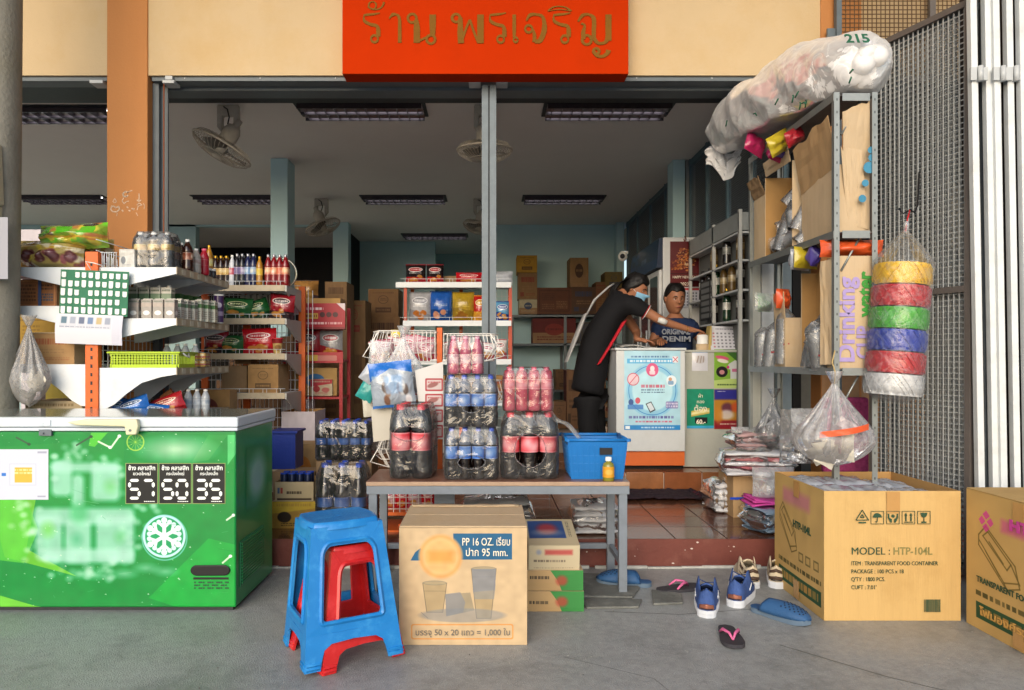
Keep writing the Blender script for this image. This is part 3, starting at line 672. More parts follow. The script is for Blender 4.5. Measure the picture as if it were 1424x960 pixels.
def snack(name,base,accent,c2='#ffffff',seed=0,food='#c98a3c',logo=True):
 """print of a snack bag: a colour field, a logo lozenge, picture of the food, small print"""
 if name in MATS:return MATS[name]
 q=random.Random(seed);c=Canvas(150,190,base)
 c.poly([(0,.0),(1,.0),(1,q.uniform(.2,.35)),(0,q.uniform(.3,.5))],accent)
 for k in range(5):c.ell(q.uniform(.25,.75),q.uniform(.12,.36),q.uniform(.1,.18),q.uniform(.06,.1),food,.9,.02,rot=q.uniform(-1,1));
 for k in range(6):c.ell(q.uniform(.2,.8),q.uniform(.1,.38),.05,.03,c2,.35,.03)
 if logo:
  c.ell(.5,.7,.36,.13,c2,.95,.01);c.ell(.5,.7,.31,.1,accent,1,.01)
  c.scrib(.26,.65,.76,.76,c2,1,q,.7)
 c.scrib(.2,.48,.8,.58,c2,2,q,.5,.85)
 c.rect(0,.95,1,1,accent,.8);c.rect(0,0,1,.04,accent,.8)
 c.noise(.06,10,seed)
 return c.mat(name,.22,.5,.35,22)
def boxprint(name,bg,ink,seed=0,style=0,ink2=None,w=160,h=120):
 """one-colour print on a carton"""
 if name in MATS:return MATS[name]
 q=random.Random(seed);c=Canvas(w,h,bg);ink2=ink2 or ink
 if style==0:
  c.ell(.5,.62,.16,.14,ink,.8,.004,.014);c.scrib(.4,.57,.62,.68,ink,2,q,.5,.8);c.rect(.24,.16,.76,.34,ink,.8);c.scrib(.28,.2,.72,.3,bg,1,q,.6);c.scrib(.15,.82,.85,.9,ink,1,q,.4,.6)
 elif style==1:
  c.scrib(.15,.62,.85,.86,ink,1,q,.8);c.scrib(.2,.34,.8,.52,ink2,2,q,.5,.8);c.rect(.1,.1,.3,.26,ink,.7);c.scrib(.4,.12,.9,.24,ink,2,q,.5,.6)
 elif style==2:
  c.rect(0,.0,1,.42,ink2);c.ell(.5,.55,.22,.24,ink,.9,.01);c.scrib(.34,.5,.68,.62,bg,1,q,.7);c.scrib(.1,.1,.9,.3,bg,2,q,.5,.8)
 elif style==3:
  c.rect(.06,.1,.94,.9,ink,.75,.02);c.rect(.08,.125,.92,.875,bg,.95,.02);c.scrib(.14,.5,.5,.8,ink,4,q,.55,.7);c.scrib(.56,.2,.88,.5,ink2,5,q,.6,.8);c.scrib(.14,.18,.5,.4,ink2,3,q,.5,.6)
 elif style==4:
  c.poly([(0,1),(0,.55),(1,.75),(1,1)],ink2);c.ell(.28,.42,.16,.2,ink,.9,.02);c.ell(.7,.36,.18,.15,ink2,.6,.03);c.scrib(.1,.8,.9,.95,bg,1,q,.7);c.scrib(.2,.08,.8,.22,ink,2,q,.5,.8)
 c.noise(.05,14,seed)
 return c.mat(name,.7)
 # --- bottles
M_cola=mat('cola_bottle','#0e0605',.1,var=.3,bump=.5,bscale=40,coat=.4,spec=.4)
M_pet=mat('bottle_shoulder','#2e3034',.1,var=.3,bump=0,coat=.5)
M_pink=mat('pink_soda_bottle','#b5486a',.12,var=.12,bump=0,coat=.6)
M_pinkr=mat('red_soda_bottle','#b03d52',.12,var=.15,bump=0,coat=.6)
M_capred=mat('red_cap','#c9303c',.4,var=.06,bump=0);M_capblue=mat('blue_cap','#1f46b4',.4,var=.06,bump=0);M_capwhite=mat('white_cap','#dcdcd8',.4,var=.04,bump=0)
M_cappink=mat('pink_cap','#e0627c',.4,var=.06,bump=0);M_capgold=mat('gold_foil_cap','#b98f2a',.3,metal=.7,var=.1,bump=0);M_capblack=mat('black_cap','#17171a',.4,var=.05,bump=0)
def label_print(name,base,blot,seed,c2='#ffffff'):
 if name in MATS:return MATS[name]
 c=Canvas(128,40,base);q=random.Random(seed)
 for k in range(3):c.ell(q.uniform(.1,.9),q.uniform(.35,.65),.14,.3,blot,.8,.14)
 for k in range(4):c.ell(q.random(),q.uniform(.2,.8),.07,.25,c2,.35,.1)
 c.rect(0,.93,1,1,c2,.4);c.rect(0,0,1,.06,c2,.3)
 return c.mat(name,.3,.4)
L_red=label_print('red_label_print','#c93440','#e88a92',1);L_blue=label_print('blue_label_print','#2a62c4','#6d9be0',2);L_pink=label_print('pink_label_print','#d8687c','#f0b7bd',3)
def bottle_meshes(name,r,h,body,capm,lab,lz=(.36,.58),lab_r=.97,shoulder=None,n=14,neck=.36):
 """(body, cap, label) meshes standing on z=0"""
 sh=shoulder or body
 b=MB();b.lathe([(r*.55,.006*h,0),(r*.8,0,0),(r*.97,.03*h,0),(r,.09*h,0),(r,.2*h,0),(r*.93,.27*h,0),(r*.97,.33*h,0),(r*.95,lz[0]*h,0),(r*.95,lz[1]*h,0),(r,(lz[1]+.03)*h,1),(r*.94,(lz[1]+.1)*h,1),(r*.74,(lz[1]+.2)*h,1),(r*neck*1.15,.885*h,1),(r*neck,.9*h,1),(r*neck,.94*h,1)],n)
 o=b.build(name,[body,sh])
 b=MB();b.lathe([(r*neck*1.12,.925*h),(r*neck*1.15,.935*h),(r*neck*1.12,.99*h),(r*neck*.95,h),(.0005,h)],12);c=b.build('cap',[capm])
 b=MB();b.lathe([(r*lab_r,lz[0]*h),(r*lab_r,lz[1]*h)],n);l=b.build('label',[lab])
 return o,c,l
_PROTO={}
def proto_bottle(key,*a,**k):
 if key not in _PROTO:
  o,c,l=bottle_meshes('bottle',*a,**k);_PROTO[key]=[x.data for x in(o,c,l)]
  for x in(o,c,l):bpy.data.objects.remove(x)
 return _PROTO[key]
def bottle(label,x,y,z,key,group=None,name='bottle',rz=0.):
 t=thing(name,label,'bottle',(x,y,z),rz if rz else random.uniform(0,6),group)
 ms=_PROTO[key];link('body',ms[0],t);link('cap',ms[1],t);link('label',ms[2],t);return t
def rrect(hx,hy,r,n=6):
 out=[]
 for cx,cy_,a0 in((hx-r,hy-r,0),(-hx+r,hy-r,PI/2),(-hx+r,-hy+r,PI),(hx-r,-hy+r,1.5*PI)):
  for k in range(n+1):out.append((cx+r*math.cos(a0+k*PI/2/n),cy_+r*math.sin(a0+k*PI/2/n)))
 return out
def pack(label,x,y,z,key,nx,ny,r,h,group=None,rz=0.,hole=None,name='bottle_pack',wrapm=None,cat='bottle pack'):
 """shrink-wrapped bottles: each bottle a part with cap and label, and the creased film with its round end hole"""
 t=thing(name,label,cat,(x,y,z),rz,group);ms=_PROTO[key]
 for i in range(nx):
  for j in range(ny):
   o=link('bottle',ms[0],t);o.location=((i-(nx-1)/2)*2*r,(j-(ny-1)/2)*2*r,.001);o.rotation_euler=(0,0,random.uniform(-.5,.5))
   link('cap',ms[1],o);link('label',ms[2],o)
 hx,hy=nx*r+.003,ny*r+.003;b=MB();outl=[]
 base_=rrect(hx,hy,r*.9);
 for(ax,ay),(bx_,by_)in zip(base_,base_[1:]+base_[:1]):
  q_=max(1,int(math.hypot(bx_-ax,by_-ay)/(r*.3)))
  for k_ in range(q_):f_=k_/q_;outl.append((ax+(bx_-ax)*f_,ay+(by_-ay)*f_))
 N=len(outl);lv=[(.0,.9),(.02,.98),(.06,1),(.12,1),(.18,1),(.24,1),(.30,1),(.36,1),(.42,1),(.48,1),(.54,1),(.6,1),(.66,1),(.70,.995),(.74,.985),(.78,.97),(.82,.95),(.86,.915),(.9,.87),(.955,.8),(1.004,.76)]
 sd=random.random()*50;rings=[]
 per=[]
 for(px,py)in outl:per.append(1)
 for zz,k in lv:
  ring=[]
  for i,(px,py)in enumerate(outl):
   kk=1-(1-k)*min(1.,1.6*r/min(hx,hy))if k<1 else 1
   w=1+.03*mnoise.noise((px*30+sd,py*30,zz*14))
   ph=(math.cos(PI*(px/r+nx))if abs(py)>hy*.97 else math.cos(PI*(py/r+ny))if abs(px)>hx*.97 else-1)*.5+.5
   w-=.05*ph*(r/min(hx,hy))
   # between bottles the film draws in a little
   ring.append(b.add((px*kk*w,py*kk*w,zz*h)))
  rings.append(ring)
 def hidden(i,j):
  if not hole:return False
  cx=(outl[i][0]+outl[(i+1)%N][0])/2;cyy=outl[i][1];cz=(lv[j][0]+lv[j+1][0])/2
  return cyy<-hy*.9 and(cx/(hole[0]*hx))**2+((cz-hole[1])/hole[2])**2<1
  # finer straight runs are not needed: the long flat sides carry their folds in the film's bump
 for j in range(len(lv)-1):
  for i in range(N):
   if not hidden(i,j):b.face([rings[j][i],rings[j][(i+1)%N],rings[j+1][(i+1)%N],rings[j+1][i]],0,None,True)
 top=b.add((0,0,h*.985))
 for i in range(N):b.face([rings[-1][i],rings[-1][(i+1)%N],top],0,None,True)
 b.build('shrink_film',[wrapm or M_wrap],t)
 if hole:
  b=MB()
  pts=[(hole[0]*hx*math.cos(a),-hy-.004,(hole[1]+hole[2]*math.sin(a))*h)for a in[2*PI*k/28 for k in range(28)]]
  pts=[(p[0]*(1+.08*mnoise.noise((p[0]*40,p[2]*40,sd))),p[1],p[2]+.006*mnoise.noise((p[2]*50,p[0]*50,sd)))for p in pts];b.tube(pts,.0022,5,closed=True);b.build('film_edge',[M_filmedge],t)
 return t
M_filmedge=film('film_rolled_edge',op=.1,bscale=60,edge=.2)
# chest freezer
fz=thing('chest_freezer','green printed chest freezer with white lid and cream handle','freezer',(0,0,0))
fx0,fx1,fy0,fy1=-2.62,-1.204,3.42,4.0
fw=1416;c=Canvas(1416,830,'#0d893a')
U=lambda px:(X(px,fy0)-fx0)/(fx1-fx0)
V=lambda py:(Z(py,fy0)-.02)/(.858-.02)
F=lambda zx,zy:(U(zx/3),V(550+zy/3)) # from the 3x enlargement
c.poly([F(-600,250),F(1000,155),F(1000,300),F(-600,700)],'#178e3c')
c.poly([F(0,430),F(150,430),F(110,640),F(320,755),F(20,675),F(0,600)],'#6cbf30',.9)
c.poly([F(-400,300),F(110,430),F(160,560),F(100,700),F(-400,640)],'#58c23c',.8)
c.poly([F(0,835),F(220,900),F(0,900)],'#6fcb3c');c.poly([F(380,155),F(450,155),F(395,215),F(370,210)],'#57c93a',.9)
c.poly([F(620,845),F(870,597),F(990,625),F(990,900),F(790,900)],'#15a23e');c.poly([F(950,165),F(995,165),F(995,230),F(950,290)],'#5fd07c',.8)
c.poly([F(520,165),F(950,165),F(950,460),F(510,460)],'#0f8a3c',.85)
c.poly([F(870,165),F(950,165),F(870,270),F(800,280)],'#2f9a45',.7)
rr=random.Random(11)
for k in range(150): # frost around the word
 a=rr.uniform(0,2*PI);u,v=F(350+250*math.cos(a)+rr.gauss(0,30),490+250*math.sin(a)+rr.gauss(0,22))
 c.ell(u,v,.012,.016,'#cfeede',rr.uniform(.15,.5),.01)
for(x0,y0,x1,y1)in((215,270,300,420),(300,330,350,470),(380,290,500,440),(150,500,260,690),(270,520,380,700),(400,500,560,690),(140,470,560,540),(210,280,500,320),(180,640,560,700)):
 a=F(x0,y0);q=F(x1,y1);c.rect(min(a[0],q[0]),min(a[1],q[1]),max(a[0],q[0]),max(a[1],q[1]),'#a9dcc8',.8,.02,.02)
for(x,y,r_,q_)in((200,560,.02,'#63c23c'),(330,490,.03,'#3bb767'),(320,600,.016,'#3fae74'),(500,590,.016,'#58b86c'),(460,380,.018,'#69c76c')):
 u,v=F(x,y);c.ell(u,v,r_,r_*1.9,q_,.6,.03)
u,v=F(735,225);c.ell(u,v,.085,.05,'#d6ecd0',.75,.05)
for k in range(260): # ice splinters
 u,v=F(rr.uniform(-300,1000),rr.uniform(160,890));s=rr.uniform(.0008,.0035);c.poly([(u-s,v),(u+s*.5,v+s*1.6),(u+s*1.3,v-s)],rr.choice(('#d9f2df','#bfe9c4','#e6f6d8','#7fd08a')),rr.uniform(.4,.95))
for(x,y)in((520,745),(400,750),(340,745),(610,720),(690,735)):u,v=F(x,y);c.ell(u,v,.03,.02,'#aee6c8',.5,.02)
for(x,y,dx,dy)in((350,190,30,-18),(435,205,24,12),(480,195,18,-25),(960,510,14,-10),(945,685,16,-14),(95,190,26,14)):
 a=F(x-dx,y-dy);q=F(x+dx,y+dy);c.line([a,q],.006,'#e4f3dc' if x>400 else '#35523a',.9);c.ell(*q,.006,.009,'#ffffff' if x>400 else '#2a4a30',.9)
for k in range(12): # lime slice arcs
 a=k*PI/6;u,v=F(565,195);c.line([(u,v),(u+.026*math.cos(a),v+.044*math.sin(a))],.0015,'#b9d84a',.6)
u,v=F(565,195);c.ell(u,v,.028,.047,'#b9d84a',.8,.002,.004)
u,v=F(685,588);c.ell(u,v,.072,.122,'#bfe6ee',1,.002);c.ell(u,v,.064,.108,'#1b9f62',1,.002);c.ell(u+.001,v-.008,.075,.127,'#8fd8de',.7,.003,.004)
for k in range(6):
 a=PI/2+k*PI/3;L=.054;e=lambda d,s_,t_:(u+(math.cos(a)*d-math.sin(a)*s_),v+(math.sin(a)*d+math.cos(a)*s_)*1.69)
 c.line([e(0,0,0),e(L,0,0)],.0125,'#e3f4f6')
 for s_ in(-1,1):c.line([e(L*.55,0,0),e(L*.86,s_*.018,0)],.0095,'#e3f4f6');c.ell(*e(L*.88,s_*.018,0),.008,.0135,'#d4eef2')
 c.ell(*e(L,0,0),.010,.017,'#e3f4f6')
c.ell(u,v,.014,.024,'#e3f4f6')
for k in range(46):
 x,y=rr.uniform(-200,980),rr.uniform(180,880);dx,dy=rr.gauss(0,40),rr.gauss(0,14);c.line([F(x,y),F(x+dx,y+dy)],.0009,rr.choice(('#0a6a30','#bfe0c4','#7fc08c')),rr.uniform(.25,.6))
c.noise(.05,40,4)
MF=c.mat('freezer_wrap_print',.3,.3,.03,12)
M_fgreen=mat('freezer_side_green','#1e8a4e',.3,var=.12,vscale=2,bump=.02,coat=.3);M_fwhite=mat('freezer_white','#c6d0d8',.35,var=.03,vscale=4,dirt='#c9c9bd',dscale=6,damt=.35,bump=.02,coat=.2);M_cream=mat('cream_plastic','#d2cfae',.35,var=.05,bump=.02)
b=MB();b.box(fx0,fx1,fy0,fy1,.02,.858,{'f':1,'*':0});b.build('body',[M_fgreen,MF],fz,bevel=.008)
b=MB();b.box(fx0+.02,fx1-.02,fy0+.02,fy1-.02,.001,.02);b.build('plinth',[M_dark],fz)
b=MB();b.box(fx0-.012,fx1+.012,fy0-.012,fy1+.01,.860,.876);b.build('rim',[M_fwhite],fz,bevel=.004)
b=MB();b.box(fx0-.016,fx1+.016,fy0-.018,fy1+.012,.878,.926);b.build('lid',[M_fwhite],fz,bevel=.008,seg=3)
M_gloss=mat('grey_green_lid_top','#7f8a83',.12,var=.1,vscale=3,bump=.02,coat=.5)
b=MB();b.box(fx0,fx1,fy0+.002,fy1-.01,.9262,.9275);b.build('lid_glass',[M_gloss],fz)
b=MB();yy=fy0-.02 # long lever handle with key lock
b.prism([(X(97,yy),Z(587,yy)),(X(120,yy),Z(583,yy)),(X(194,yy),Z(582.5,yy)),(X(196,yy),Z(592,yy)),(X(193,yy),Z(604,yy)),(X(179,yy),Z(604.5,yy)),(X(177,yy),Z(593,yy)),(X(110,yy),Z(591,yy))],yy-.028,yy,0);b.build('handle',[M_cream],fz,bevel=.006,seg=3)
b=MB();b.tube([(X(185,yy),yy-.031,Z(598,yy)),(X(185,yy),yy-.027,Z(598,yy))],.006,12);b.build('lock',[M_steel],fz)
for z0,z1 in((.885,.913),(.838,.868)):
 b=MB();b.box(X(53,yy),X(70.5,yy),fy0-(.023 if z0>.87 else .016),fy0-(.018 if z0>.87 else .0),z0,z1);b.box(X(58,yy),X(61,yy),fy0-.026,fy0-.02,z0+.01,z0+.016);b.build('hasp_plate',[M_steel if z0<.87 else M_fwhite],fz,bevel=.001)
M_chrome=mat('white_label_ink','#eef2ee',.5,var=.02,bump=0);M_pb=mat('price_black','#17191b',.35,var=.06,bump=0);M_olive=mat('olive_border','#8d9b62',.5)
SEG={'0':'abcdef','3':'abgcd','5':'afgcd','7':'abc','8':'abcdefg'}
def seg7(ch,x,z,w,h,t,y,parent,m):
 b=MB();hh=h/2;k=t*.58
 hor=lambda cz:[(x+k,cz),(x+k+t/2,cz+t/2),(x+w-k-t/2,cz+t/2),(x+w-k,cz),(x+w-k-t/2,cz-t/2),(x+k+t/2,cz-t/2)]
 ver=lambda cx,z0,z1:[(cx,z0+k),(cx+t/2,z0+k+t/2),(cx+t/2,z1-k-t/2),(cx,z1-k),(cx-t/2,z1-k-t/2),(cx-t/2,z0+k+t/2)]
 lo,mi,hi=z+t/2,z+hh,z+h-t/2
 S={'a':hor(hi),'g':hor(mi),'d':hor(lo),'b':ver(x+w-t/2,mi,hi),'c':ver(x+w-t/2,lo,mi),'f':ver(x+t/2,mi,hi),'e':ver(x+t/2,lo,mi)}
 for s in SEG[ch]:b.prism(S[s][::-1],y-.0012,y)
 b.build('digit',[m],parent)
for x0,x1,l2,num in((527,657,'ขวดใหญ่','57'),(666,797,'กระป๋องใหญ่','50'),(806,938,'กระป๋องเล็ก','35')):
 a,d=X(x0/3,fy0),X(x1/3,fy0);zt,zb=Z(550+285/3,fy0),Z(550+450/3,fy0);y=fy0-.001
 b=MB();b.box(a-.003,d+.003,y-.0006,y,zb-.003,zt+.003,1);b.box(a,d,y-.0014,y-.0006,zb,zt,0);pp=b.build('price_panel',[M_pb,M_olive],fz)
 w=d-a
 text('ช้าง คลาสสิก',.028,M_chrome,pp,(a+w*.07,y-.002,zt-.030),width=w*.86,bold=.02)
 text(l2,.02,M_chrome,pp,(a+w*.22,y-.002,zt-.054),width=w*.56,bold=.01)
 for k,ch in enumerate(num):seg7(ch,a+w*(.07+.45*k),zb+.018,w*.40,(zt-zb)*.52,.0135,y-.0016,pp,M_chrome)
 b=MB()
 for k in range(6):b.box(a+w*(.58+.058*k),a+w*(.58+.058*k+.043),y-.0018,y-.0014,zb+.007,zb+.011)
 b.build('small_print',[M_chrome],pp,kind='stuff')
c=Canvas(220,220,'#d3d8e6');c.rect(.28,.28,.78,.72,'#c9cede');c.rect(.3,.3,.76,.7,'#d6dae6');c.rect(.38,.34,.7,.64,'#e0b64a');c.scrib(.38,.5,.7,.62,'#f3e1a0',2,rr);c.rect(.14,.47,.22,.53,'#3b7bd0');c.rect(0,.3,.02,.62,'#2f8a4c');c.rect(.8,.92,.97,.96,'#a9acc0');c.rect(.8,.05,.95,.08,'#a9acc0')
b=MB();b.box(X(-8,fy0),X(67.5,fy0),fy0-.0016,fy0-.0006,Z(695,fy0),Z(625,fy0),0);b.build('paper_notice',[c.mat('pale_notice_print',.6)],fz)
b=MB();y=fy0-.001;z=Z(793,fy0);b.prism([(X(293,fy0)+.032*math.cos(a)-.062*(1 if math.cos(a)<0 else-1),z+.026*math.sin(a))for a in[2*PI*k/20 for k in range(20)]],y-.008,y);b.build('grip_recess',[M_capblack],fz,bevel=.004)
b=MB();b.box(X(269,fy0),X(318,fy0),y-.001,y,Z(806,fy0),Z(803,fy0),0);b.build('drain_slot',[M_capblack],fz)
b=MB()
for j in range(3):
 for k in range(8):b.box(X(270,fy0)+.021*k,X(270,fy0)+.021*k+.008+.01*((k*3+j)%2),y-.0012,y-.0004,Z(811+4*j,fy0),Z(809+4*j,fy0))
b.build('small_print',[M_inkg],fz,kind='stuff')
# vent grille on the end, and the pale oval print above it
b=MB();xs=fx1+.001;b.box(xs,xs+.004,fy0+.05,fy0+.42,.10,.32,0);b.build('vent_frame',[mat('vent_green','#2f7f55',.4)],fz,bevel=.003)
for k in range(14):
 b=MB();z=.115+k*.0145;b.box(xs+.004,xs+.009,fy0+.065,fy0+.405,z,z+.006);b.build('vent_slat',[M_fgreen],fz)
c=Canvas(120,90,'#1e8a4e');c.ell(.5,.5,.36,.34,'#a9cfc9',.75,.2);c.ell(.45,.4,.2,.2,'#8fb9cc',.5,.2)
b=MB();b.quad((xs+.001,fy0+.14,.44),(xs+.001,fy0+.5,.44),(xs+.001,fy0+.5,.76),(xs+.001,fy0+.14,.76));b.build('end_print',[c.mat('freezer_end_print',.3,.3)],fz)
# bench of steel angle with worn laminate top
bn=thing('bench','low bench with grey steel legs and worn brown laminate top','bench',(0,0,0))
bx0,bx1,by0,by1,bz=X(509,3.66),X(876,3.66),3.66,4.09,.577
M_lam=mat('worn_brown_laminate','#7a5343',.3,var=.25,vscale=6,bump=.05,dirt='#a58570',dscale=7,damt=.5,stretch=(1,6,1));M_lame=mat('laminate_edge','#a48a74',.55,var=.15,vscale=20)
M_bsteel=mat('bench_grey_paint','#747c85',.45,var=.1,vscale=12,dirt='#575c62',dscale=9,damt=.4,bump=.05)
b=MB();b.box(bx0,bx1,by0,by1,bz-.022,bz,{'t':0,'*':1});b.build('top',[M_lam,M_lame],bn,bevel=.003)
b=MB();b.box(bx0+.002,bx1-.002,by0+.004,by0+.01,bz-.064,bz-.023);b.box(bx0+.002,bx1-.002,by1-.01,by1-.004,bz-.064,bz-.023);b.box(bx0+.002,bx0+.008,by0+.0102,by1-.0102,bz-.0638,bz-.0232);b.box(bx1-.008,bx1-.002,by0+.0102,by1-.0102,bz-.0638,bz-.0232);b.build('apron',[M_bsteel],bn)
for x,s in((bx0+.011,1),(bx1-.011,-1)):
 for y,q in((by0+.012,1),(by1-.012,-1)):
  b=MB();b.box(min(x,x+s*.042),max(x,x+s*.042),min(y,y+q*.04),max(y,y+q*.04),.001,bz-.0235);b.build('leg',[M_bsteel],bn,bevel=.002)
for a in((bx0+.054,bx1-.054,by1-.048,by1-.022,.135,.165),(bx0+.02,bx0+.045,by0+.053,by1-.053,.135,.165),(bx1-.045,bx1-.02,by0+.053,by1-.053,.135,.165)):
 b=MB();b.box(*a);b.build('rail',[M_bsteel],bn,bevel=.002)
b=MB();b.box(X(604,3.9),X(632,3.9),3.9,3.94,.001,bz-.0235);b.build('leg',[M_bsteel],bn)
# stools, one nested over the other
def stool(name,label,loc,rz,col,rx=0.,ry=0.,H=.47,wb=.36,wt=.255,sc=None):
 m=mat(name+'_'+col[1:],col,.38,var=.1,vscale=7,bump=.08,bscale=30,dirt=sc or col,dscale=14,damt=.5,spec=.5)
 t=thing(name,label,'stool',loc,rz,'plastic stools nested together',rx,ry)
 hw=lambda z:wb/2+(wt-wb)/2*(z/H)
 b=MB()
 for k in range(4):
  b.M=Matrix.Rotation(k*PI/2,4,'Z')
  Tq=lambda s,z:(s*hw(z),-hw(z),z)
  zc=H*.235;zt=H*.965
  n=10
  # upper ring: outer edge and rounded opening, both as (s,z) loops of the same count
  def loop(s0,s1,z0,z1,rs,rz_,top):
   pts=[]
   for cs,cz,a0 in((s1-rs,z1-rz_,0),(s0+rs,z1-rz_,PI/2),(s0+rs*.3,z0+rz_*.3,PI),(s1-rs*.3,z0+rz_*.3,1.5*PI)):
    q=1 if a0<PI else .3
    for i in range(6):a=a0+i*PI/10;pts.append((cs+rs*q*math.cos(a),cz+rz_*q*math.sin(a)))
   return pts
  I=loop(-.66,.66,H*.32,H*.83,.22,H*.09,True);O=loop(-1.,1.,zc,zt,.0001,.0001,True)
  a=[b.add(Tq(*p))for p in O];d=[b.add(Tq(*p))for p in I]
  for i in range(24):b.face([a[i],a[(i+1)%24],d[(i+1)%24],d[i]])
  # raised lip round the opening
  lp=[Vector(Tq(*p))+Vector((0,-.004,0))for p in loop(-.71,.71,H*.305,H*.855,.24,H*.1,True)];b.tube(lp,.0045,5,closed=True)
  # legs and arch below
  arch=[(-.70,0),(-.68,H*.06),(-.63,H*.13),(-.48,H*.165),(0,H*.175),(.48,H*.165),(.63,H*.13),(.68,H*.06),(.70,0)]
  oc=[(-1,0),(-1,H*.06),(-1,H*.13),(-1.,zc),(0,zc),(1.,zc),(1,H*.13),(1,H*.06),(1,0)]
  A=[b.add(Tq(*p))for p in oc];D=[b.add(Tq(*p))for p in arch]
  for i in range(8):b.face([A[i+1],A[i],D[i],D[i+1]])
  for s in(-1,1):
   for z in(.012,.026):b.tube([Vector(Tq(s*.72,z))+Vector((0,-.002,0)),Vector(Tq(s*.97,z))+Vector((0,-.002,0))],.004,5)
 b.M=Matrix()
 b.build('frame',[m],t,weld=True,bevel=.016,seg=4,solid=.010,angle=50)
 b=MB();h2=wt/2+.014
 def seat(u,v):
  a,c_=2*u-1,2*v-1
  # squircle
  x=a*math.sqrt(1-c_*c_/2*.55)*1.02;y=c_*math.sqrt(1-a*a/2*.55)*1.02
  e=max(abs(a),abs(c_))
  z=H-.004*(1-e**2)-(.03*((e-.9)/.1)**2 if e>.9 else 0)
  q=(a+c_)*5.2;w=(a-c_)*5.2;cell=(math.floor(q)+math.floor(w))%2
  f=(q if cell else w)*2;f-=math.floor(f)
  if e<.84:z-=.0028 if(f<.16 or f>.84)else 0
  if math.hypot(a,c_)<.07:z-=.004
  return(x*h2/1.,y*h2,z)
 b.grid(seat,60,60,0,True)
 b.build('seat',[m],t)
 return t
stool('plastic_stool','scratched sky blue plastic stool nested over the red one',(-.605,2.955,.016),R(27),'#1878c0',R(-2.2),R(-1.2),H=.545,wb=.385,wt=.275,sc='#4ca3d6')
stool('plastic_stool','red plastic stool mostly hidden under the blue stool',(-.59,2.965,.001),R(36),'#c01f20',H=.46,wb=.35,wt=.2,sc='#d8484a')
# cartons out front
M_blueink=mat('blue_box_ink','#2c5f86',.6,var=.12,bump=0);M_whiteink=mat('white_box_ink','#e6ddc8',.6,bump=0);M_greyink=mat('grey_box_ink','#6e6a62',.7,var=.15,bump=0)
px0,px1,pz=X(555,3.02),X(733,3.02),.492
c=Canvas(534,579,'#cdb28c')
Q=lambda zx,zy:((zx-655)/(1293-655),1-(zy-195)/(772-195)) # from its enlargement
a=Q(925,350);d=Q(1218,222);c.rect(a[0],a[1],d[0],d[1],'#2c6288');c.poly([Q(712,355),Q(735,315),Q(760,295),Q(960,350),Q(960,355)],'#2c6288')
u,v=Q(862,335);c.ell(u,v,.165,.18,'#d9bf90',1,.03);c.ell(u,v,.15,.165,'#e8a860',.55,.07);c.ell(u,v,.155,.17,'#e39a55',.75,.03,.022);c.rect(u-.1,v-.05,u+.1,v+.05,'#e6913f',.6,.02,.05)
for cx,w1,w2,y0,y1 in((833,60,40,465,610),(1077,62,36,395,640)):
 pts=[Q(cx-w1,y0),Q(cx+w1,y0),Q(cx+w2,y1),Q(cx-w2,y1)];c.poly(pts,'#a9946f',.8)
 for p,q in zip(pts,pts[1:]+pts[:1]):c.line([p,q],.006,'#7b705c',.9)
 u,v=Q(cx,y0);c.ell(u,v,w1/638,.02,'#8d8570',.9);c.ell(u,v,w1/638*.9,.014,'#b5a27e',.8)
 c.line([Q(cx-w1*.93,y0+40),Q(cx+w1*.93,y0+40)],.004,'#7b705c',.8)
c.poly([Q(1018,395),Q(1138,395),Q(1134,500),Q(1024,510)],'#7f8591',.75);c.poly([Q(1024,510),Q(1134,500),Q(1128,545),Q(1032,545)],'#8e8d88',.7)
c.poly([Q(885,520),Q(1010,512),Q(1030,600),Q(890,630)],'#9c8f75',.9);c.poly([Q(885,520),Q(960,510),Q(985,560),Q(975,610),Q(890,630)],'#85868a',.75)
u,v=Q(972,625);c.ell(u,v,.335,.06,'#81858a',.55,.01)
for p in([Q(765,610),Q(800,640)],):c.line(p,.004,'#6f6f70',.8)
a=Q(715,745);d=Q(1225,668);c.rect(a[0],a[1],d[0],d[1],'#d9954f',.9,.02);c.rect(a[0]+.01,a[1]+.011,d[0]-.01,d[1]-.011,'#cdb28c',1,.015)
c.noise(.04,24,5)
b1=carton('tan cup carton printed PP 16 OZ beside the blue stool',px0,px1,3.02,3.46,.001,pz,M_card2,c.mat('cup_carton_print',.75),tape=False,bulge=.005,seed=3)
fo=lambda zx,zy:((zx-655)/638*(px1-px0)-(px1-px0)/2,-.22-.0065,pz-(zy-195)/577*pz)
text('PP 16 OZ. เรียบ',.045,M_whiteink,b1,fo(968,280),width=.20,bold=.006);text('ปาก 95 mm.',.045,M_whiteink,b1,fo(985,332),width=.175,bold=.006)
text('บรรจุ 50 x 20 แถว = 1,000 ใบ',.035,M_greyink,b1,fo(735,722),width=.395,bold=.004)
b=MB();b.grid(lambda u,v:(px0+.012+(px1-px0-.03)*u-(px0+px1)/2,.16+.05*v+.004*mnoise.noise((u*6,v,1)),pz+.012+.012*mnoise.noise((u*5,v*2,4))*v),14,3);b.build('torn_flap',[M_card2],b1,solid=.003)
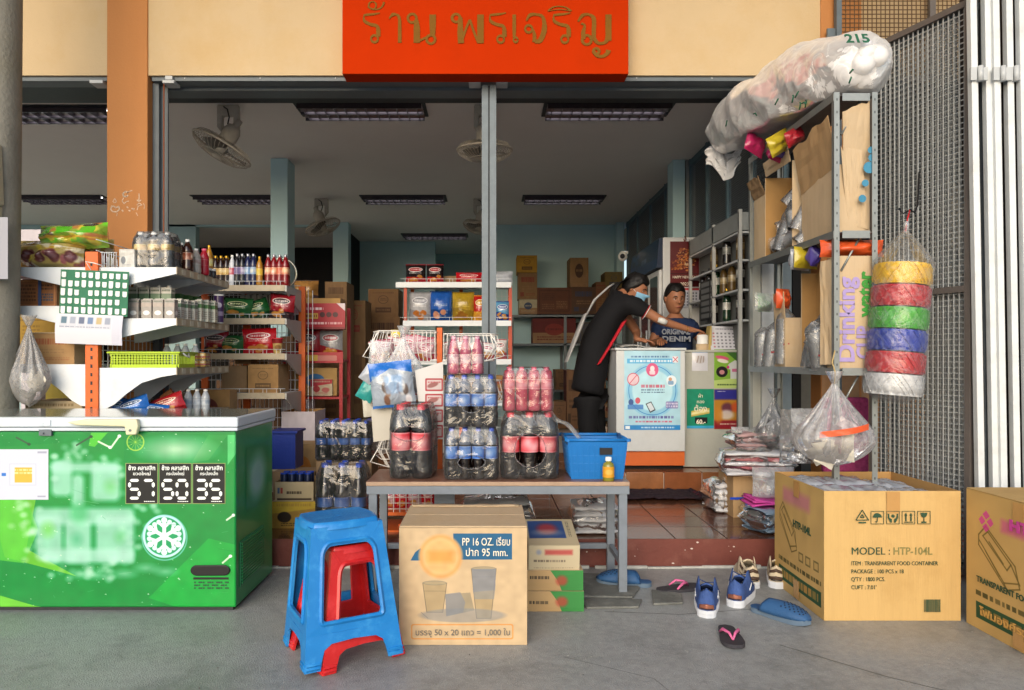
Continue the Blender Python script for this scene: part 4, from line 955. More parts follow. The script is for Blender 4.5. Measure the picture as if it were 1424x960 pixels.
# stack beside it
c=Canvas(240,200,'#c6b694');c.rect(.04,.25,.78,.92,'#2e4c86',.95,0,.02);c.ell(.42,.6,.2,.2,'#b03a3c',.85,.12);c.ell(.4,.45,.25,.1,'#d9cfc0',.5,.1);c.scrib(.84,.3,.9,.9,'#3a3a3a',10,rr,.5);ctop=c.mat('small_carton_top_print',.6)
c=Canvas(240,130,'#cbbd9d');c.ell(.2,.75,.05,.09,'#7d8cb4',.6,.05);c.rect(.32,.66,.86,.84,'#b5393a',.75,.01,.05);c.scrib(.1,.36,.72,.5,'#7b6f60',1,rr,.6);c.scrib(.1,.14,.9,.2,'#8a7f70',1,rr,.4);cfr=c.mat('small_carton_front_print',.6)
carton('small pale carton with blue and red label leaning on two flat boxes',X(735,3.43),X(806,3.43),3.435,3.80,.205,.338,M_card2,cfr,top=ctop,tape=False,tilt=R(7),small=True)
for k in range(2):
 c=Canvas(260,90,'#b99a6d');c.poly([(.42,1),(1,1),(1,0),(.62,0),(.55,.5)],'#3d8a46');c.ell(.62,.5,.1,.25,'#b5463a',.8,.06);c.scrib(.06,.3+.2*k,.4,.6+.2*k,'#4a4034',1,rr,.5)
 carton(('flat carton with green corner, bottom of the stack by the bench','flat carton with green corner, second from the ground by the bench')[k],X(731,3.42)+.004*k,X(812,3.42)-.003*k,3.42+.003*k,3.78,.001+.0985*k,.097+.0985*k,M_card2,c.mat('flat_carton_print_%d'%k,.7),group='flat cartons under the bench end',small=True)
 # --- big gold food-container cartons on the east side
def foldicon(b,kind,x,z,s,y):
 """handling pictograms, as thin ink outlines"""
 t=s*.07;L=lambda pts,w=t,cl=False:[b.prism([(p[0]+n_.x,p[1]+n_.y),(q[0]+n_.x,q[1]+n_.y),(q[0]-n_.x,q[1]-n_.y),(p[0]-n_.x,p[1]-n_.y)],y-.001,y)for p,q in zip(pts,(pts[1:]+pts[:1])if cl else pts[1:])for n_ in[(lambda d:Vector((-d.y,d.x))*w/2)((Vector(q)-Vector(p)).normalized())]]
 P_=lambda a,c_:(x+a*s,z+c_*s)
 if kind!='tri':L([P_(0,0),P_(1,0),P_(1,1),P_(0,1)],t*.6,True)
 if kind=='tri':L([P_(0,.3),P_(1,.3),P_(.5,1.1)],t,True);L([P_(.35,.5),P_(.5,.75),P_(.65,.5)],t,True);L([P_(.2,.1),P_(.8,.1)],t*1.6)
 if kind=='umb':b.prism([P_(.5+.36*math.cos(a),.5+.36*math.sin(a))for a in[PI*k/10 for k in range(11)]][::-1],y-.001,y);L([P_(.5,.5),P_(.5,.2),P_(.42,.12),P_(.36,.2)])
 if kind=='hand':
  b.prism([P_(.5+.14*math.cos(a),.62+.14*math.sin(a))for a in[-2*PI*k/8 for k in range(8)]],y-.001,y)
  for sg_ in(-1,1):b.prism([P_(.5+sg_*q0,q1)for q0,q1 in((.08,.1),(.22,.1),(.4,.5),(.4,.8),(.3,.8),(.28,.5),(.1,.38))][::-1 if sg_>0 else 1],y-.001,y)
 if kind=='up':
  for q0 in(.3,.7):L([P_(q0,.22),P_(q0,.7)],t*1.6);b.prism([P_(q0-.12,.66),P_(q0,.88),P_(q0+.12,.66)][::-1],y-.001,y)
  L([P_(.15,.14),P_(.85,.14)])
 if kind=='glass':b.prism([P_(.22,.88),P_(.78,.88),P_(.7,.6),P_(.5,.48),P_(.3,.6)],y-.001,y);L([P_(.5,.5),P_(.5,.16)]);L([P_(.3,.13),P_(.7,.13)],t*1.6)
def hull_sketch(c,cx,cy_,s,col):
 q=lambda a,d:(cx+a*s,cy_+d*s)
 for pts in([(-.5,.5),(-.3,.72),(.5,.12),(.62,-.3),(.3,-.42),(-.5,.28)],[(-.5,.5),(-.5,.28)],[(-.38,.5),(-.24,.62),(.4,.12),(.3,-.02),(-.38,.5)],[(-.5,.4),(.22,-.3),(.6,-.2)],[(.22,-.3),(.3,-.42)],[(.4,.12),(.62,-.22)],[(-.3,.2),(.1,-.2)],[(-.2,.42),(.2,.08)]):
  c.line([q(*p)for p in pts],.011,col,.85)
def goldbox(label,x0,x1,y0,y1,h,full):
 cx=(x0+x1)/2;t=thing('food_container_carton',label,'carton',(0,0,0),0,'large food container cartons')
 c=Canvas(280,300,'#c9a566');
 hull_sketch(c,.3,.52,.34,'#6b5a2c')
 c.rect(.1,.08,.95,.2,'#234c33',.95);c.scrib(.14,.1,.9,.18,'#b98b45',1,rr,.8);c.scrib(.1,.24,.95,.29,'#4f4a28',1,rr,.7)
 u,v=.32,.8
 if full:c.rect(.2,.78,.75,.9,'#c4689a',.55,.02,.06)
 else:
  for du,dv in((0,.045),(0,-.045),(.04,0),(-.04,0)):c.poly([(.2+du+a*.034,.8+dv+d*.034)for a,d in((0,1),(1,0),(0,-1),(-1,0))],'#d43f9a',.8)
  c.rect(.34,.76,.8,.85,'#d0449a',.55,.01,.04)
 for k,uu in enumerate((.55,.68,.82)):c.rect(uu,.34,uu+.09,.42,'#4f4a28',.6);c.rect(uu+.015,.355,uu+.075,.405,'#c9a566',.9)
 c.noise(.04,26,9);side=c.mat('gold_carton_side_print_%d'%full,.7)
 b=MB();sbox(b,x0,x1,y0,y1,.001,h,{'l':1,'*':0},7,.006,5 if full else 9,'t');e=.005
 if full:
  b.quad((x1-e,y0+e,.3),(x0+e,y0+e,.3),(x0+e,y0+e,h),(x1-e,y0+e,h),2);b.quad((x0+e,y1-e,.3),(x1-e,y1-e,.3),(x1-e,y1-e,h),(x0+e,y1-e,h),2)
  b.quad((x0+e,y0+e,.3),(x0+e,y1-e,.3),(x0+e,y1-e,h),(x0+e,y0+e,h),2);b.quad((x1-e,y1-e,.3),(x1-e,y0+e,.3),(x1-e,y0+e,h),(x1-e,y1-e,h),2)
  for q in((x0,x1,y0,y0+e),(x0,x1,y1-e,y1),(x0,x0+e,y0+e,y1-e),(x1-e,x1,y0+e,y1-e)):b.quad((q[0],q[2],h),(q[1],q[2],h),(q[1],q[3],h),(q[0],q[3],h),2)
 b.build('body',[M_cardy,side,M_cardin],t,bevel=0)
 if not full:
  for s in(0,1):
   b=MB();b.box(x0+.001,x1-.001,y0+.001+s*(y1-y0)/2,y0-.001+(s+1)*(y1-y0)/2,h+.0005,h+.004);b.build('flap',[M_cardy],t,bevel=.0015)
  b=MB();b.box(x0+.3,x1-.2,y0,y1,h+.0042,h+.0048);b.build('tape',[M_tape],t)
 b=MB();b.box(x0-.0075,x0-.0068,(y0+y1)/2-.03,(y0+y1)/2+.03,h*.86,h-.004);b.build('tape',[M_tape],t);b=MB();b.box(x0-.0075,x0-.0068,(y0+y1)/2-.03,(y0+y1)/2+.03,.01,.1);b.build('tape',[M_tape],t)
 return t
gx0,gx1,gh=X(1146,3.3),X(1336,3.3),Z(683,3.3)
g1=goldbox('open gold carton of transparent food containers with its flaps up',gx0,gx1,3.3,3.87,gh,True)
G=lambda zx,zy,y=3.3-.0085:(X(1060+zx*364/1205,3.3),y,Z(630+zy*290/960,3.3))
text('MODEL :',.048,M_inkg,g1,G(405,466),width=G(580,0)[0]-G(405,0)[0],bold=0);text('HTP-104L',.048,mat('faded_green_ink','#7f7a4a',.7,bump=0),g1,G(597,466),width=G(775,0)[0]-G(597,0)[0],bold=.01)
for s,zy,xe in(('ITEM : TRANSPARENT FOOD CONTAINER',515,802),('PACKAGE : 100 PCS x 18',552,645),("Q'TY : 1800 PCS.",588,560),("CUFT : 7.01'",625,520)):
 text(s,.026,M_inkg,g1,G(405,zy),width=G(xe,0)[0]-G(405,0)[0])
for kind,zx in(('tri',427),('umb',496),('hand',568),('up',639),('glass',710)):
 b=MB();p=G(zx,325);foldicon(b,kind,p[0],p[2],.0175,p[1])if False else foldicon(b,kind,p[0],p[2],(G(zx+58,0)[0]-p[0]),p[1]);b.build('pictogram',[M_inkg],g1)
b=MB();p=G(740,730);q=G(816,672);x=p[0];rb=random.Random(2)
while x<q[0]:w=rb.choice((.0012,.002,.003));b.box(x,x+w,p[1]-.0006,p[1],p[2],q[2]);x+=w+rb.choice((.0012,.002))
b.build('barcode',[M_inkg],g1)
b=MB();b.box((gx0+gx1)/2-.03,(gx0+gx1)/2+.03,3.3-.0085,3.3-.0078,gh-.1,gh-.003);b.build('tape',[M_tape],g1)
text('HTP-104L',.05,M_inkg,g1,(gx0-.0085,3.62,.36),right=(0,-1,0),width=.2,bold=.03)
g2=goldbox('closed gold food container carton at the frame edge, next to the open one',2.178,2.76,2.62,3.28,.613,False)
text('TRANSPARENT FOOD CONTAINER',.036,M_inkg,g2,(2.178-.0085,3.2,.215),right=(0,-1,0),width=.54,bold=.02)
text('โฟมองค์รวมเหลี่ยม',.045,mat('gold_on_green','#c99b52',.7),g2,(2.178-.0095,3.18,.075),right=(0,-1,0),width=.5,bold=.02)
text('HTP',.06,mat('magenta_print','#c7479a',.7),g2,(2.178-.0085,3.0,.49),right=(0,-1,0),width=.16,bold=.06)
# clear packets filling the open carton
for i in range(3):
 for j in range(2):
  w,d=(gx1-gx0-.04)/3,.25;b=MB()
  xx=gx0+.02+(i+.5)*w;yy=3.33+j*.26+d/2;sd=i*7+j*3
  b.grid(lambda u,v:(xx+(u-.5)*w*1.03,yy+(v-.5)*d*1.04,gh-(.012 if i<2 else .028)+.026*(math.sin(PI*u)*math.sin(PI*v))**.4-.02+.014*mnoise.noise((u*5+sd,v*4,sd))),14,12);
  o=b.build('container_packet',[mat('silver_poly_packet','#a9adb5',.16,var=.22,vscale=10,bump=.5,bscale=22,coat=.5)])
  tag(o,'clear packet in the open gold carton, '+('front row ' if j==0 else 'back row ')+('by the printed side','in the middle','sunk lower')[i],'packet','packets in the gold carton')
  # shoes
def outline(L,W,n=28):
 """half widths of a sole along its length, heel at 0"""
 pts=[]
 for k in range(n+1):
  t=k/n;w=W/2*(max(0,1-(max(0,.16-t)/.16)**2.2)**.5)*(max(0,1-(max(0,t-.74)/.26)**2.3)**.5)*(.74+.26*max(0,math.sin(PI*(t-.25)/.9))-.05*math.sin(PI*t*2)*0);pts.append((t*L,w))
 return pts
def sole(b,L,W,z0,z1,m=0,rock=.0):
 o=outline(L,W);z=lambda t:rock*max(0,(t-.7)/.3)**2
 lo=[(b.add((w,y,z0+z(y/L))),b.add((-w,y,z0+z(y/L))))for y,w in o];hi=[(b.add((w,y,z1+z(y/L))),b.add((-w,y,z1+z(y/L))))for y,w in o]
 for i in range(len(o)-1):
  b.face([hi[i][0],hi[i+1][0],hi[i+1][1],hi[i][1]],m);b.face([lo[i][1],lo[i+1][1],lo[i+1][0],lo[i][0]],m)
  b.face([lo[i][0],lo[i+1][0],hi[i+1][0],hi[i][0]],m,None,True);b.face([hi[i][1],hi[i+1][1],lo[i+1][1],lo[i][1]],m,None,True)
def wfun(L,W):
 o=outline(L,W)
 def f(y):
  k=max(0,min(len(o)-1.001,y/L*(len(o)-1)));i=int(k);return o[i][1]+(o[i+1][1]-o[i][1])*(k-i)
 return f
M_rubberw=mat('white_foam_sole','#d3d6da',.5,var=.06,bump=.1);M_lace=mat('blue_lace','#2c3f6e',.8);M_in=mat('shoe_lining','#1d2433',.9)
def sneaker(label,x,y,rz,up,acc,L=.31,W=.118,heel=.10,stripes=None,name='sneaker',group=None,laces=True,solem=None):
 t=thing(name,label,'shoe',(x,y,.001),rz,group);w=wfun(L,W*.93)
 b=MB();sole(b,L,W,0,.016,0,.012);b.build('outsole',[solem or M_rubberw],t,bevel=.003)
 b=MB();sole(b,L*.985,W*1.02,.017,.034,0,.014);b.build('midsole',[M_rubberw],t,bevel=.005)
 b=MB();top=.038
 def wall(u,v): # round the heel, left mid to right mid
  s=2*u-1;yy=(abs(s)**1.6)*L*.52;q=1 if s>0 else-1
  ww=w(max(yy,0.004))if abs(s)>.12 else w(.12**1.6*L*.52)*abs(s)/.12
  h=heel*(1-.28*math.sin(PI*min(1,abs(s)*1.1)))+.012*(abs(s)>.8)
  lean=1-.28*v**2-.05*math.sin(PI*v)*-1
  return(q*ww*lean,.006+yy*(1-.0*v)+.012*v*(1-abs(s)),top-.012+(h+.01)*v)
 b.grid(wall,28,7,0)
 def vamp(u,v):
  a=PI*u;yy=L*(.46+.535*v);ww=w(min(yy,L*.999))*.985;h=.068*(1-v)**.8+.028*(1-v**6)
  return(-ww*math.cos(a)*(1-.1*math.sin(a)*(1-v)),yy,top-.012+.012*v*v+h*math.sin(a)**.8)
 b.grid(vamp,14,12,0);b.build('upper',[up],t,solid=.004)
 b=MB();b.grid(lambda u,v:((u-.5)*.05,L*(.40+.26*v),top+.075-.028*v+.012*(1-v)-.01*(2*u-1)**2),4,5);b.build('tongue',[up],t,solid=.006)
 b=MB();sole(b,L*.5,W*.7,.04,.043);b.build('insole',[M_in],t)
 if laces:
  b=MB()
  for k in range(5):yy=L*(.5+.05*k);z=top+.078-.0105*k;b.tube([(-.025,yy,z-.008),(0,yy+.01,z),(.025,yy,z-.008)],.003,5)
  b.tube([(0,L*.5,top+.082),(-.03,L*.44,top+.1),(-.045,L*.5,top+.075),(-.05,L*.45,top+.05)],.0026,5);b.tube([(0,L*.5,top+.082),(.03,L*.42,top+.095),(.048,L*.5,top+.07),(.06,L*.56,top+.035)],.0026,5)
  b.build('lace',[M_lace],t)
  b=MB();b.grid(lambda u,v:tuple(Vector(wall(.5+(u-.5)*.26,.12+v*.24))*1.0+Vector((0,-.004,0))),8,3);b.build('heel_counter',[acc],t,solid=.002)
  for sx_ in(-1,1):
   b=MB();b.tube([(sx_*w(L*.75)*.98,L*.74,.06),(sx_*w(L*.55)*.97,L*.52,.085),(sx_*w(L*.45)*1.0,L*.4,.06)],.004,5);b.build('stripe',[M_rubberw],t)
 if stripes:
  for k in range(2):
   b=MB();b.grid(lambda u,v:tuple(Vector(wall(.06+u*.88,.2+.42*k+v*.2))+Vector((0,-.003,.001))),20,1);b.build('stripe',[stripes],t,solid=.003)
 return t
M_snk=mat('blue_mesh_upper','#3c568f',.7,var=.25,vscale=40,bump=.4,bscale=220);M_cop=mat('copper_trim','#8d5a48',.35,var=.15,metal=.3)
sneaker('blue running shoe with copper heel, the nearer of the pair',X(984,3.31),3.325,R(-17),M_snk,M_cop,group='blue running shoes')
sneaker('blue running shoe with copper heel, nearer the striped pair',X(1022,3.45),3.465,R(-30),M_snk,M_cop,group='blue running shoes')
M_tan=mat('cream_canvas','#c3b49a',.7,var=.15);M_brn=mat('dark_brown_strap','#4f3d33',.5,var=.2)
sneaker('brown and cream striped slip-on shoe beside the blue runners',X(1049,3.74),3.75,R(-6),M_tan,M_brn,L=.275,W=.112,heel=.085,stripes=M_brn,name='slip_on_shoe',group='striped slip-on shoes',laces=False)
sneaker('brown and cream striped slip-on shoe against the gold carton',X(1081,3.74),3.755,R(-24),M_tan,M_brn,L=.275,W=.112,heel=.085,stripes=M_brn,name='slip_on_shoe',group='striped slip-on shoes',laces=False)
M_blueslip=mat('blue_rubber','#2f5580',.6,var=.12,bump=.2,bscale=90);M_slipsole=mat('grey_foam','#5d6f80',.7,var=.1)
def clog(label,x,y,rz,L=.29,W=.105):
 t=thing('clog',label,'slipper',(x,y,.001),rz,'blue rubber clogs');w=wfun(L,W)
 b=MB();sole(b,L,W,0,.022,0,.008);b.build('sole',[M_slipsole],t,bevel=.004)
 b=MB()
 def vamp(u,v):
  a=PI*u;yy=L*(.30+.70*v);ww=w(min(yy,L*.999));h=.058*(1-v**3)*(.85+.15*v)+.006
  return(-ww*math.cos(a),yy-.03*(1-v)*(1-math.sin(a)),.02+.006*v*v+h*math.sin(a)**.7)
 b.grid(vamp,16,14,0);b.build('upper',[M_blueslip],t,solid=.005)
 b=MB()
 for i in range(7):
  for j in range(5):
   p=Vector(vamp(.26+.08*i,.42+.1*j+.05*(i%2)));q=Vector(vamp(.26+.08*i,.44+.1*j+.05*(i%2)));nrm=Vector((p.x*6,.2,.6)).normalized()
   b.tube([p+nrm*.001,p+nrm*.0042],.0036,6)
 b.build('vent_hole',[M_in],t,kind='stuff')
 b=MB();sole(b,L*.6,W*.8,.0225,.025);b.build('footbed',[M_blueslip],t)
 return t
clog('blue perforated rubber clog lying alone near the gold carton',X(1046,3.44),3.45,R(-140))
clog('blue rubber clog half under the bench leg',X(905,3.82),3.80,R(78))
M_ffs=mat('dark_grey_foam','#3d3b3f',.75,var=.1,bump=.2);M_ffp=mat('pink_rubber','#c9628f',.45,var=.08)
def flipflop(label,x,y,rz,rx=0.,z=.001):
 t=thing('flip_flop',label,'flip-flop',(x,y,z),rz,'grey and pink flip-flops',rx);L,W=.25,.095;w=wfun(L,W)
 b=MB();sole(b,L,W,0,.016,0,.006);b.build('sole',[M_ffs],t,bevel=.003)
 b=MB();top=(0,L*.72,.02)
 for s in(-1,1):b.tube([(0,L*.74,.018),(s*.012,L*.66,.04),(s*.032,L*.52,.042),(s*w(L*.4)*.95,L*.38,.018)],[.004,.006,.0075,.005],6)
 b.build('strap',[M_ffp],t);return t
flipflop('pink strapped grey flip-flop beside the bench leg',X(915,3.68),3.70,R(-72))
flipflop('pink strapped grey flip-flop, alone and nearest to the viewer',X(1022,3.08),3.21,R(172))
# concrete pole, its boxes
M_pole=mat('weathered_concrete_pole','#8d8a80',.85,var=.2,vscale=6,bump=.4,bscale=50,dirt='#77725f',dscale=3,damt=.6)
b=MB();b.lathe([(.135,-.05),(.135,2.0),(.13,6.5)],24);b.M=Matrix()
o=b.build('concrete_pole',[M_pole]);o.location=(-2.86,4.12,0);o.rotation_euler=(0,R(.55),0);tag(o,'round weathered grey concrete pole at the frame edge behind the freezer','pole')
t=thing('meter_box','beige metal utility box strapped to the round concrete pole','box',(-2.80,3.97,2.0))
M_meter=mat('beige_meter_paint','#b5ae97',.6,var=.1,dirt='#8d8672',dscale=5,damt=.4)
b=MB();b.prism([(-.12,.09),(.075,.05),(.078,-.30),(.06,-.33),(-.12,-.37)],-.03,.06);b.build('cover',[M_meter],t,bevel=.006)
b=MB();b.prism([(-.12,.42),(.072,.40),(.085,.065),(.075,.056),(-.12,.095)],-.03,.06);b.build('upper_cover',[M_meter],t,bevel=.006)
b=MB();b.box(-.12,.085,-.036,-.029,-.345,-.335);b.build('strap',[M_steel],t)
c=Canvas(60,90,'#a9a9b0');c.scrib(.2,.3,.9,.7,'#a4a4b0',6,rr,.4);b=MB();b.box(-3.0,X(10,3.96),3.965,3.968,Z(388,3.96),Z(302,3.96));tag(b.build('paper_sheet',[c.mat('pole_sheet_print',.7)]),'pale sheet of paper taped to the concrete pole below the box','paper')
# gondola shelving, seen end-on in front of the column
GY0,GY1=4.25,5.10
gxl,gxr,gp0,gp1=X(18,GY0),X(245,GY0),X(120,GY0),X(138,GY0)
ga=thing('gondola_shelf','white double sided shop shelving with orange end post, seen end-on','shelving',(0,0,0))
RL=(1.744,1.442,1.149,.86);LL=(1.744,1.515,1.17,.86)
def bracket(b,xa,xb,zt,y,curved=False,t=.012):
 """end panel under a shelf, deep at the post (xa) and thin at the lip (xb)"""
 w=xb-xa;deep=.135 if not curved else .25
 if curved:pts=[(xa,zt),(xb,zt),(xb,zt-.04),(xa+w*.8,zt-.055),(xa+w*.55,zt-.09),(xa+w*.35,zt-.155),(xa+w*.2,zt-.215),(xa+w*.08,zt-.245),(xa,zt-deep)]
 else:pts=[(xa,zt),(xb,zt),(xb,zt-.04),(xa+w*.15,zt-.128),(xa,zt-deep)]
 if w>0:pts=pts[::-1]
 b.prism(pts,y,y+t)
for side,xb,levels in((1,gxr,RL),(-1,gxl,LL)):
 xa=gp1 if side>0 else gp0
 for k,z in enumerate(levels):
  x0,x1=min(xa,xb),max(xa,xb)
  b=MB();b.box(x0,x1,GY0+.013,GY1,z-.026,z-.001);sh=b.build('shelf',[M_shelf],ga,bevel=.003)
  b=MB();e=xb+.004*side;b.box(min(xb,e),max(xb,e),GY0+.002,GY1,z-.042,z+.004);b.build('price_rail',[M_rail],sh)
  for kk in range(7):
   b=MB();y=GY0+.07+kk*.117;b.box(min(xb,e+.001*side),max(xb,e+.002*side),y,y+.05,z-.036,z-.004);b.build('price_tag',[mat('paper_tag','#cfc8b4',.7)],sh)
  for y in(GY0,GY1-.012,GY0+.42):
   b=MB();bracket(b,xa,xb,z-.0015 if y!=GY0 else z+.001,y,k==2);b.build('bracket',[M_shelf],ga,bevel=.002)
for y in(GY0-.014,GY1-.03):
 b=MB();b.box(gp0,gp1,y,y+.044,PZ,1.835 if y<5 else 1.80);p=b.build('post',[M_opost],ga,bevel=.003)
 b=MB()
 for k in range(30):z=.3+k*.05;b.box((gp0+gp1)/2-.006,(gp0+gp1)/2+.006,y-.0012,y-.0002,z,z+.02)
 b.build('slot',[M_capblack],p,kind='stuff')
b=MB();cx=(gp0+gp1)/2
for k in range(15):y=GY0+.06+k*.055;b.tube([(cx,y,PZ+.05),(cx,y,1.83)],.0028,5)
for k in range(26):z=PZ+.1+k*.066;b.tube([(cx+.004,GY0+.03,z),(cx+.004,GY1-.03,z)],.0028,5)
b.build('wire_back',[M_shelf],ga,kind='stuff')
b=MB() # wire guard on the top, next to the post
for k in range(7):x=gp1+.01+k*.014;b.tube([(x,GY0+.012,RL[0]),(x,GY0+.012,RL[0]+.09)],.002,5)
b.tube([(gp1,GY0+.012,RL[0]+.09),(gp1+.1,GY0+.012,RL[0]+.09)],.002,5);b.build('wire_guard',[M_shelf],ga,kind='stuff')
gb=thing('gondola_shelf','dim shelving run with tan price rails facing out, behind the end-on one','shelving',(0,0,0))
BY=5.3;bxa,bxb=-2.31,X(396,BY);BL=(1.746,1.502,1.242,.951,.42)
for z in BL:
 b=MB();b.box(bxa,bxb,BY+.004,BY+.42,z-.026,z-.001);sh=b.build('shelf',[M_shelf],gb,bevel=.003)
 b=MB();b.box(bxa,bxb,BY,BY+.0038,z-.042,z+.002);b.build('price_rail',[M_rail],sh)
 b=MB();b.tube([(bxa,BY+.012,z+.032),(bxb,BY+.012,z+.032)],.002,5)
 for k in range(8):x=bxa+(bxb-bxa)*(k+.5)/8;b.tube([(x-.014,BY+.012,z),(x-.014,BY+.012,z+.032)],.0017,4);b.tube([(x+.014,BY+.012,z),(x+.014,BY+.012,z+.032)],.0017,4)
 b.build('wire_rail',[M_shelf],sh)
 b=MB();b.M=Matrix();pts=[(BY+.004,z),(BY+.42,z),(BY+.42,z-.17),(BY+.3,z-.15),(BY+.004,z-.045)];b.prism(pts,bxb+.001,bxb+.012,plane='yz');b.build('bracket',[mat('grey_shelf_enamel','#a9a9a5',.4,var=.08)],gb)
for x in(bxa+.02,bxb-.45,bxb-.01):
 b=MB();b.box(x,x+.05,BY+.424,BY+.46,FZ,1.78);b.build('post',[M_opost],gb)
b=MB()
for k in range(26):x=bxa+.03+k*.035;b.tube([(x,BY+.43,FZ),(x,BY+.43,1.75)],.0026,5)
for k in range(20):z=FZ+.05+k*.075;b.tube([(bxa,BY+.432,z),(bxb,BY+.432,z)],.0026,5)
b.build('wire_back',[M_shelf],gb,kind='stuff')
# goods on the end-on shelving, street end first
def on(px,Y):return X(px,Y)
c=Canvas(200,90,'#b5a05a');rn=random.Random(5)
for k in range(26):c.ell(rn.random(),rn.random(),rn.uniform(.03,.09),rn.uniform(.06,.16),rn.choice(('#d9c24a','#7b3f45','#a5803a','#e8e2c8','#8c4450','#d3a83e')),.85,.02)
for k in range(5):c.ell(.12+.19*k,.42,.07,.2,'#5c2730',.9,.02);c.ell(.12+.19*k,.45,.035,.1,'#b28a90',.6,.03)
c.line([(0,.72),(.5,.8),(1,.7)],.012,'#e9e4d0',.8);nm1=c.mat('brown_noodle_print',.12,.8,.7,14)
c=Canvas(200,90,'#8fb03c')
for k in range(26):c.ell(rn.random(),rn.random(),rn.uniform(.04,.1),rn.uniform(.06,.16),rn.choice(('#6fd034','#dcd54a','#5b4a34','#9fe050','#e8d24a','#c57a44')),.85,.02)
for k in range(3):c.rect(.1+.3*k,.5,.3+.3*k,.8,'#58c02a',.9,.02);c.ell(.2+.3*k,.88,.1,.09,'#2b2320',.8)
c.line([(0,.42),(.5,.4),(1,.3)],.03,'#d9a83a',.9);nm2=c.mat('green_noodle_print',.12,.8,.7,14)
for lab,px,z,w,h,d,m,y,ry in(('clear bag of brown noodle packs on the top shelf by the orange post',70,LL[0],.43,.165,.26,nm1,4.42,0),('clear bag of green noodle packs lying on the brown noodle bag',105,LL[0]+.135,.42,.14,.24,nm2,4.44,R(-3)),('half hidden bag of brown noodle packs behind the front noodle bag',137,LL[0]-0,.2,.2,.22,nm1,4.6,0)):
 o=bag(lab,on(px,y),y,z,w,h*1.12,d,m,'noodle_bag','bag','noodle bags on the top shelf',ry=ry,n=14,wr=.7,seed=px)
c=Canvas(160,110,'#8a5a34');c.rect(.03,.04,.97,.96,'#b67a48',.9,.02);c.rect(.06,.08,.94,.92,'#8f5c36');c.scrib(.1,.18,.55,.84,'#5c3a22',5,rn,.6);c.scrib(.58,.2,.92,.5,'#3f4658',3,rn,.7);c.scrib(.6,.6,.92,.84,'#4a2f1e',2,rn,.6)
carton('brown woodgrain printed box with a blue strap on the second shelf',on(21,4.35),on(83,4.35),4.32,4.6,LL[1]+.001,LL[1]+.165,M_card,c.mat('woodgrain_box_print',.5),small=True)
b=MB();xx=on(59,4.34);b.box(xx-.009,xx+.009,4.312,4.3155,LL[1]+.004,LL[1]+.165);tag(b.build('strapping_band',[mat('blue_strap','#3b4a6c',.4)]),'blue plastic band round the woodgrain printed box','band')
carton('brown woodgrain box pushed against the green pocket chart',on(84,4.4),on(118,4.4),4.36,4.64,LL[1]+.001,LL[1]+.155,M_card,c.mat('woodgrain_box_print'),small=True)
carton('plain tan carton with faint red emblem on the third shelf',on(38,4.33),on(106,4.33),4.31,4.6,LL[2]+.001,LL[2]+.185,M_card2,boxprint('tan_emblem_print','#b08a5c','#a35a3c',3,1,'#9a7a54'),seed=4,tape=False)
carton('yellow carton behind the tan one on the third shelf',on(30,4.72),on(98,4.72),4.66,4.95,LL[2]+.001,LL[2]+.32,mat('yellow_card','#a5822e',.7),boxprint('yellow_box_print','#a5822e','#6e5420',7,3),small=True)
carton('long pale carton on the bottom shelf behind the freezer lid',on(38,4.33),on(117,4.33),4.31,4.62,LL[3]+.001,LL[3]+.09,M_card2,boxprint('pale_strip_print','#b9a684','#84704e',8,1),small=True)
carton('dark red carton at the back of the top shelf beside the pole',on(18,4.8),on(50,4.8),4.72,4.95,LL[0]+.001,LL[0]+.22,mat('maroon_card','#5c1f22',.6),small=True)
carton('yellow green carton low on the bottom shelf beside the orange post',on(70,4.75),on(117,4.75),4.7,4.95,LL[3]+.001,LL[3]+.2,mat('mustard_card','#8a7a2c',.7),small=True)
# pocket chart hung on the post
hc=thing('pocket_chart','green chart with rows of white paper pockets and printed sheet below','chart',(X(130,4.2),4.215,Z(376,4.2)),0,ry=R(2.2))
c=Canvas(300,200,'#2c6e50');rn=random.Random(8)
cw,chh=X(177,4.2)-X(82,4.2),Z(377,4.2)-Z(440,4.2)
b=MB();b.box(-cw/2,cw/2,0,.004,-chh,0);b.build('board',[mat('pocket_chart_green','#2c6e50',.6,var=.12)],hc)
mpock=mat('white_pocket_paper','#dfe2e0',.7,var=.06);mpk=[]
for j in range(5):
 for i in range(10):
  if rn.random()<.17:
   continue
  bb=MB();u=-cw/2+cw*(i+.5)/10+rn.gauss(0,.0012);v=-chh*(j+.58)/5.15+rn.gauss(0,.001);w_,h_=.0125,rn.choice((.016,.016,.018,.021))
  bb.prism([(u-w_,v+h_),(u-w_,v-h_*.7),(u-w_*.6,v-h_),(u+w_*.6,v-h_),(u+w_,v-h_*.7),(u+w_,v+h_)],-.0035,-.0005);bb.build('pocket',[mpock],hc)
c=Canvas(280,130,'#dcdde4');c.rect(.84,0,1,1,'#d2d2de');
for k,q in enumerate(('#2f5a6c','#9aa3b5','#3b4a6a','#4a6a9a','#c9a85a','#8a93a5')):c.rect(.08+.13*k,.68,.16+.13*k,.9,q,.85,.01,.01);c.rect(.06+.13*k,.52,.18+.13*k,.94,'#a9adbd',.25)
c.scrib(.06,.54,.82,.6,'#9096a8',1,rn,.5)
b=MB();b.grid(lambda u,v:(-cw/2-.012+(cw-.008)*u,-.006-.01*math.sin(PI*v)+.006*math.sin(3*u),-chh+.006-.175*(1-v)),10,6);b.build('printed_sheet',[c.mat('chart_sheet_print',.6)],hc)
b=MB();b.tube([(-.02,-.004,.002),(-.05,-.01,.05),(.01,-.03,.04),(.05,-.012,.03),(.03,-.004,0)],.003,5);b.build('tie',[M_white],hc)
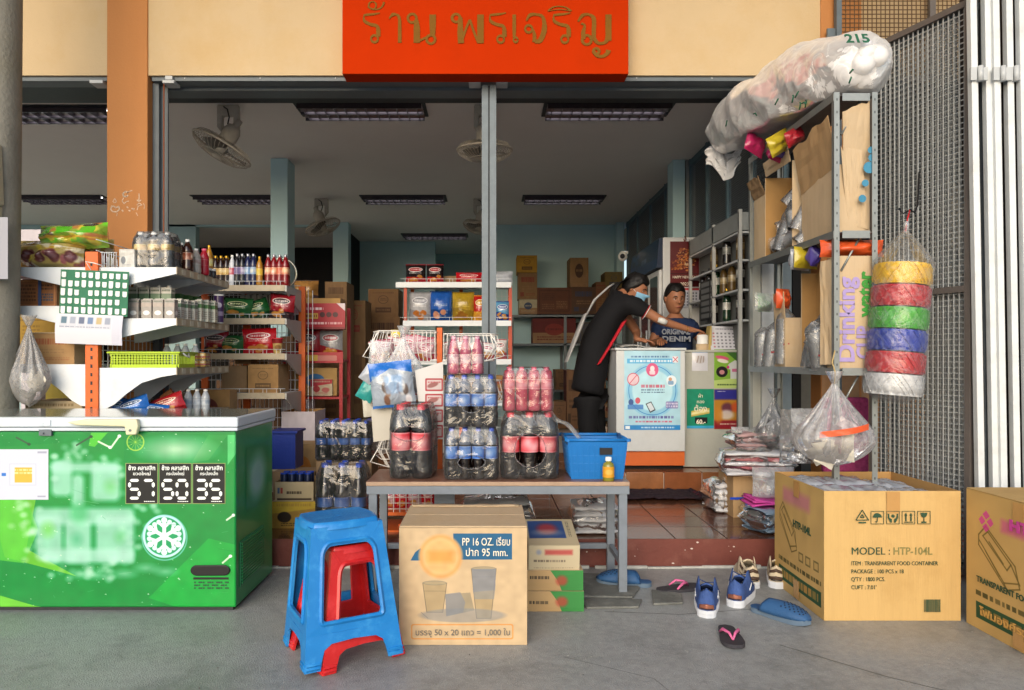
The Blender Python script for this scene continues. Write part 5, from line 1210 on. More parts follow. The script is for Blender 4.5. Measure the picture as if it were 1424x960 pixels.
# small white box and wrapped drinks on the top right board
carton('small white box with faint drawing next to wrapped bottles',X(167,4.31),X(188,4.31),4.30,4.37,RL[0]+.001,RL[0]+.115,mat('white_card','#d5d3cd',.7),boxprint('white_small_print','#d8d6d0','#7a7f86',2,4,'#c9c6be'),small=True)
proto_bottle('dark_white',.040,.225,M_pet,M_capwhite,label_print('smoke_label','#55575c','#7b7d80',5),(.36,.55));proto_bottle('dark_yellow',.040,.225,M_pet,M_capwhite,label_print('yellow_band_label','#b08a2c','#d8c05c',6),(.5,.66))
pack('clear wrapped pack of dark drinks with white caps on top shelf',X(221,4.42),4.40,RL[0]+.001,'dark_yellow',3,2,.041,.225)
M_brown=mat('brown_glass','#2a120a',.08,var=.3,bump=0,coat=.6);M_redb=mat('red_plastic_bottle','#a3162c',.3,var=.08,bump=0,coat=.3);M_clearb=mat('pale_bottle','#9c9690',.15,var=.15,bump=0,coat=.5);M_yel=mat('amber_glass','#a8741a',.1,var=.2,bump=0,coat=.6);M_blueb=mat('dark_blue_glass','#141b46',.1,var=.2,bump=0,coat=.6);M_blk=mat('black_bottle','#15131a',.15,var=.2,bump=0,coat=.5);M_redg=mat('red_syrup_glass','#7c0c12',.1,var=.2,bump=0,coat=.6)
proto_bottle('brown',.033,.2,M_brown,M_capwhite,label_print('brown_label','#7a3a22','#e6d6c0',9));proto_bottle('pale',.03,.16,M_clearb,M_capwhite,label_print('pale_label','#b7b0aa','#8c6f6c',12))
proto_bottle('redp',.031,.175,M_redb,M_cappink,label_print('plain_red_label','#a8182e','#b8283c',13),neck=.45);proto_bottle('sauce',.026,.225,M_brown,M_capgold,label_print('sauce_label','#c79a4a','#e9d6a0',14),neck=.42)
proto_bottle('syrupy',.026,.22,M_yel,M_capgold,label_print('syrup_yellow_label','#d9b52c','#f0e08a',15));proto_bottle('white',.025,.23,mat('white_bottle','#c9ccd2',.3,var=.05,bump=0),M_capwhite,label_print('white_red_label','#b8334a','#e5dada',16));proto_bottle('blackb',.027,.24,M_blk,mat('silver_cap','#9a9ba0',.3,metal=.7,bump=0),label_print('violet_label','#7a6c98','#cfc8dc',17));proto_bottle('blueb',.028,.24,M_blueb,mat('silver_cap','#9a9ba0'),label_print('blue_paper_label','#6f94c4','#dcd6c0',18));proto_bottle('redsy',.027,.235,M_redg,mat('silver_cap','#9a9ba0'),label_print('orange_red_label','#cf6a4a','#f0cfa4',19))
G1='loose bottles on the top boards'
for lab,px,Y,k in(('brown bottle with white cap and striped label next to wrapped pack',261,4.47,'brown'),('white capped brown bottle just behind the striped label bottle',252,4.6,'brown'),('small pale bottle between the brown and the red bottle',273,4.58,'pale'),('plain bright red bottle with pink cap',284,4.68,'redp'),('amber bottle with gold cap just behind the bright red bottle',291,4.82,'syrupy')):
 bottle(lab,X(px,Y),Y,RL[0]+.001,k,G1)
for i,(px,Y)in enumerate(((277,4.68),(284,4.74),(292,4.8),(298,4.84))):
 t=thing('jar','little glass jar with white lid below the red bottle, %s from the street'%NTH[i],'jar',(X(px,Y),Y-.02,RL[0]+.001),0,'small glass jars')
 b=MB();b.lathe([(.018,0),(.02,.004),(.02,.04),(.015,.046)],12);b.build('body',[M_pet],t);b=MB();b.lathe([(.018,.046),(.018,.06),(.0005,.061)],12);b.build('lid',[M_capwhite],t)
row=[('sauce',300,'dark sauce bottle with gold foil cap'),('sauce',307.5,'dark sauce bottle with gold foil cap'),('sauce',315,'dark sauce bottle with gold foil cap'),('white',323,'white capped bottle with red and white label'),('blackb',330,'black bottle with violet label'),('blackb',337,'black bottle with violet label'),('blueb',345,'dark blue bottle with pale blue label'),('blueb',352.5,'dark blue bottle with pale blue label'),('syrupy',361,'single yellow labelled amber bottle'),('redsy',373,'red syrup bottle with orange label'),('redsy',381,'red syrup bottle with orange label'),('redsy',389,'red syrup bottle with orange label'),('redsy',397,'red syrup bottle with orange label')]
for i,(k,px,lab)in enumerate(row):
 for j in range(2 if k in('blackb','blueb','redsy','sauce')else 1):
  Y=5.36+j*.085
  bottle(lab+(', %s rank, %s from the post end'%(('front','rear')[j],NTH[sum(1 for r_ in row[:i]if r_[0]==k)]))if k not in('white','syrupy')else lab,X(px+1.5*j,Y),Y,BL[0]+.001,k,{'sauce':'sauce bottles','blackb':'black bottles','blueb':'blue bottles','redsy':'red syrup bottles'}.get(k,G1))
b=MB();o_=[];b.tube([(.115*math.cos(a),0,.115*math.sin(a))for a in[2*PI*k/36 for k in range(36)]],.009,8,closed=True);o=b.build('steel_ring',[mat('bright_steel','#c9c4b4',.15,metal=.9,bump=0)]);o.location=(X(391,5.62),5.62,BL[0]+.126);o.rotation_euler=(0,0,R(12));tag(o,'bright steel ring standing behind the red syrup bottles','ring')
# drink cartons on the second board
def milk(name,top,base,blob,seed):
 if name in MATS:return MATS[name]
 c=Canvas(70,120,base);c.rect(0,.62,1,.8,top,.9);c.scrib(.1,.84,.9,.95,'#4a5a4a',1,random.Random(seed),.5);c.ell(.5,.3,.32,.12,'#e6e6e2',.95,.02)if blob else c.scrib(.15,.1,.85,.5,'#7a6a5c',4,random.Random(seed),.4);c.noise(.05,12,seed);return c.mat(name,.4,.2)
mk1=milk('soy_carton_print','#5a7a5c','#c9c7bd',False,2);mk2=milk('grey_carton_print','#a89a90','#97918b',True,3);mk3=milk('green_carton_print','#4a7a45','#cfd0c2',False,4)
M_cart=mat('carton_side_paper','#b9b6ad',.5,var=.06)
def drink(label,x,y,z,w,h,d,m,group,cap=False):
 t=thing('drink_carton',label,'drink carton',(x,y,z),random.uniform(-.05,.05),group)
 b=MB();b.box(-w/2,w/2,0,d,0,h,{'f':1,'r':1,'*':0});b.build('box',[M_cart,m],t,bevel=.003)
 if cap:b=MB();b.lathe([(.011,0),(.011,.012),(.0005,.0125)],10,c=(w*.1,d*.5,h));b.build('cap',[M_capwhite],t)
 else:
  b=MB();b.box(-w/2+.004,w/2-.004,d*.46,d*.54,h,h+.006);b.build('seam',[M_cart],t)
z=RL[1]+.001
for i,px in enumerate((187,205,221,237)):drink('small grey drink carton with white oval badge, %s in the front rank'%('hidden one beside the chart','beside the chart','in the middle','nearest the price rail')[i]if i else 'small grey drink carton half behind the green pocket chart',X(px,4.3),4.285,z,.062,.115,.05,mk2,'small grey drink cartons')
for i,px in enumerate((186,202,218,233)):drink('tall soy drink carton with cap standing behind the small grey ones, %s'%('by the chart','second from the chart','third from the chart','farthest from the chart')[i],X(px,4.42),4.40,z,.062,.20,.06,mk1,'tall soy drink cartons',True)
for i in range(6):Y=4.40+i*.068;drink('pale drink carton in the rank along the price rail, %s'%('nearest end','second along','third along','fourth along','fifth along','far end')[i],X(247+i*9.5,Y),Y,z,.042,.125+.015*(i>2),.05,mk3 if i>2 else mk1,'drink cartons along the price rail')
for i in range(3):Y=4.62+i*.1;drink('green drink carton at the back of the second board, %s'%('nearest','middle','deepest')[i],X(245+i*12,Y),Y,z,.06,.18,.06,mat('green_pack','#3c6b3a',.5),'green cartons at the back')
t=thing('crisp_tube','purple snack tube standing at the end of the drink cartons','tube',(X(304,4.86),4.86,z));c=Canvas(80,120,'#43295c');c.ell(.3,.65,.12,.1,'#e8e0ea',.9,.02);c.ell(.8,.65,.12,.1,'#e8e0ea',.9,.02);c.rect(0,.25,1,.42,'#d8cfe0',.6,0,.03)
b=MB();b.lathe([(.033,.004),(.033,.185)],16);b.build('tube',[c.mat('purple_tube_print',.3,.3)],t);b=MB();b.lathe([(.0005,0),(.034,.0),(.034,.006)],16);b.build('base',[M_capwhite],t);b=MB();b.lathe([(.034,.185),(.034,.196),(.0005,.197)],16);b.build('lid',[M_capwhite],t)
# lime basket, tins, water bottles on the third board
z=RL[2]+.001;lb=thing('plastic_basket','lime green slotted plastic basket on the shelf end','basket',(X(200,4.27),4.275,z))
M_lime=mat('lime_plastic','#a8c325',.35,var=.06,bump=.02);w2,d2,hh=.205,.24,.092
b=MB();b.box(-w2*.92,w2*.92,0,d2,0,.006);b.build('floor',[M_lime],lb)
for sgn,nm in((0,'front'),(1,'back')):
 b=MB();yy=0 if sgn==0 else d2
 n=22;z0,z1=.02,.078
 b.box(-w2,w2,yy-.003,yy+.003,z1,hh);b.box(-w2*.94,w2*.94,yy-.003,yy+.003,0,z0)
 for k in range(n+1):x=-w2*.95+1.9*w2*k/n;b.box(x-.0028,x+.0028,yy-.0028,yy+.0028,z0,z1)
 for k in range(1,4):zz=z0+(z1-z0)*k/4;b.box(-w2*.96,w2*.96,yy-.0025,yy+.0025,zz-.0022,zz+.0022)
 b.build('slotted_panel',[M_lime],lb)
for sgn in(-1,1):
 b=MB();x=sgn*w2*.985;b.box(x-.003,x+.003,.004,d2-.004,0,.022);b.box(x-.003,x+.003,.004,d2-.004,.072,hh-.001)
 for k in range(12):y=.01+k*.02;b.box(x-.0026,x+.0026,y,y+.006,.0215,.0725)
 b.build('slotted_panel',[M_lime],lb)
b=MB();
for a in((-w2-.012,w2+.012,-.014,-.0031),(-w2-.012,w2+.012,d2+.0031,d2+.014),(-w2-.012,-w2+.001,-.0031,d2+.0031),(w2-.001,w2+.012,-.0031,d2+.0031)):b.box(a[0],a[1],a[2],a[3],hh-.006,hh+.004)
b.build('rim',[M_lime],lb,bevel=.002)
for s_ in(-1,1):b=MB();b.tube([(s_*(w2+.006),.03,hh),(s_*(w2+.022),.05,hh-.02),(s_*(w2+.022),.1,hh-.03),(s_*(w2+.006),.12,hh)],.005,6);b.build('handle',[M_white],lb)
proto_bottle('water',.027,.15,mat('clear_water_bottle','#a9b0b8',.1,var=.2,bump=0,coat=.7),M_capwhite,label_print('pale_water_label','#b9c2cc','#8fa0b4',22),neck=.42)
for i,px in enumerate((232,245,258,270)):bottle('small clear bottle behind the lime basket, %s'%('nearest the chart side','second','third','nearest the tins')[i],X(px,4.62),4.62+.02*(i%2),z,'water','small clear bottles behind the basket')
c=Canvas(90,60,'#d8a83a');c.rect(0,.3,1,.5,'#c23a52',.9);c.ell(.3,.7,.12,.16,'#b03048',.8);c.ell(.75,.7,.12,.16,'#eee6d0',.8);tinm=c.mat('tin_label_print',.3,.3)
t=thing('tin_pack','wrapped pack of yellow and red labelled tins beside the basket','tin pack',(X(275,4.58),4.58,z))
for i in range(3):
 for j in range(2):
  for k in range(2):
   b=MB();b.lathe([(.02,0,1),(.0215,.003,0),(.0215,.043,1),(.02,.046,1),(.0005,.046,1)],14,c=((i-1)*.0435,(j-.5)*.0435,k*.047));b.build('tin',[tinm,M_steel],t)
b=MB();b.box(-.068,.068,-.047,.047,.0005,.096);b.build('shrink_film',[M_wrap],t,bevel=.012)
# bottom board
z=RL[3]+.001
sb=snack('blue_snack_print','#1f62b5','#16406e','#e8ecf2',31);sr=snack('red_snack_print','#a81f26','#7d0f18','#f0e0c0',32);sbr=snack('brown_snack_print','#8b5a3a','#5c3420','#d8c0a0',33)
for lab,px,Y,w,h,m,ry in(('blue snack bag lying on the bottom board nearest the post',157,4.36,.2,.12,sb,.3),('blue and silver snack bag on the bottom board, second along',190,4.34,.2,.11,sb,-.3),('brown snack bag leaning behind the blue ones on the bottom board',222,4.52,.17,.15,sbr,.9),('red snack bag toppled against the water bottles',238,4.42,.22,.12,sr,-.35),('blue snack bag tucked under the red toppled bag',216,4.36,.16,.07,sb,.1)):
 bag(lab,X(px,Y),Y,z,w,h,.09,m,'snack_bag','bag','snack bags on the bottom board',ry=ry,rz=.2*ry,wr=.5)
for i,px in enumerate((262,274,286)):bottle('clear water bottle on the bottom board, %s'%('next to the red bag','middle of three','next to the open carton')[i],X(px,4.55),4.55,z,'water','water bottles on the bottom board')
# hanging grey bag by the pole
def teardrop(label,x,y,ztop,h,w,m,name='hanging_bag',depth=.8,seed=0,group=None,pleats=11,low=.66,knot=True,inside=None,hook=None):
 t=thing(name,label,'bag',(x,y,ztop),0,group)
 def fn(u,v): # v: 0 bottom, 1 top
  a=2*PI*u
  r=(math.sin(min(1,v/.34)*PI/2)**.6 if v<.34 else(1-((v-.34)/.66))**1.15*.96+.04)
  r*=1+(.05+.10*(v>.4))*math.cos(pleats*a+seed+2.5*mnoise.noise((v*2,seed,u*2)))*min(1,v*2.)*(1-v*.3)+.10*mnoise.noise((math.cos(a)*1.6+seed,math.sin(a)*1.6,v*3))*(1-v)
  sag=.05*h*mnoise.noise((math.cos(a)+seed,math.sin(a),7))*(1-v)**2
  return(w/2*r*math.cos(a),w/2*depth*r*math.sin(a),-h+h*v+sag)
 b=MB();b.grid(fn,72,28,0,True,True);b.build('sack',[m],t)
 if knot:
  b=MB();b.grid(lambda u,v:(.012*math.cos(2*PI*u)*(1+2.2*v)*(1+.3*math.cos(6*PI*u)),.012*math.sin(2*PI*u)*(1+2.2*v),-.004+.06*v),18,4,0,True,True);b.build('neck',[m],t)
 if hook:
  b=MB();b.tube([(0,0,-.01),(.006,0,.05),(-.01,0,.1),(.004,0,hook)],.0035,6);b.build('tie',[mat('tan_string','#b39a68',.8)],t)
 if inside:inside(t)
 return t
def rub(n,w,zb,zt,mats,sz,seed,name='packet'):
 def f(t):
  q=random.Random(seed)
  for k in range(n):
   b=MB();pillow(b,sz*q.uniform(.7,1.2),sz*q.uniform(.7,1.2),sz*.3,0,6,.4,q.random()*50,back=True);o=b.build(name,[q.choice(mats)],t)
   a=q.uniform(0,6.28);r=w*q.uniform(0,.8);o.location=(r*math.cos(a),r*.7*math.sin(a),q.uniform(zb,zt));o.rotation_euler=(q.uniform(-.8,.8),q.uniform(-1.2,1.2),q.uniform(0,6))
 return f
M_silv=mat('silver_poly_packet','#a9adb5');M_teal=mat('teal_poly','#2f8f8a',.3,var=.15,bump=.3,coat=.3);M_cream2=mat('cream_poly','#c9c3b4',.35,var=.15,bump=.4)
teardrop('grey translucent carrier bag hanging from shelf beside the pole',X(40,4.16),4.16,Z(452,4.16),.47,.235,M_bagg,seed=3,inside=rub(6,.07,-.44,-.3,[M_cream2,M_cream2],.1,4))
# goods on the facing run
z2,z3,z4=BL[1]+.001,BL[2]+.001,BL[3]+.001
sg1=snack('dark_green_snack_print','#1f5a2c','#123a1c','#d8d0a0',41);sg2=snack('maroon_snack_print','#8e1622','#2a1a1e','#e6d6c8',42);sg3=snack('bright_red_snack_print','#c01824','#a8101c','#f4e8e0',43)
for lab,px,Y,z,w,h,m,ry in(('dark green snack bag lying on the second board of dim shelving',331,5.42,z2,.22,.16,sg1,.05),('dark green snack bag slumped beside the maroon one',362,5.46,z2,.2,.15,sg1,-.35),('maroon snack bag at the outer end of the second board',391,5.40,z2,.19,.19,sg2,.08),('maroon snack bag on the third board next to the small green bag',301,5.40,z3,.19,.17,sg2,0),('small dark green bag on the third board',322,5.40,z3,.18,.14,sg1,.05),('large bright red bag with white writing on the third board',362,5.40,z3,.26,.19,sg3,-.04)):
 bag(lab,X(px,Y),Y,z,w,h,.1,m,'snack_bag','bag','snack bags on the dim shelving',ry=ry,wr=.4)
t=thing('instant_cup','cream instant noodle cup with red lid at the end of third board','cup',(X(386,5.38),5.38,z3));c=Canvas(80,70,'#c9ac6a');c.rect(0,.7,1,1,'#8e1a20');c.ell(.3,.4,.12,.2,'#7a4a24',.7,.04);c.ell(.8,.4,.12,.2,'#7a4a24',.7,.04)
b=MB();b.lathe([(.028,0),(.04,.11)],16);b.build('cup',[c.mat('cup_label_print',.5)],t);b=MB();b.lathe([(.043,.11),(.043,.117),(.0005,.118)],16);b.build('lid',[M_capred],t)
for i in range(8):drink('small white box behind the green snack bags, %s from the post end'%NTH[i],X(338+i*8,5.66),5.64,z2,.036,.205,.04,M_cart,'white boxes behind the snack bags')
carton('tan carton with oval emblem on the lowest visible board',X(346,5.36),X(388,5.36),5.34,5.62,z4,z4+.21,M_card,boxprint('oval_emblem_print','#a27c4c','#54402a',11,0),small=True)
carton('brown carton with raised flaps beside the oval emblem carton',X(310,5.45),X(345,5.45),5.42,5.68,z4,z4+.2,M_card3,open_=True,small=True)
carton('wide open tan carton with dark red picture, behind the water bottles',X(262,5.14),X(320,5.14),5.13,5.28,.70,Z(543,5.14),M_card,boxprint('red_picture_print','#a27c4c','#5c2420',12,2,'#8a3a2c'),open_=True,small=True)
carton('dull carton at the back above the oval emblem carton',X(330,5.6),X(352,5.6),5.55,5.7,z4+.212,z4+.28,M_card3,small=True)
# drinks on and behind the bench
L_dblue=label_print('deep_blue_label_print','#1c4590','#4a76bd',27,'#3a64ac')
M_petb=mat('blue_grey_shoulder','#5a6478',.12,var=.3,bump=0,coat=.5)
proto_bottle('cola',.0495,.345,M_cola,M_capred,L_red,(.40,.64),shoulder=M_pet);proto_bottle('colabig',.054,.385,M_cola,M_capred,L_red,(.38,.62),shoulder=M_pet)
proto_bottle('bluecola',.0345,.268,M_cola,M_capblue,L_blue,(.40,.64),shoulder=M_petb);proto_bottle('pink',.0325,.232,M_pinkr,M_cappink,L_pink,(.5,.72));proto_bottle('pinktall',.031,.20,M_pink,mat('pale_pink_cap','#e3a9bb',.4,bump=0),label_print('soft_pink_label','#c98aa2','#e9ccd6',25),(.28,.52),neck=.4)
proto_bottle('bigblue',.05,.335,M_cola,M_capblue,L_dblue,(.16,.40),shoulder=M_cola);proto_bottle('midblue',.036,.255,M_cola,M_capblue,L_dblue,(.40,.56),shoulder=M_cola)
tz=bz+.0005
pack('tall red label cola pack nearest the hanging bags on the bench',-.405,3.90,tz,'colabig',2,3,.055,.385,rz=R(-3),hole=(.75,.62,.10))
d1=pack('lower blue label pack, at the bottom of the three-pack tower',X(655.5,3.71),3.82,tz,'bluecola',4,3,.0348,.268,hole=(.5,.34,.13),group='blue label packs')
d2=pack('upper blue label pack, middle of the tower under the pink bottles',X(654,3.71)+.002,3.82,tz+.272,'bluecola',4,3,.0345,.268,hole=(.3,.36,.08),group='blue label packs')
pack('rose pink bottles on top of the blue label tower',X(647,3.73),3.80,tz+.545,'pinktall',3,2,.0313,.20)
pack('wide red label cola pack with dark round opening under pink pack',X(737.5,3.71),3.83,tz,'cola',3,2,.05,.345,hole=(.54,.44,.26))
pack('pink and red soda pack standing on the wide cola pack',X(735,3.73),3.82,tz+.35,'pink',4,2,.0328,.232)
# blue basket and syrup bottle
kb=thing('plastic_basket','blue plastic basket with carrier bag on the bench end','basket',(X(826,3.85),3.72,tz));M_bl=mat('blue_plastic','#1c6bb0',.35,var=.08,bump=.03)
b=MB();W2,D2,H2=.155,.27,.205;tp=.86
def side(fn,u,v):return fn(u,v)
F4=[lambda u,v:((2*u-1)*W2*(tp+(1-tp)*v),-.0-.02*v+.02,H2*v),lambda u,v:(-(2*u-1)*W2*(tp+(1-tp)*v),D2+.02*v-.02+.02,H2*v),lambda u,v:(-W2*(tp+(1-tp)*v),D2-u*(D2-.0)+.02*(1-2*u)*v+.02-.02*0,H2*v),lambda u,v:(W2*(tp+(1-tp)*v),u*D2-.02*(1-2*u)*v+.02,H2*v)]
for i,fn in enumerate(F4):
 b=MB();n=9
 for k in range(n+1):u=.04+.92*k/n;b.tube([fn(u,.06),fn(u,.86)],.0055,4)
 for v in(.2,.4,.6):b.tube([fn(0,v),fn(1,v)],.0035,4)
 b.build('slotted_panel',[M_bl],kb);b=MB();b.grid(fn,2,1,0,False);b.build('inner_wall',[M_bl],kb,solid=.002)
 b=MB();b.tube([fn(-.05,1),fn(1.05,1)],.009,8);b.build('rim',[M_bl],kb)
b=MB();b.box(-W2*tp,W2*tp,.02,D2+.02,.002,.008);b.build('floor',[M_bl],kb)
b=MB();b.box(.01,.075,-.006,.0,.13,.165);b.build('handle_hole',[M_capblack],kb)
b=MB();b.grid(lambda u,v:(X(760+50*v,3.7)+.03*u*(1-.5*v)+.004*mnoise.noise((u*4,v*7,2)),3.745+.05*v+.03*math.sin(PI*u),Z(575+38*v-3*u+3*math.sin(8*v),3.7)),6,16);tag(b.build('carrier_bag',[M_bag]),'white carrier bag draped from cola pack into the blue basket','bag')
b=MB();pillow(b,.24,.14,.2,0,10,.6,4);o=b.build('carrier_bag',[M_bag]);o.location=(X(826,3.85),3.88,tz+.02);tag(o,'crumpled clear bag inside the blue basket','bag')
t=thing('medicine_bottle','small glass bottle with orange label in front of blue basket','bottle',(X(847,3.67),3.69,tz));c=Canvas(90,60,'#d99a2a');c.rect(0,.3,.5,.8,'#efe6d2',.9,.02);c.scrib(.05,.4,.45,.7,'#b0702a',2,rr);c.ell(.75,.5,.12,.25,'#e3b45a',.8)
b=MB();b.lathe([(.027,0),(.03,.004),(.03,.078),(.026,.09),(.013,.098),(.013,.104)],18);b.build('glass',[mat('yellow_green_glass','#7f7a2c',.08,var=.1,bump=0,coat=.6)],t);b=MB();b.lathe([(.0305,.02),(.0305,.074)],18);b.build('label',[c.mat('orange_medicine_label',.4)],t);b=MB();b.lathe([(.016,.103),(.016,.122),(.0005,.123)],14);b.build('cap',[M_capwhite],t)
# packs and cartons on the porch
carton('dull carton under the small blue capped pack on the porch',X(442,4.62),X(518,4.62),4.58,4.86,PZ+.001,PZ+.385,M_card3,small=True)
pack('small dark bottles with blue caps in the rear pack',X(481,4.7),4.71,PZ+.386,'midblue',5,3,.0362,.255)
carton('low carton under the large blue capped pack by the stool',X(440,4.3),X(520,4.3),4.27,4.5,PZ+.001,PZ+.075,M_card3,small=True)
pack('large dark bottles with blue caps in front pack by the stool',X(478,4.38),4.38,PZ+.076,'bigblue',3,2,.0515,.335)
cc=Canvas(200,100,'#c9b48c');cc.rect(.05,.05,.95,.16,'#3a2c22',.8);cc.scrib(.3,.35,.7,.55,'#4a3a2a',1,rr,.7);cc.rect(.06,.4,.12,.7,'#3a5a8a',.8);cc.rect(.14,.4,.2,.7,'#a8322c',.8);canm=cc.mat('can_tray_print',.6)
carton('yellow and black printed carton at the bottom beside the freezer',X(380,4.42),X(440,4.42),4.40,4.66,PZ+.001,PZ+.165,M_card2,boxprint('black_yellow_print','#b08a3c','#241d18',21,4,'#cfae3c'),small=True)
carton('plain brown carton squeezed behind the yellow printed carton',X(383,4.75),X(440,4.75),4.7,4.9,PZ+.001,PZ+.3,M_card3,small=True)
tr_=carton('open pale tray of dark cans on the yellow printed carton',X(384,4.42),X(437,4.42),4.40,4.64,PZ+.167,PZ+.285,M_card2,canm,open_=True,small=True)
for i in range(4):
 for j in range(2):
  t=thing('drink_can','dark blue topped can in the pale tray, %s row, %s from the freezer'%(('front','back')[j],NTH[i]),'can',(X(395+i*11,4.45),4.45+.07*j,PZ+.205),0,'cans in the pale tray')
  b=MB();b.lathe([(.02,0),(.0235,.006),(.0235,.115),(.02,.122)],14);b.build('body',[mat('navy_can','#222c4a',.3,metal=.3,bump=0)],t);b=MB();b.lathe([(.022,.122),(.022,.128),(.0005,.126)],14);b.build('lid',[M_capblue],t)
b=MB();bb_=thing('plastic_basket','deep blue plastic basket half hidden behind the freezer corner','basket',(X(398,4.85),4.8,PZ+.302));M_nb=mat('navy_plastic','#1c2f78',.4,var=.08)
for a in((-.085,.075,0,.006),(-.085,.075,.2,.206),(-.085,-.079,.0061,.1999),(.069,.075,.0061,.1999)):b.box(a[0],a[1],a[2],a[3],0,.24)
b.build('wall',[M_nb],bb_);b=MB();b.box(-.1,.09,-.012,.218,.24,.255);b.build('rim',[M_nb],bb_);b=MB();b.box(-.079,.069,.0061,.1999,0,.008);b.build('floor',[M_nb],bb_)
# wire basket stand with hung bags
ws=thing('wire_basket_stand','white wire basket stand with orange post behind the bench','display stand',(0,0,0));WY=4.42;wx=X(611.5,WY)
M_ww=mat('white_wire','#d9d5cf',.4,var=.06)
b=MB();b.box(wx-.017,wx+.017,WY-.02,WY+.02,PZ,Z(456,WY));b.build('post',[M_opost],ws,bevel=.003)
b=MB();b.box(wx-.25,wx+.25,WY-.03,WY+.03,PZ+.001,PZ+.03);b.box(wx-.03,wx+.03,WY-.25,WY+.25,PZ+.031,PZ+.05);b.build('foot',[M_opost],ws)
def wbasket(x_in,x_out,z0,z1,y0,y1,bulge):
 b=MB();s=1 if x_out>x_in else-1;w=abs(x_out-x_in)
 prof=[(x_in,z0,z1),(x_in+s*w*.75,z0,z1),(x_out,(z0+z1)/2-.02,(z0+z1)/2+.0)]
 def ring(z,f):
  xo=x_in+s*w*f;return[(x_in,y0,z),(xo,y0,z),(xo+s*w*.14,(y0+y1)/2,z),(xo,y1,z),(x_in,y1,z)]
 for z,f,r in((z1,.80,.004),((z0+z1)/2+.02,.86,.0025),((z0+z1)/2-.04,.86,.0025),(z0,.72,.004)):b.tube(ring(z,f),r,5,closed=True)
 n=13
 for k in range(n):
  f=k/n
  for y in(y0,y1):b.tube([(x_in+s*w*.79*f,y,z1),(x_in+s*w*.84*f,y,(z0+z1)/2),(x_in+s*w*.71*f,y,z0)],.0023,4)
  b.tube([(x_in+s*w*.71*f,y0,z0),(x_in+s*w*.71*f,y1,z0)],.0023,4)
 for k in range(6):
  f=k/5;yy=y0+(y1-y0)*f;e=1-abs(2*f-1);b.tube([(x_in+s*w*(.80+.14*e),yy,z1),(x_in+s*w*(.86+.14*e),yy,(z0+z1)/2),(x_in+s*w*(.72+.14*e),yy,z0)],.0023,4)
 b.tube([(x_in+s*w*.8,y0,z1),(x_in+s*w*1.04,y0+.02,z0+.03),(x_in+s*w*.72,y0,z0)],.004,5)
 return b.build('wire_basket',[M_ww],ws)
for(pa,pb,yt,yb)in((606,510,461,503),(618,698,465,502),(606,520,607,648),(618,702,530,572),(606,512,530,572)):
 wbasket(X(pa,WY-.1),X(pb,WY-.1),Z(yb,WY-.1),Z(yt,WY-.1),WY-.16,WY+.16,0)
sp=snack('pink_sweet_print','#c9a0a6','#b0465a','#efe6e6',51);sp2=snack('white_sweet_print','#d3cfcd','#a8545c','#ffffff',52);sp3=snack('green_white_sweet_print','#c9d0c0','#5a8a5c','#f2efe0',53);sp4=snack('yellow_sweet_print','#d3b93a','#8a7a2c','#ffffff',54)
q=random.Random(9)
for i in range(9):
 px=530+i*8.2;bag('sweet packet in the long upper wire basket, %s from its open end'%NTH[i],X(px,WY),WY-.1+.2*q.random(),Z(501,WY),.11,q.uniform(.1,.16),.05,q.choice((sp,sp2,sp,sp3)),'sweet_packet','packet','sweet packets in the long upper basket',ry=q.uniform(-.3,.3),rz=q.uniform(-.4,.4),n=6)
bag('yellow topped packet poking out of the long upper basket',X(549,WY),WY+.05,Z(490,WY),.06,.14,.03,sp4,'sweet_packet','packet',n=6)
for i in range(5):bag('pink and white packet in the short upper basket, %s from the orange post'%NTH[i],X(632+i*11,WY),WY-.05+.1*q.random(),Z(500,WY),.1,q.uniform(.07,.12),.05,q.choice((sp2,sp)),'sweet_packet','packet','packets in the short upper basket',ry=q.uniform(-.3,.3),n=6)
for i in range(4):bag('pink packet in the middle basket behind the drinks tower, %s from the post'%NTH[i],X(630+i*16,WY),WY,Z(570,WY),.12,.12,.05,q.choice((sp2,sp)),'sweet_packet','packet','packets in the middle basket',n=6)
for i in range(4):bag('red and white packet in the basket behind the cola pack, %s along'%NTH[i],X(530+i*18,WY),WY,Z(570,WY),.14,.15,.05,q.choice((sp2,sp)),'sweet_packet','packet','packets behind the tall cola pack',n=6)
# hung in front of the stand
HY=4.10
teardrop('clear plastic bag of small toys hanging from the wire basket',X(560,HY+.05),HY+.08,Z(466,HY),.34,.27,M_bag,name='toy_bag',depth=.35,seed=8,pleats=7,inside=rub(7,.08,-.3,-.2,[sp2,M_silv,M_cream2,sp3],.09,5))
c=Canvas(180,170,'#9aa6b4');c.poly([(0,1),(1,1),(1,.72),(.5,.86),(0,.6)],'#1f6bc4');c.rect(.05,.1,.95,.72,'#a9b2bd',.7,.03,.04)
for k in range(10):c.ell(rr.uniform(.1,.9),rr.uniform(.12,.5),.07,.12,rr.choice(('#7a4a30','#d8d8d8','#5c4a40','#9a6a48','#e8e8ea')),.8,.03)
c.rect(.35,.3,.75,.7,'#8fb0d8',.7,.05,.06);c.rect(0,0,1,.06,'#2a62b0',.9);bluebag=c.mat('blue_hanger_print',.15,.7,.8,14)
o=bag('blue and clear hanging packet of biscuits in front of the stand',X(549,HY-.05),HY-.05,Z(566,HY-.05),.25,.255,.08,bluebag,'biscuit_packet','packet',ry=R(-7),wr=.6,n=14)
o=bag('crumpled clear packet hanging behind the blue biscuit packet',X(520,HY+.1),HY+.12,Z(560,HY+.1),.12,.36,.06,M_bag,'clear_packet','packet',ry=.1,wr=.6,n=12)
M_ink2=mat('red_print','#a8323a',.5,var=.15)
c=Canvas(110,340,'#d6d4d2')
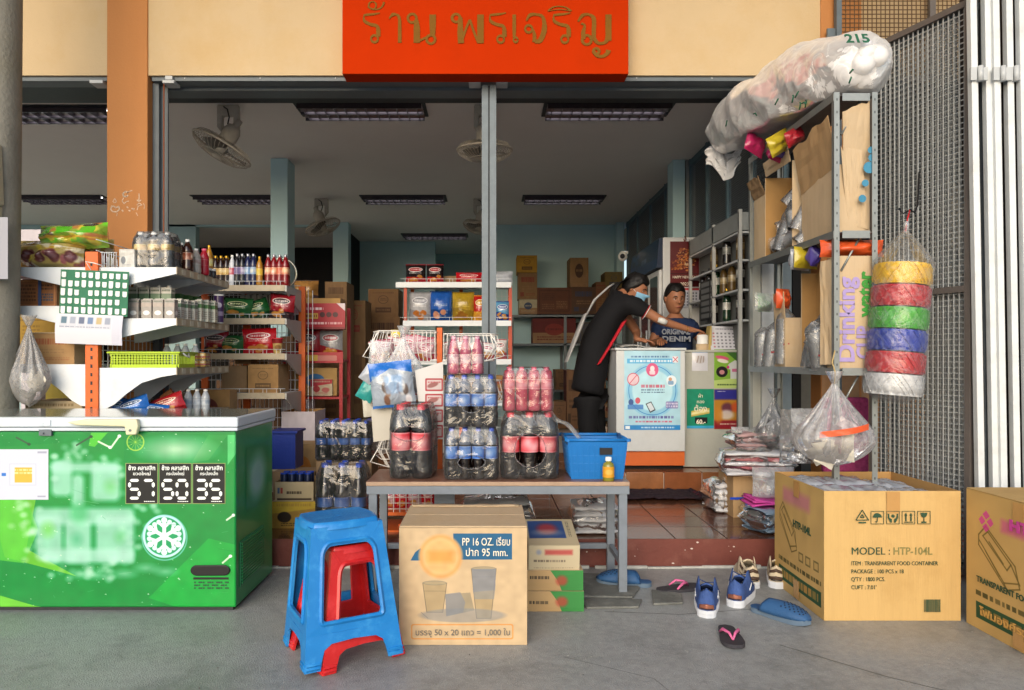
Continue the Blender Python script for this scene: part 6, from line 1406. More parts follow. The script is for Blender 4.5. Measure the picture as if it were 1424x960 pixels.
for k in range(4):v0=.62-.2*k;c.rect(.36,v0,.97,v0+.165,'#a8343c',.95,.04);c.rect(.41,v0+.02,.92,v0+.145,'#cfc4c2',.95,.03);c.ell(.62,v0+.08,.2,.03,'#8a4a48',.8,.03,rot=.4);c.scrib(.45,v0+.1,.9,v0+.13,'#b0555a',1,rr)
b=MB();b.prism([(-.13,-.03),(.03,.02),(.035,-.42),(-.06,-.42),(-.11,-.2)],0,.004);o=b.build('hanging_card',[c.mat('red_snack_card_print',.5)]);o.location=(X(609,HY),HY-.02,Z(508,HY));tag(o,'white hanging card with rows of red printed snack packs','card')
b=MB();b.prism([(-.075,0),(.045,.01),(.05,-.185),(-.06,-.20)],0,.012);o=b.build('grey_board',[M_cgrey]);o.location=(X(534,HY),HY,Z(566,HY));tag(o,'blank grey cardboard hanging below the blue biscuit packet','cardboard')
bag('white and teal packet sticking out sideways from the stand',X(504,HY+.1),HY+.1,Z(556,HY+.1),.1,.13,.04,M_teal,'teal_packet','packet',ry=.5,wr=.5)
bag('white crinkled packet above the teal packet',X(506,HY+.08),HY+.08,Z(530,HY+.1),.08,.1,.03,M_silv,'white_packet','packet',ry=.6,wr=.5)
bag('pale drooping plastic packet below the teal packet',X(512,HY+.1),HY+.12,Z(580,HY+.1),.06,.16,.04,M_cream2,'pale_packet','packet',ry=-.1,wr=.5)
# poly bundles behind the bench legs
def bundle(label,x,y,z,w,d,h,n=5,m=None,name='poly_bag_bundle',rz=0.,group=None,edge=None,seed=1):
 """folded plastic bags tied flat: soft layers inside a clear sleeve"""
 t=thing(name,label,'bundle',(x,y,z),rz,group);q=random.Random(seed)
 for k in range(n):
  b=MB();hh=h/n;sd=q.random()*40;ww=w*q.uniform(.9,1.0);dd=d*q.uniform(.9,1.);ox=q.uniform(-.01,.01)
  def fn(u,v):
   a=2*PI*v;return(ox+(u-.5)*ww+.01*mnoise.noise((u*3+sd,a,1)),dd/2*math.copysign(abs(math.cos(a))**.6,math.cos(a))*(1+.05*mnoise.noise((u*5,a+sd,2))),hh*(k+.5)+hh*.56*math.copysign(abs(math.sin(a))**.7,math.sin(a))*(math.sin(PI*min(1,max(0,u*.96+.02)))**.35)+.012*mnoise.noise((u*4+sd,a*1.3,5)))
  b.grid(fn,14,14,0,True);b.build('folded_bag',[m or M_white2 if k%2==0 or edge is None else edge],t)
 b=MB();sd=q.random()*40
 b.grid(lambda u,v:((u-.5)*w*1.12*(1+.05*mnoise.noise((u*4,v*9,sd))),d/2*1.1*math.cos(2*PI*v)*(1+.18*mnoise.noise((u*5+sd,v*7,1))),h*.5+h*.62*math.sin(2*PI*v)*(math.sin(PI*u)**.3)*(1+.22*mnoise.noise((u*6,v*6+sd,3)))),20,18,0,True);b.build('clear_sleeve',[M_wrap],t)
 return t
M_white2=mat('white_poly_sheet','#c3c4c8',.4,var=.12,vscale=20,bump=.5,bscale=40);M_red_e=mat('dull_red_edge','#a5595c',.5,var=.2)
bundle('white wrapped plastic bags on the porch under the bench end',X(824,4.4),4.36,PZ+.002,.26,.3,.17,5,seed=3)
bundle('grey wrapped plastic bundle under the middle of the bench',X(690,4.45),4.4,PZ+.002,.42,.3,.2,4,m=mat('grey_poly_sheet','#8f9092',.4,var=.15,bump=.5,bscale=40),seed=5)
t=thing('wire_crate','orange edged wire crate with red packets under the bench','crate',(X(566,4.35),4.3,PZ+.001));b=MB();b.box(-.16,.16,0,.3,.1,.12);b.box(-.16,.16,0,.3,0,.012);b.build('tray',[M_opost],t);b=MB()
for k in range(9):x=-.15+k*.0375;b.tube([(x,.0,.12),(x,.0,.26)],.0025,4)
for k in range(4):b.tube([(-.16,0,.14+k*.035),(.16,0,.14+k*.035)],.0025,4)
b.build('wire_front',[M_ww],t)
for i in range(4):bag('packet standing in the orange edged crate, %s from the stool side'%NTH[i],X(566,4.35)-.12+i*.08,4.42,PZ+.122,.09,.13,.05,sg3 if i%2 else sp,'red_packet','packet','red packets in the low crate',n=6)
# counter with posters
CY=5.78;ct=thing('shop_counter','white and grey shop counter with posters and orange kick board','counter',(0,0,0))
cx0,cx1,cx2=X(857,CY),X(953,CY),2.062;cz=Z(484,CY)
M_ctw=mat('counter_white','#bcbfbf',.4,var=.05,dirt='#a9a8a2',dscale=5,damt=.3);M_ctg=mat('counter_grey','#a7a89f',.5,var=.07,vscale=3,dirt='#8b8c84',dscale=4,damt=.4)
b=MB();b.box(cx0,cx1,CY,CY+.42,Z(628,CY),cz-.02);b.build('front_panel',[M_ctw],ct,bevel=.006)
b=MB();b.box(cx0-.012,cx1+.006,CY-.012,CY+.5,cz-.019,cz);b.build('top',[M_ctw],ct,bevel=.004)
b=MB();b.box(cx0+.05,cx1-.0,CY+.02,CY+.4,Z(648,CY),Z(628.5,CY));b.build('kick_board',[mat('orange_kick','#c4602a',.45,var=.08)],ct)
b=MB();b.box(cx0+.06,cx1,CY+.06,CY+.38,FZ+.001,Z(648.5,CY));b.build('plinth',[M_black],ct)  # black base stands in for the shadow under the kick board
b=MB();b.box(cx1+.008,cx2,5.9,6.3,FZ+.006,cz-.035);b.build('side_panel',[M_ctg],ct,bevel=.005)
b=MB();b.box(cx1+.0085,cx2+.004,5.89,6.4,cz-.034,cz-.015);b.build('side_top',[M_ctg],ct,bevel=.004)
def poster(label,m,pa,pb,ya,yb,Y,name='poster'):
 b=MB();b.box(X(pa,Y),X(pb,Y),Y-.0035,Y-.001,Z(yb,Y),Z(ya,Y));o=b.build(name,[m]);return tag(o,label,'poster')
c=Canvas(320,440,'#a9d3e3');c.rect(0,0,1,.06,'#2b86c9');c.ell(.5,.5,.46,.34,'#8cc6e2',.9,.02);c.ell(.5,.5,.42,.31,'#2f7fc4',1,.003,.012);c.ell(.5,.5,.36,.26,'#b8e2ee',1,.03)
c.scrib(.12,.91,.8,.94,'#4a6f9c',1,rr,.7);c.rect(.05,.84,.9,.9,'#4aa5d8',.9,.01);c.scrib(.1,.85,.84,.89,'#f0f6fa',1,rr,.7)
c.ell(.5,.76,.11,.085,'#d45a86',1,.004);c.ell(.5,.775,.04,.035,'#f4dfe4');c.rect(.45,.70,.55,.75,'#f4dfe4',.9,.02)
c.ell(.16,.64,.1,.075,'#e0c3cc');c.ell(.16,.64,.1,.075,'#cc5a6c',1,.003,.014);c.line([(.1,.59),(.22,.69)],.014,'#cc5a6c')
c.ell(.84,.62,.09,.07,'#e3eef4');c.ell(.82,.64,.03,.024,'#c99a7a');c.rect(.78,.57,.88,.62,'#7aa0c4',.9,.02)
c.scrib(.3,.53,.72,.575,'#c8445c',1,rr,.85);c.scrib(.3,.46,.72,.52,'#41597c',2,rr,.45)
c.poly([(.38,.33),(.48,.36),(.56,.25),(.46,.215)],'#2d3440');c.poly([(.4,.325),(.475,.347),(.54,.26),(.465,.232)],'#d3dde4')
c.ell(.12,.35,.045,.04,'#3a5a94');c.ell(.24,.37,.045,.04,'#c65a6a');c.rect(.06,.26,.34,.32,'#3f78bd',.8,.01);c.rect(.74,.27,.96,.36,'#7a5a9c',.6,.02);c.scrib(.75,.28,.95,.35,'#e6e0f0',2,rr)
c.scrib(.08,.14,.88,.18,'#5a5c9c',1,rr,.8);c.scrib(.2,.09,.85,.12,'#c8607c',1,rr,.7);c.scrib(.3,.015,.9,.045,'#dceaf4',1,rr,.6);c.rect(.02,.01,.1,.05,'#e8f0f4')
c.rect(.86,.85,.96,.93,'#e8e4e8');c.line([(.87,.86),(.95,.92)],.012,'#c8445c');c.line([(.87,.92),(.95,.86)],.012,'#c8445c');c.noise(.04,30,3)
poster('pale blue health poster with ring of icons on white counter',c.mat('health_poster_print',.35,.3),868,946,488,598,CY)
Y2=5.9
c=Canvas(100,130,'#d5d5dd');c.rect(0,.88,1,1,'#3a7ab0');c.ell(.5,.55,.3,.2,'#b9b4b4',.8,.1);c.line([(.3,.4),(.4,.7)],.05,'#8a7266',.7,.02);c.line([(.5,.4),(.58,.7)],.05,'#8a7266',.7,.02);c.line([(.7,.42),(.74,.7)],.05,'#8a7266',.7,.02)
b=MB();b.grid(lambda u,v:(X(962+22*u,Y2),Y2-.004-.012*math.sin(PI*u)*math.sin(PI*v),Z(516-29*v,Y2)),6,6);tag(b.build('hanging_packet',[c.mat('hook_packet_print',.25,.5,.3)]),'small clear packet with blue header taped to the grey counter','packet')
c=Canvas(160,216,'#7fae3c');c.poly([(0,.0),(1,.0),(1,.28),(0,.2)],'#b9d07a');c.poly([(.3,1),(1,1),(1,.6),(.7,.75)],'#3d6a2c');c.poly([(.5,.62),(.72,.72),(.95,.64),(.98,.5),(.88,.48),(.86,.24),(.56,.24),(.56,.48),(.46,.5)],'#cfd3d0');c.ell(.27,.42,.2,.14,'#1f1a1e');c.ell(.27,.41,.09,.06,'#c98a8c');c.rect(.62,.42,.8,.5,'#c8487c',.7,.02);c.ell(.28,.78,.24,.05,'#d8527c',.95,.02,rot=-.2);c.ell(.3,.7,.2,.05,'#e8e0d8',.95,.02,rot=-.2);c.scrib(.1,.06,.92,.12,'#35502a',1,rr,.6);c.ell(.48,.54,.05,.04,'#d23a7c')
poster('lime green poster with white t-shirt on the grey counter',c.mat('shirt_poster_print',.4,.2),993,1033,486,540,Y2)
c=Canvas(160,230,'#14896a');c.rect(0,0,1,.07,'#3aa5d0');c.poly([(.16,.3),(.84,.38),(.84,.52),(.16,.44)],'#c9b85a');c.poly([(.16,.34),(.84,.42),(.84,.48),(.16,.4)],'#e6dca0');c.rect(.3,.13,.76,.28,'#15181c');c.noise(.06,20,4)
pp=poster('teal poster with yellow ribbon and black price box',c.mat('teal_poster_print',.4,.2),955,992.5,541,596,Y2)
for s,zy in(('ผ้า',553),('กอง',561)):text(s,.038,M_whiteink,pp,(X(974,Y2),Y2-.0045,Z(zy,Y2)),align='CENTER')
text('ต้อง',.062,M_whiteink,pp,(X(974,Y2),Y2-.0045,Z(572,Y2)),align='CENTER',bold=.01);text('60.-',.05,M_whiteink,pp,(X(968,Y2),Y2-.0045,Z(589.5,Y2)),bold=.03)
c=Canvas(160,230,'#b9822c');c.rect(0,.74,1,1,'#2f2f8c',1,0,.08);c.rect(0,0,1,.22,'#8e1f2c',1,0,.08);c.ell(.45,.52,.2,.14,'#5c2a4a',.85,.1);c.ell(.42,.36,.26,.12,'#d8ccc4',.9,.1);c.ell(.75,.55,.16,.12,'#d4532c',.8,.1);c.ell(.15,.35,.14,.2,'#c9832c',.8,.1);c.scrib(.12,.93,.4,.96,'#e4e4f0',1,rr);c.scrib(.2,.1,.85,.16,'#e4c8b0',1,rr,.5)
poster('blurry blue yellow and red poster on the grey counter',c.mat('warm_poster_print',.4,.2),993,1033,541.5,597,Y2)
# things on the counter
tz2=cz-.0145
t=thing('paper_roll','white paper cup on a tan roll at the cashier hand','roll',(X(977,5.98),5.98,tz2));b=MB();b.lathe([(.055,0),(.055,.05),(.0005,.051)],18);b.build('core',[M_card2],t);b=MB();b.lathe([(.047,.051),(.045,.125),(.02,.128),(.0005,.12)],18);b.build('paper',[M_white],t)
t=thing('desk_calendar','white desk calendar with tan base on the grey counter','calendar',(X(1010,5.96),5.96,tz2));c=Canvas(220,150,'#cfcfd6');c.scrib(.2,.84,.8,.92,'#6a6a78',1,rr,.6)
for j in range(5):
 for i in range(7):c.rect(.09+.12*i,.1+.14*j,.15+.12*i,.17+.14*j,'#55565f' if i else '#a8505c',.65,.01)
b=MB();w=.135;b.quad((-w,-.03,0),(w,-.035,0),(w,.03,.195),(-w,.035,.2));b.quad((w,.095,0),(-w,.095,0),(-w,.036,.2),(w,.031,.195));b.build('page',[c.mat('calendar_page_print',.6)],t,solid=.003);b=MB();b.prism([(-w-.02,-.0),(-w+.008,0),(-w+.008,.2),(-w,.2)],-.02,.09);b.build('base',[mat('tan_board','#b09a5c',.7)],t)
t=thing('pen_cup','pink cup of pens at the end of the grey counter','cup',(X(1034,6.05),6.05,tz2));b=MB();b.lathe([(.036,0),(.042,.115)],16);b.build('cup',[mat('pink_plastic','#c06a8c',.4)],t,solid=.002)
for k in range(4):
 b=MB();b.tube([(.01*(k-1.5),.006*(-1)**k,.01),(.022*(k-1.5),.012*(-1)**k,.19+.015*(k%2))],.0045,6);b.build('pen',[M_capblue if k%2 else mat('navy_pen','#1f2a5c',.4)],t)
b=MB();b.grid(lambda u,v:(X(862+50*u,6.0),5.95+.2*v,cz+.012+.012*math.sin(5*u)+.01*v),8,4);tag(b.build('newspaper',[mat('newsprint','#8e8d89',.8,var=.3,vscale=60)],solid=.012),'folded newspaper lying on the white counter top','newspaper')
# rack of hung snack packets just inside the counter's open end
t=thing('snack_rack','narrow grey rack of orange snack packets beside the counter','rack',(0,0,0))
for x in(X(838,6.3),X(857,6.3)):
 b=MB();b.box(x-.012,x+.012,6.3,6.324,FZ,Z(478,6.3));b.build('post',[M_steel],t)
for z in(Z(500,6.3),Z(545,6.3),Z(585,6.3),Z(622,6.3)):
 b=MB();b.box(X(838,6.3),X(880,6.3),6.33,6.6,z-.01,z);b.build('tray',[M_steel],t)
so_=snack('orange_snack_print','#b5552a','#8a3a1c','#e0c8a0',61)
for i,(px,py)in enumerate(((845,522),(853,524),(846,565),(854,568),(846,604),(854,606))):bag('orange snack packet in the narrow rack, %s tray, %s one'%(('upper','middle','lower')[i//2],('outer','inner')[i%2]),X(px,6.34),6.35,Z(py,6.34)-.04,.12,.17,.05,(so_,sbr,so_)[i%3],'snack_packet','packet','packets in the narrow rack',rx=-.3,n=6)
# doormat on the porch
t=thing('door_mat','dark purple rag mat with frayed ends on the porch step','mat',(0,0,0));M_rag=mat('purple_rag','#2e2028',.95,var=.4,vscale=60,bump=.8,bscale=80);M_ragr=mat('maroon_rag','#4a1f2a',.95,var=.4,vscale=60)
b=MB();b.grid(lambda u,v:(X(862,5.4)+.56*u+.02*mnoise.noise((u*5,v*4,2)),5.24+.36*v+.02*mnoise.noise((u*4,v*3,9)),PZ+.012+.012*(1+mnoise.noise((u*14,v*9,1)))),40,24);b.build('weave',[M_rag],t,solid=.008)
q=random.Random(4)
for k in range(26):
 b=MB();y=5.25+.34*k/26;x=X(862,5.4)+.55;b.tube([(x,y,PZ+.016),(x+.03,y+q.uniform(-.01,.01),PZ+.02+q.uniform(0,.02)),(x+q.uniform(.05,.1),y+q.uniform(-.03,.03),PZ+.012)],[.008,.007,.004],5);b.build('fringe',[q.choice((M_rag,M_ragr))],t)
 # fridge, calendar, camera, shelves by the party wall
FYf=7.0;fr=thing('drinks_fridge','tall glass door drinks fridge with dark blue header behind customer','fridge',(0,0,0))
fx=X(922,FYf);M_frw=mat('fridge_white','#c3c4c4',.4,var=.05)
fyb=8.35;fwd=.55
b=MB();b.box(fx,fx+fwd,FYf,fyb,FZ,Z(330,FYf));b.build('cabinet',[M_frw],fr,bevel=.01)
c=Canvas(260,90,'#122a4a');c.poly([(0,0),(1,0),(1,.3),(0,.5)],'#173a66');c.scrib(.45,.35,.62,.6,'#6a8fb5',1,rr,.7)
for k in range(20):c.ell(rr.uniform(.0,.3),rr.uniform(.2,.9),.05,.07,'#1f5a94',.5,.03)
b=MB();z0,z1=Z(372,FYf),Z(331,FYf);b.quad((fx-.06,fyb,z0),(fx-.06,FYf+.01,z0),(fx-.035,FYf+.01,z1),(fx-.035,fyb,z1),1);b.quad((fx,FYf+.01,z0),(fx-.06,FYf+.01,z0),(fx-.06,fyb,z0),(fx,fyb,z0),0);b.quad((fx-.06,FYf+.01,z0),(fx,FYf+.01,z0),(fx,FYf+.01,z1),(fx-.035,FYf+.01,z1),0);b.build('header',[mat('header_blue','#12233c',.4),c.mat('fridge_header_print',.3,.3)],fr)
M_glass=mat('fridge_glass','#39474d',.06,var=.2,vscale=2,bump=0,coat=.8,spec=.8)
for k in range(3):
 y0=FYf+.04+k*.43;d=MB();d.box(fx-.03,fx-.002,y0,y0+.42,FZ+.25,z0-.02);dd=d.build('door',[M_frw],fr,bevel=.004)
 d=MB();d.box(fx-.034,fx-.0305,y0+.05,y0+.37,FZ+.3,z0-.07);d.build('pane',[M_glass],dd);d=MB();d.tube([(fx-.05,y0+.03,1.0),(fx-.05,y0+.03,1.5)],.01,8);d.build('handle',[M_silver],dd)
b=MB();yb=FYf-.012;tg=thing('wall_calendar','red tiger calendar clipped to the side of the drinks fridge','calendar',(X(952,yb),yb,Z(336,yb)));W_=X(972,yb)-X(932,yb);H_=Z(337,yb)-Z(400,yb)
c=Canvas(200,300,'#5c1016');c.rect(0,.28,1,.3,'#3c0a10')
for k in range(260): # a big striped cat on a red ground, as dabs
 a=rr.uniform(0,2*PI);d_=rr.random()**.5;u,v=.55+.34*d_*math.cos(a),.6+.25*d_*math.sin(a);c.ell(u,v,.03,.012,rr.choice(('#b0622a','#c47a34','#8a451c','#d09a5c')),.8,.01,rot=rr.uniform(-.6,.6))
for k in range(60):u,v=rr.uniform(.05,.5),rr.uniform(.38,.6);c.ell(u,v,.04,.015,rr.choice(('#a85c28','#7c3c18','#bd7634')),.7,.01,rot=.6)
for k in range(50):a=rr.uniform(0,6.28);c.ell(.55+.3*math.cos(a)*rr.uniform(.6,1),.62+.2*math.sin(a)*rr.uniform(.6,1),.03,.006,'#2c120a',.85,.005,rot=a)
c.ell(.38,.82,.06,.04,'#8a451c');c.ell(.76,.82,.06,.04,'#8a451c');c.ell(.47,.62,.025,.012,'#1a0c08');c.ell(.66,.62,.025,.012,'#1a0c08');c.ell(.57,.5,.07,.035,'#d8b890',.9,.02);c.ell(.57,.53,.03,.016,'#5c2a20')
b.box(-W_/2,W_/2,0,.004,-H_,0);b.build('picture',[c.mat('calendar_picture_print',.4,.2)],tg)
text('HAPPY NEW YEAR',.036,M_whiteink,tg,(-W_*.42,-.001,-H_*.86+.02),width=W_*.86);text('2023',.042,M_whiteink,tg,(0,-.001,-H_*.97),align='CENTER')
c=Canvas(140,110,'#b9bac4');c.rect(0,.88,1,1,'#a8343c')
for j in range(5):
 for i in range(7):c.rect(.06+.13*i,.08+.15*j,.13+.13*i,.18+.15*j,'#45464f' if i else '#a8505c',.7,.01)
b=MB();w=.11;b.box(-w+.03,w+.03,-.002,.003,-H_-.2,-H_-.012);b.build('date_pad',[c.mat('date_pad_print',.6)],tg);b=MB();b.tube([(0,-.01,.05),(.012,-.01,.02),(0,-.01,.0),(-.012,-.01,.02)],.006,6);b.build('clip',[mat('brown_clip','#7a4a2a',.5)],tg)
t=thing('security_camera','small white dome camera by the blue fridge header','camera',(X(866,8.3),8.3,Z(357,8.3)));b=MB();b.sphere((0,0,0),.055,14,0,9);b.build('body',[M_white],t);b=MB();b.tube([(-.01,-.04,0),(-.015,-.06,-.005)],.028,14);b.build('lens',[M_capblack],t);b=MB();b.box(-.02,.06,-.01,.1,.03,.06);b.build('mount',[M_white],t)
# white shelving against the party wall
ps=thing('wall_shelving','white slotted shelving against the party wall behind the cashier','shelving',(0,0,0));SX=1.93
for y in(6.2,6.92,5.55):
 b=MB();b.box(SX,SX+.025,y,y+.03,FZ,2.36);b.build('post',[MATS['grey_shelf_enamel']],ps)
for z in(Z(412,6.2),Z(375,6.2),Z(340,6.2),Z(450,6.2)):
 b=MB();b.box(SX,SX+.10,5.56,6.95,z-.015,z);b.build('shelf',[M_silver],ps)
b=MB();b.box(SX,SX+.10,5.56,6.95,2.2,2.34);b.build('header_panel',[mat('dull_white_panel','#858886',.5)],ps)
b=MB();b.box(SX+.1,SX+.125,5.57,6.94,FZ,2.19);b.build('back_panel',[mat('dull_grey_panel','#606260',.6)],ps)
mt_=mat('dark_wine_bottle','#1a1614',.15,var=.2,bump=0,coat=.5)
proto_bottle('wine',.035,.27,mt_,M_capblack,label_print('dim_label','#6a6a66','#9a9a90',71));proto_bottle('cream',.035,.24,mat('tan_bottle','#54401f',.3,bump=0),M_capred,label_print('tan_label','#77603a','#a08c5c',72));proto_bottle('spirit',.034,.28,mat('green_wine','#16301e',.12,var=.2,bump=0,coat=.5),M_capgold,label_print('white_label','#b9b8b0','#7a7a74',73))
q=random.Random(12)
for zi,z in enumerate((Z(412,6.2),Z(375,6.2),Z(450,6.2))):
 for i in range(6 if zi==0 else 3):Y=5.66+i*(.2 if zi==0 else .33);k=q.choice(('wine','spirit','cream','wine'));bottle({'wine':'dark bottle','spirit':'green bottle with gold cap','cream':'tan bottle with red cap'}[k]+' on the %s board behind the cashier, %s from the street'%(('middle','top','bottom')[zi],NTH[i]),SX+.05,Y,z+.001,k,'bottles on the shelving behind the cashier')
c=Canvas(60,120,'#16181a')
for k in range(6):c.rect(.1,.06+.155*k,.9,.17+.155*k,'#8e908f',.7)
b=MB();b.box(SX-.006,SX-.001,6.25,6.55,Z(446,6.4),Z(390,6.4));o=b.build('price_list',[c.mat('striped_list_print',.6)]);tag(o,'black list with pale stripes hanging behind the cashier','list')
# red display stand and the piles beside it
rs=thing('display_stand','red metal snack display stand with printed header','display stand',(0,0,0));RY=5.95;M_red=mat('red_enamel','#9c1c26',.4,var=.1,dirt='#6e141c',dscale=6,damt=.4)
ra,rb_=X(397,RY),X(474,RY)
for x in(ra,rb_):
 for y in(RY,RY+.33):b=MB();b.box(x-.014,x+.014,y,y+.028,FZ+.001,Z(494,RY)if y==RY else Z(425,RY));b.build('post',[M_red],rs)
for py in(500,552,606):
 b=MB();b.box(ra,rb_,RY+.004,RY+.35,Z(py,RY)-.02,Z(py,RY));b.build('tray',[M_red],rs)
c=Canvas(240,40,'#a81f2c');c.rect(.1,.2,.9,.7,'#c9a48c',.6,.02);c.rect(.38,.2,.58,.75,'#c9b03a',.8);c.scrib(.12,.3,.36,.6,'#efe0dc',1,rr);c.rect(0,.1,.09,.9,'#b9a9b5',.9);b=MB();b.box(ra-.02,rb_+.02,RY-.012,RY+.002,Z(505,RY),Z(490,RY));b.build('shelf_strip',[c.mat('red_strip_print',.4)],rs)
c=Canvas(260,120,'#a3182a');c.rect(0,0,1,.08,'#7c0f1c');c.rect(.02,.12,.22,.8,'#c3b0b8',.8,.01);c.ell(.12,.42,.08,.16,'#2a1a20',.9);c.rect(.26,.4,.5,.62,'#c3a842',.9,.01);c.scrib(.28,.44,.48,.58,'#6e2018',1,rr,.7);c.scrib(.26,.72,.6,.86,'#eed8d8',1,rr,.7)
for k in range(3):c.ell(.58+.12*k,.56,.05,.1,'#3a1018',.9)
c.scrib(.28,.16,.94,.3,'#e9cccc',1,rr,.6);c.poly([(.84,1),(1,1),(1,.7)],'#d8c8cc');b=MB();b.box(X(405,RY),X(480,RY),RY-.005,RY+.01,Z(458,RY),Z(422,RY));b.build('header_sign',[c.mat('red_header_print',.4)],rs)
carton('tan carton with blue print standing behind the red header',X(408,6.1),X(476,6.1),6.02,6.25,Z(458,6.1),Z(416,6.1),M_card,boxprint('blue_wave_print','#b0884e','#2f6ca5',81,2,'#b0884e'),small=True)
rp=snack('red_black_pack_print','#8e1a24','#1c1418','#b8b4b4',82);rp2=snack('grey_red_pack_print','#8c8a8c','#9a2028','#d4d2d0',83)
for lab,px,m in(('red and black snack pack on the red stand, beside the dim shelving',424,rp),('grey and red snack pack on the red stand, outer end',456,rp2),('silver edged snack pack squeezed between the two red stand packs',440,rp2)):bag(lab,X(px,RY),RY+.12+(.08 if px==440 else 0),Z(499,RY),.2,.25,.08,m,'snack_pack','pack','packs on the red stand')
carton('blue printed tan carton on the middle tray of the red stand',X(412,6.1),X(472,6.1),6.0,6.25,Z(551,RY)+.001,Z(512,RY),M_card,boxprint('blue_cloud_print','#a8854e','#2a5f96',84,2,'#a27f4a'),small=True)
carton('small red and cream carton in front on the middle tray',X(432,5.98),X(462,5.98),5.975,5.995,Z(551,RY)+.001,Z(528,RY),mat('cream_card','#b9a98a',.6),boxprint('cake_box_print','#b8a88c','#9c2a30',85,4,'#a8343c'),small=True)
carton('open white carton with pink print at the foot of the red stand',X(394,5.6),X(440,5.6),5.55,5.9,FZ+.001,Z(572,5.6),mat('white_pink_card','#c6bfc4',.7),boxprint('pink_print','#c6bcc0','#b9606a',86,4,'#c6bcc0'),open_=True)
carton('white lidded carton behind the pink printed one',X(394,5.95),X(428,5.95),5.93,6.2,FZ+.001,Z(556,5.95),mat('white_pink_card','#c6bfc4'),small=True)
carton('tan carton with orange disc print below the pink printed carton',X(398,5.3),X(450,5.3),5.25,5.5,PZ+.001,Z(617,5.3),M_card,boxprint('orange_disc_print','#a8865a','#b5702c',87,2,'#a8865a'),small=True)
t=bag('shiny wrapped bundle of buns on the pile left of the second column',X(424,6.9),6.95,Z(418,6.9),.24,.2,.2,snack('bun_print','#a5763c','#4a3a3c','#e0d0a8',88,'#c99a52',False),'bun_bundle','bundle',wr=.5);t["label"]='shiny wrapped bundle of buns on the pile near second blue column'
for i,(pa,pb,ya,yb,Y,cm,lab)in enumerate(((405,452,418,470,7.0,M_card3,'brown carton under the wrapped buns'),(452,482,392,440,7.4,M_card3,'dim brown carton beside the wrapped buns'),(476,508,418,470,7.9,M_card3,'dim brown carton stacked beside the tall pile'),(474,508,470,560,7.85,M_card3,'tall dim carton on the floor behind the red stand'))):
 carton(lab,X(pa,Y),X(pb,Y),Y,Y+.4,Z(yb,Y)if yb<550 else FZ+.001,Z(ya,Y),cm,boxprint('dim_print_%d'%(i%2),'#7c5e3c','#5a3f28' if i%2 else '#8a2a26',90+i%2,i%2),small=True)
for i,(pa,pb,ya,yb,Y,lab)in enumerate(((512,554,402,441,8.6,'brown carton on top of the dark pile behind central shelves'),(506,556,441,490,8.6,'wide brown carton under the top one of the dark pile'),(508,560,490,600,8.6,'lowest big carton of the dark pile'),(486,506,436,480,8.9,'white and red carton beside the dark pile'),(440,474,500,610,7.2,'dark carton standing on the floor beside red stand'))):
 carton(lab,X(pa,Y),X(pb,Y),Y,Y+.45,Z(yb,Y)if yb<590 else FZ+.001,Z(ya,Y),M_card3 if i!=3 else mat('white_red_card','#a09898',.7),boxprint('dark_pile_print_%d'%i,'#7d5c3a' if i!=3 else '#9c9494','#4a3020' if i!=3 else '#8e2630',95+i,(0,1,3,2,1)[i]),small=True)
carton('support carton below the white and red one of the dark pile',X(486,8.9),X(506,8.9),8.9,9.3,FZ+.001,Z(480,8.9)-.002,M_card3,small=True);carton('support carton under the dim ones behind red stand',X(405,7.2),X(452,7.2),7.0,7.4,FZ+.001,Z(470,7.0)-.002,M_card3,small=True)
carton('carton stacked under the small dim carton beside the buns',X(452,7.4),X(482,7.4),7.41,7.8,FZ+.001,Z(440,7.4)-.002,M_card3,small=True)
# central shelves in the shop
cs=thing('centre_shelving','white shelving with red slotted posts in the middle of shop','shelving',(0,0,0));CYs=7.0;ca,cb=X(556,CYs),X(711,CYs)
CL=(1.95,1.575,1.20,.8)
for k,z in enumerate(CL):
 b=MB();e=.04 if k==0 else 0;b.box(ca-e+.03*(k>0),cb,CYs+.004,CYs+.4,z-.03,z-.001);sh=b.build('shelf',[M_shelf],cs)
 b=MB();b.box(ca-e+.03*(k>0),cb,CYs,CYs+.0038,z-.05,z+.003);b.build('price_rail',[M_shelf],sh)
 b=MB();b.tube([(ca,CYs+.01,z+.035),(cb,CYs+.01,z+.035)],.002,4)
 for j in range(5):
  for dx in(-.016,.016):x=ca+(cb-ca)*(j+.3)/5+dx;b.tube([(x,CYs+.01,z),(x,CYs+.01,z+.035)],.0018,4)
 b.build('wire_rail',[M_shelf],sh)
for x in(ca+.06,cb-.02,(ca+cb)/2+.02):
 b=MB();b.box(x,x+.035,CYs+.405,CYs+.44,FZ,1.93);p=b.build('post',[M_opost],cs)
for x in(cb-.022,ca+.035):b=MB();b.box(x,x+.03,CYs+.03,CYs+.06,FZ,1.92);p=b.build('post',[mat('red_slotted_post','#b04a34',.5)],cs)
b=MB()
for k in range(22):x=ca+.05+k*.05;b.tube([(x,CYs+.402,FZ),(x,CYs+.402,1.9)],.0028,4)
for k in range(18):z=FZ+.1+k*.09;b.tube([(ca,CYs+.404,z),(cb,CYs+.404,z)],.0028,4)
b.build('wire_back',[M_shelf],cs,kind='stuff')
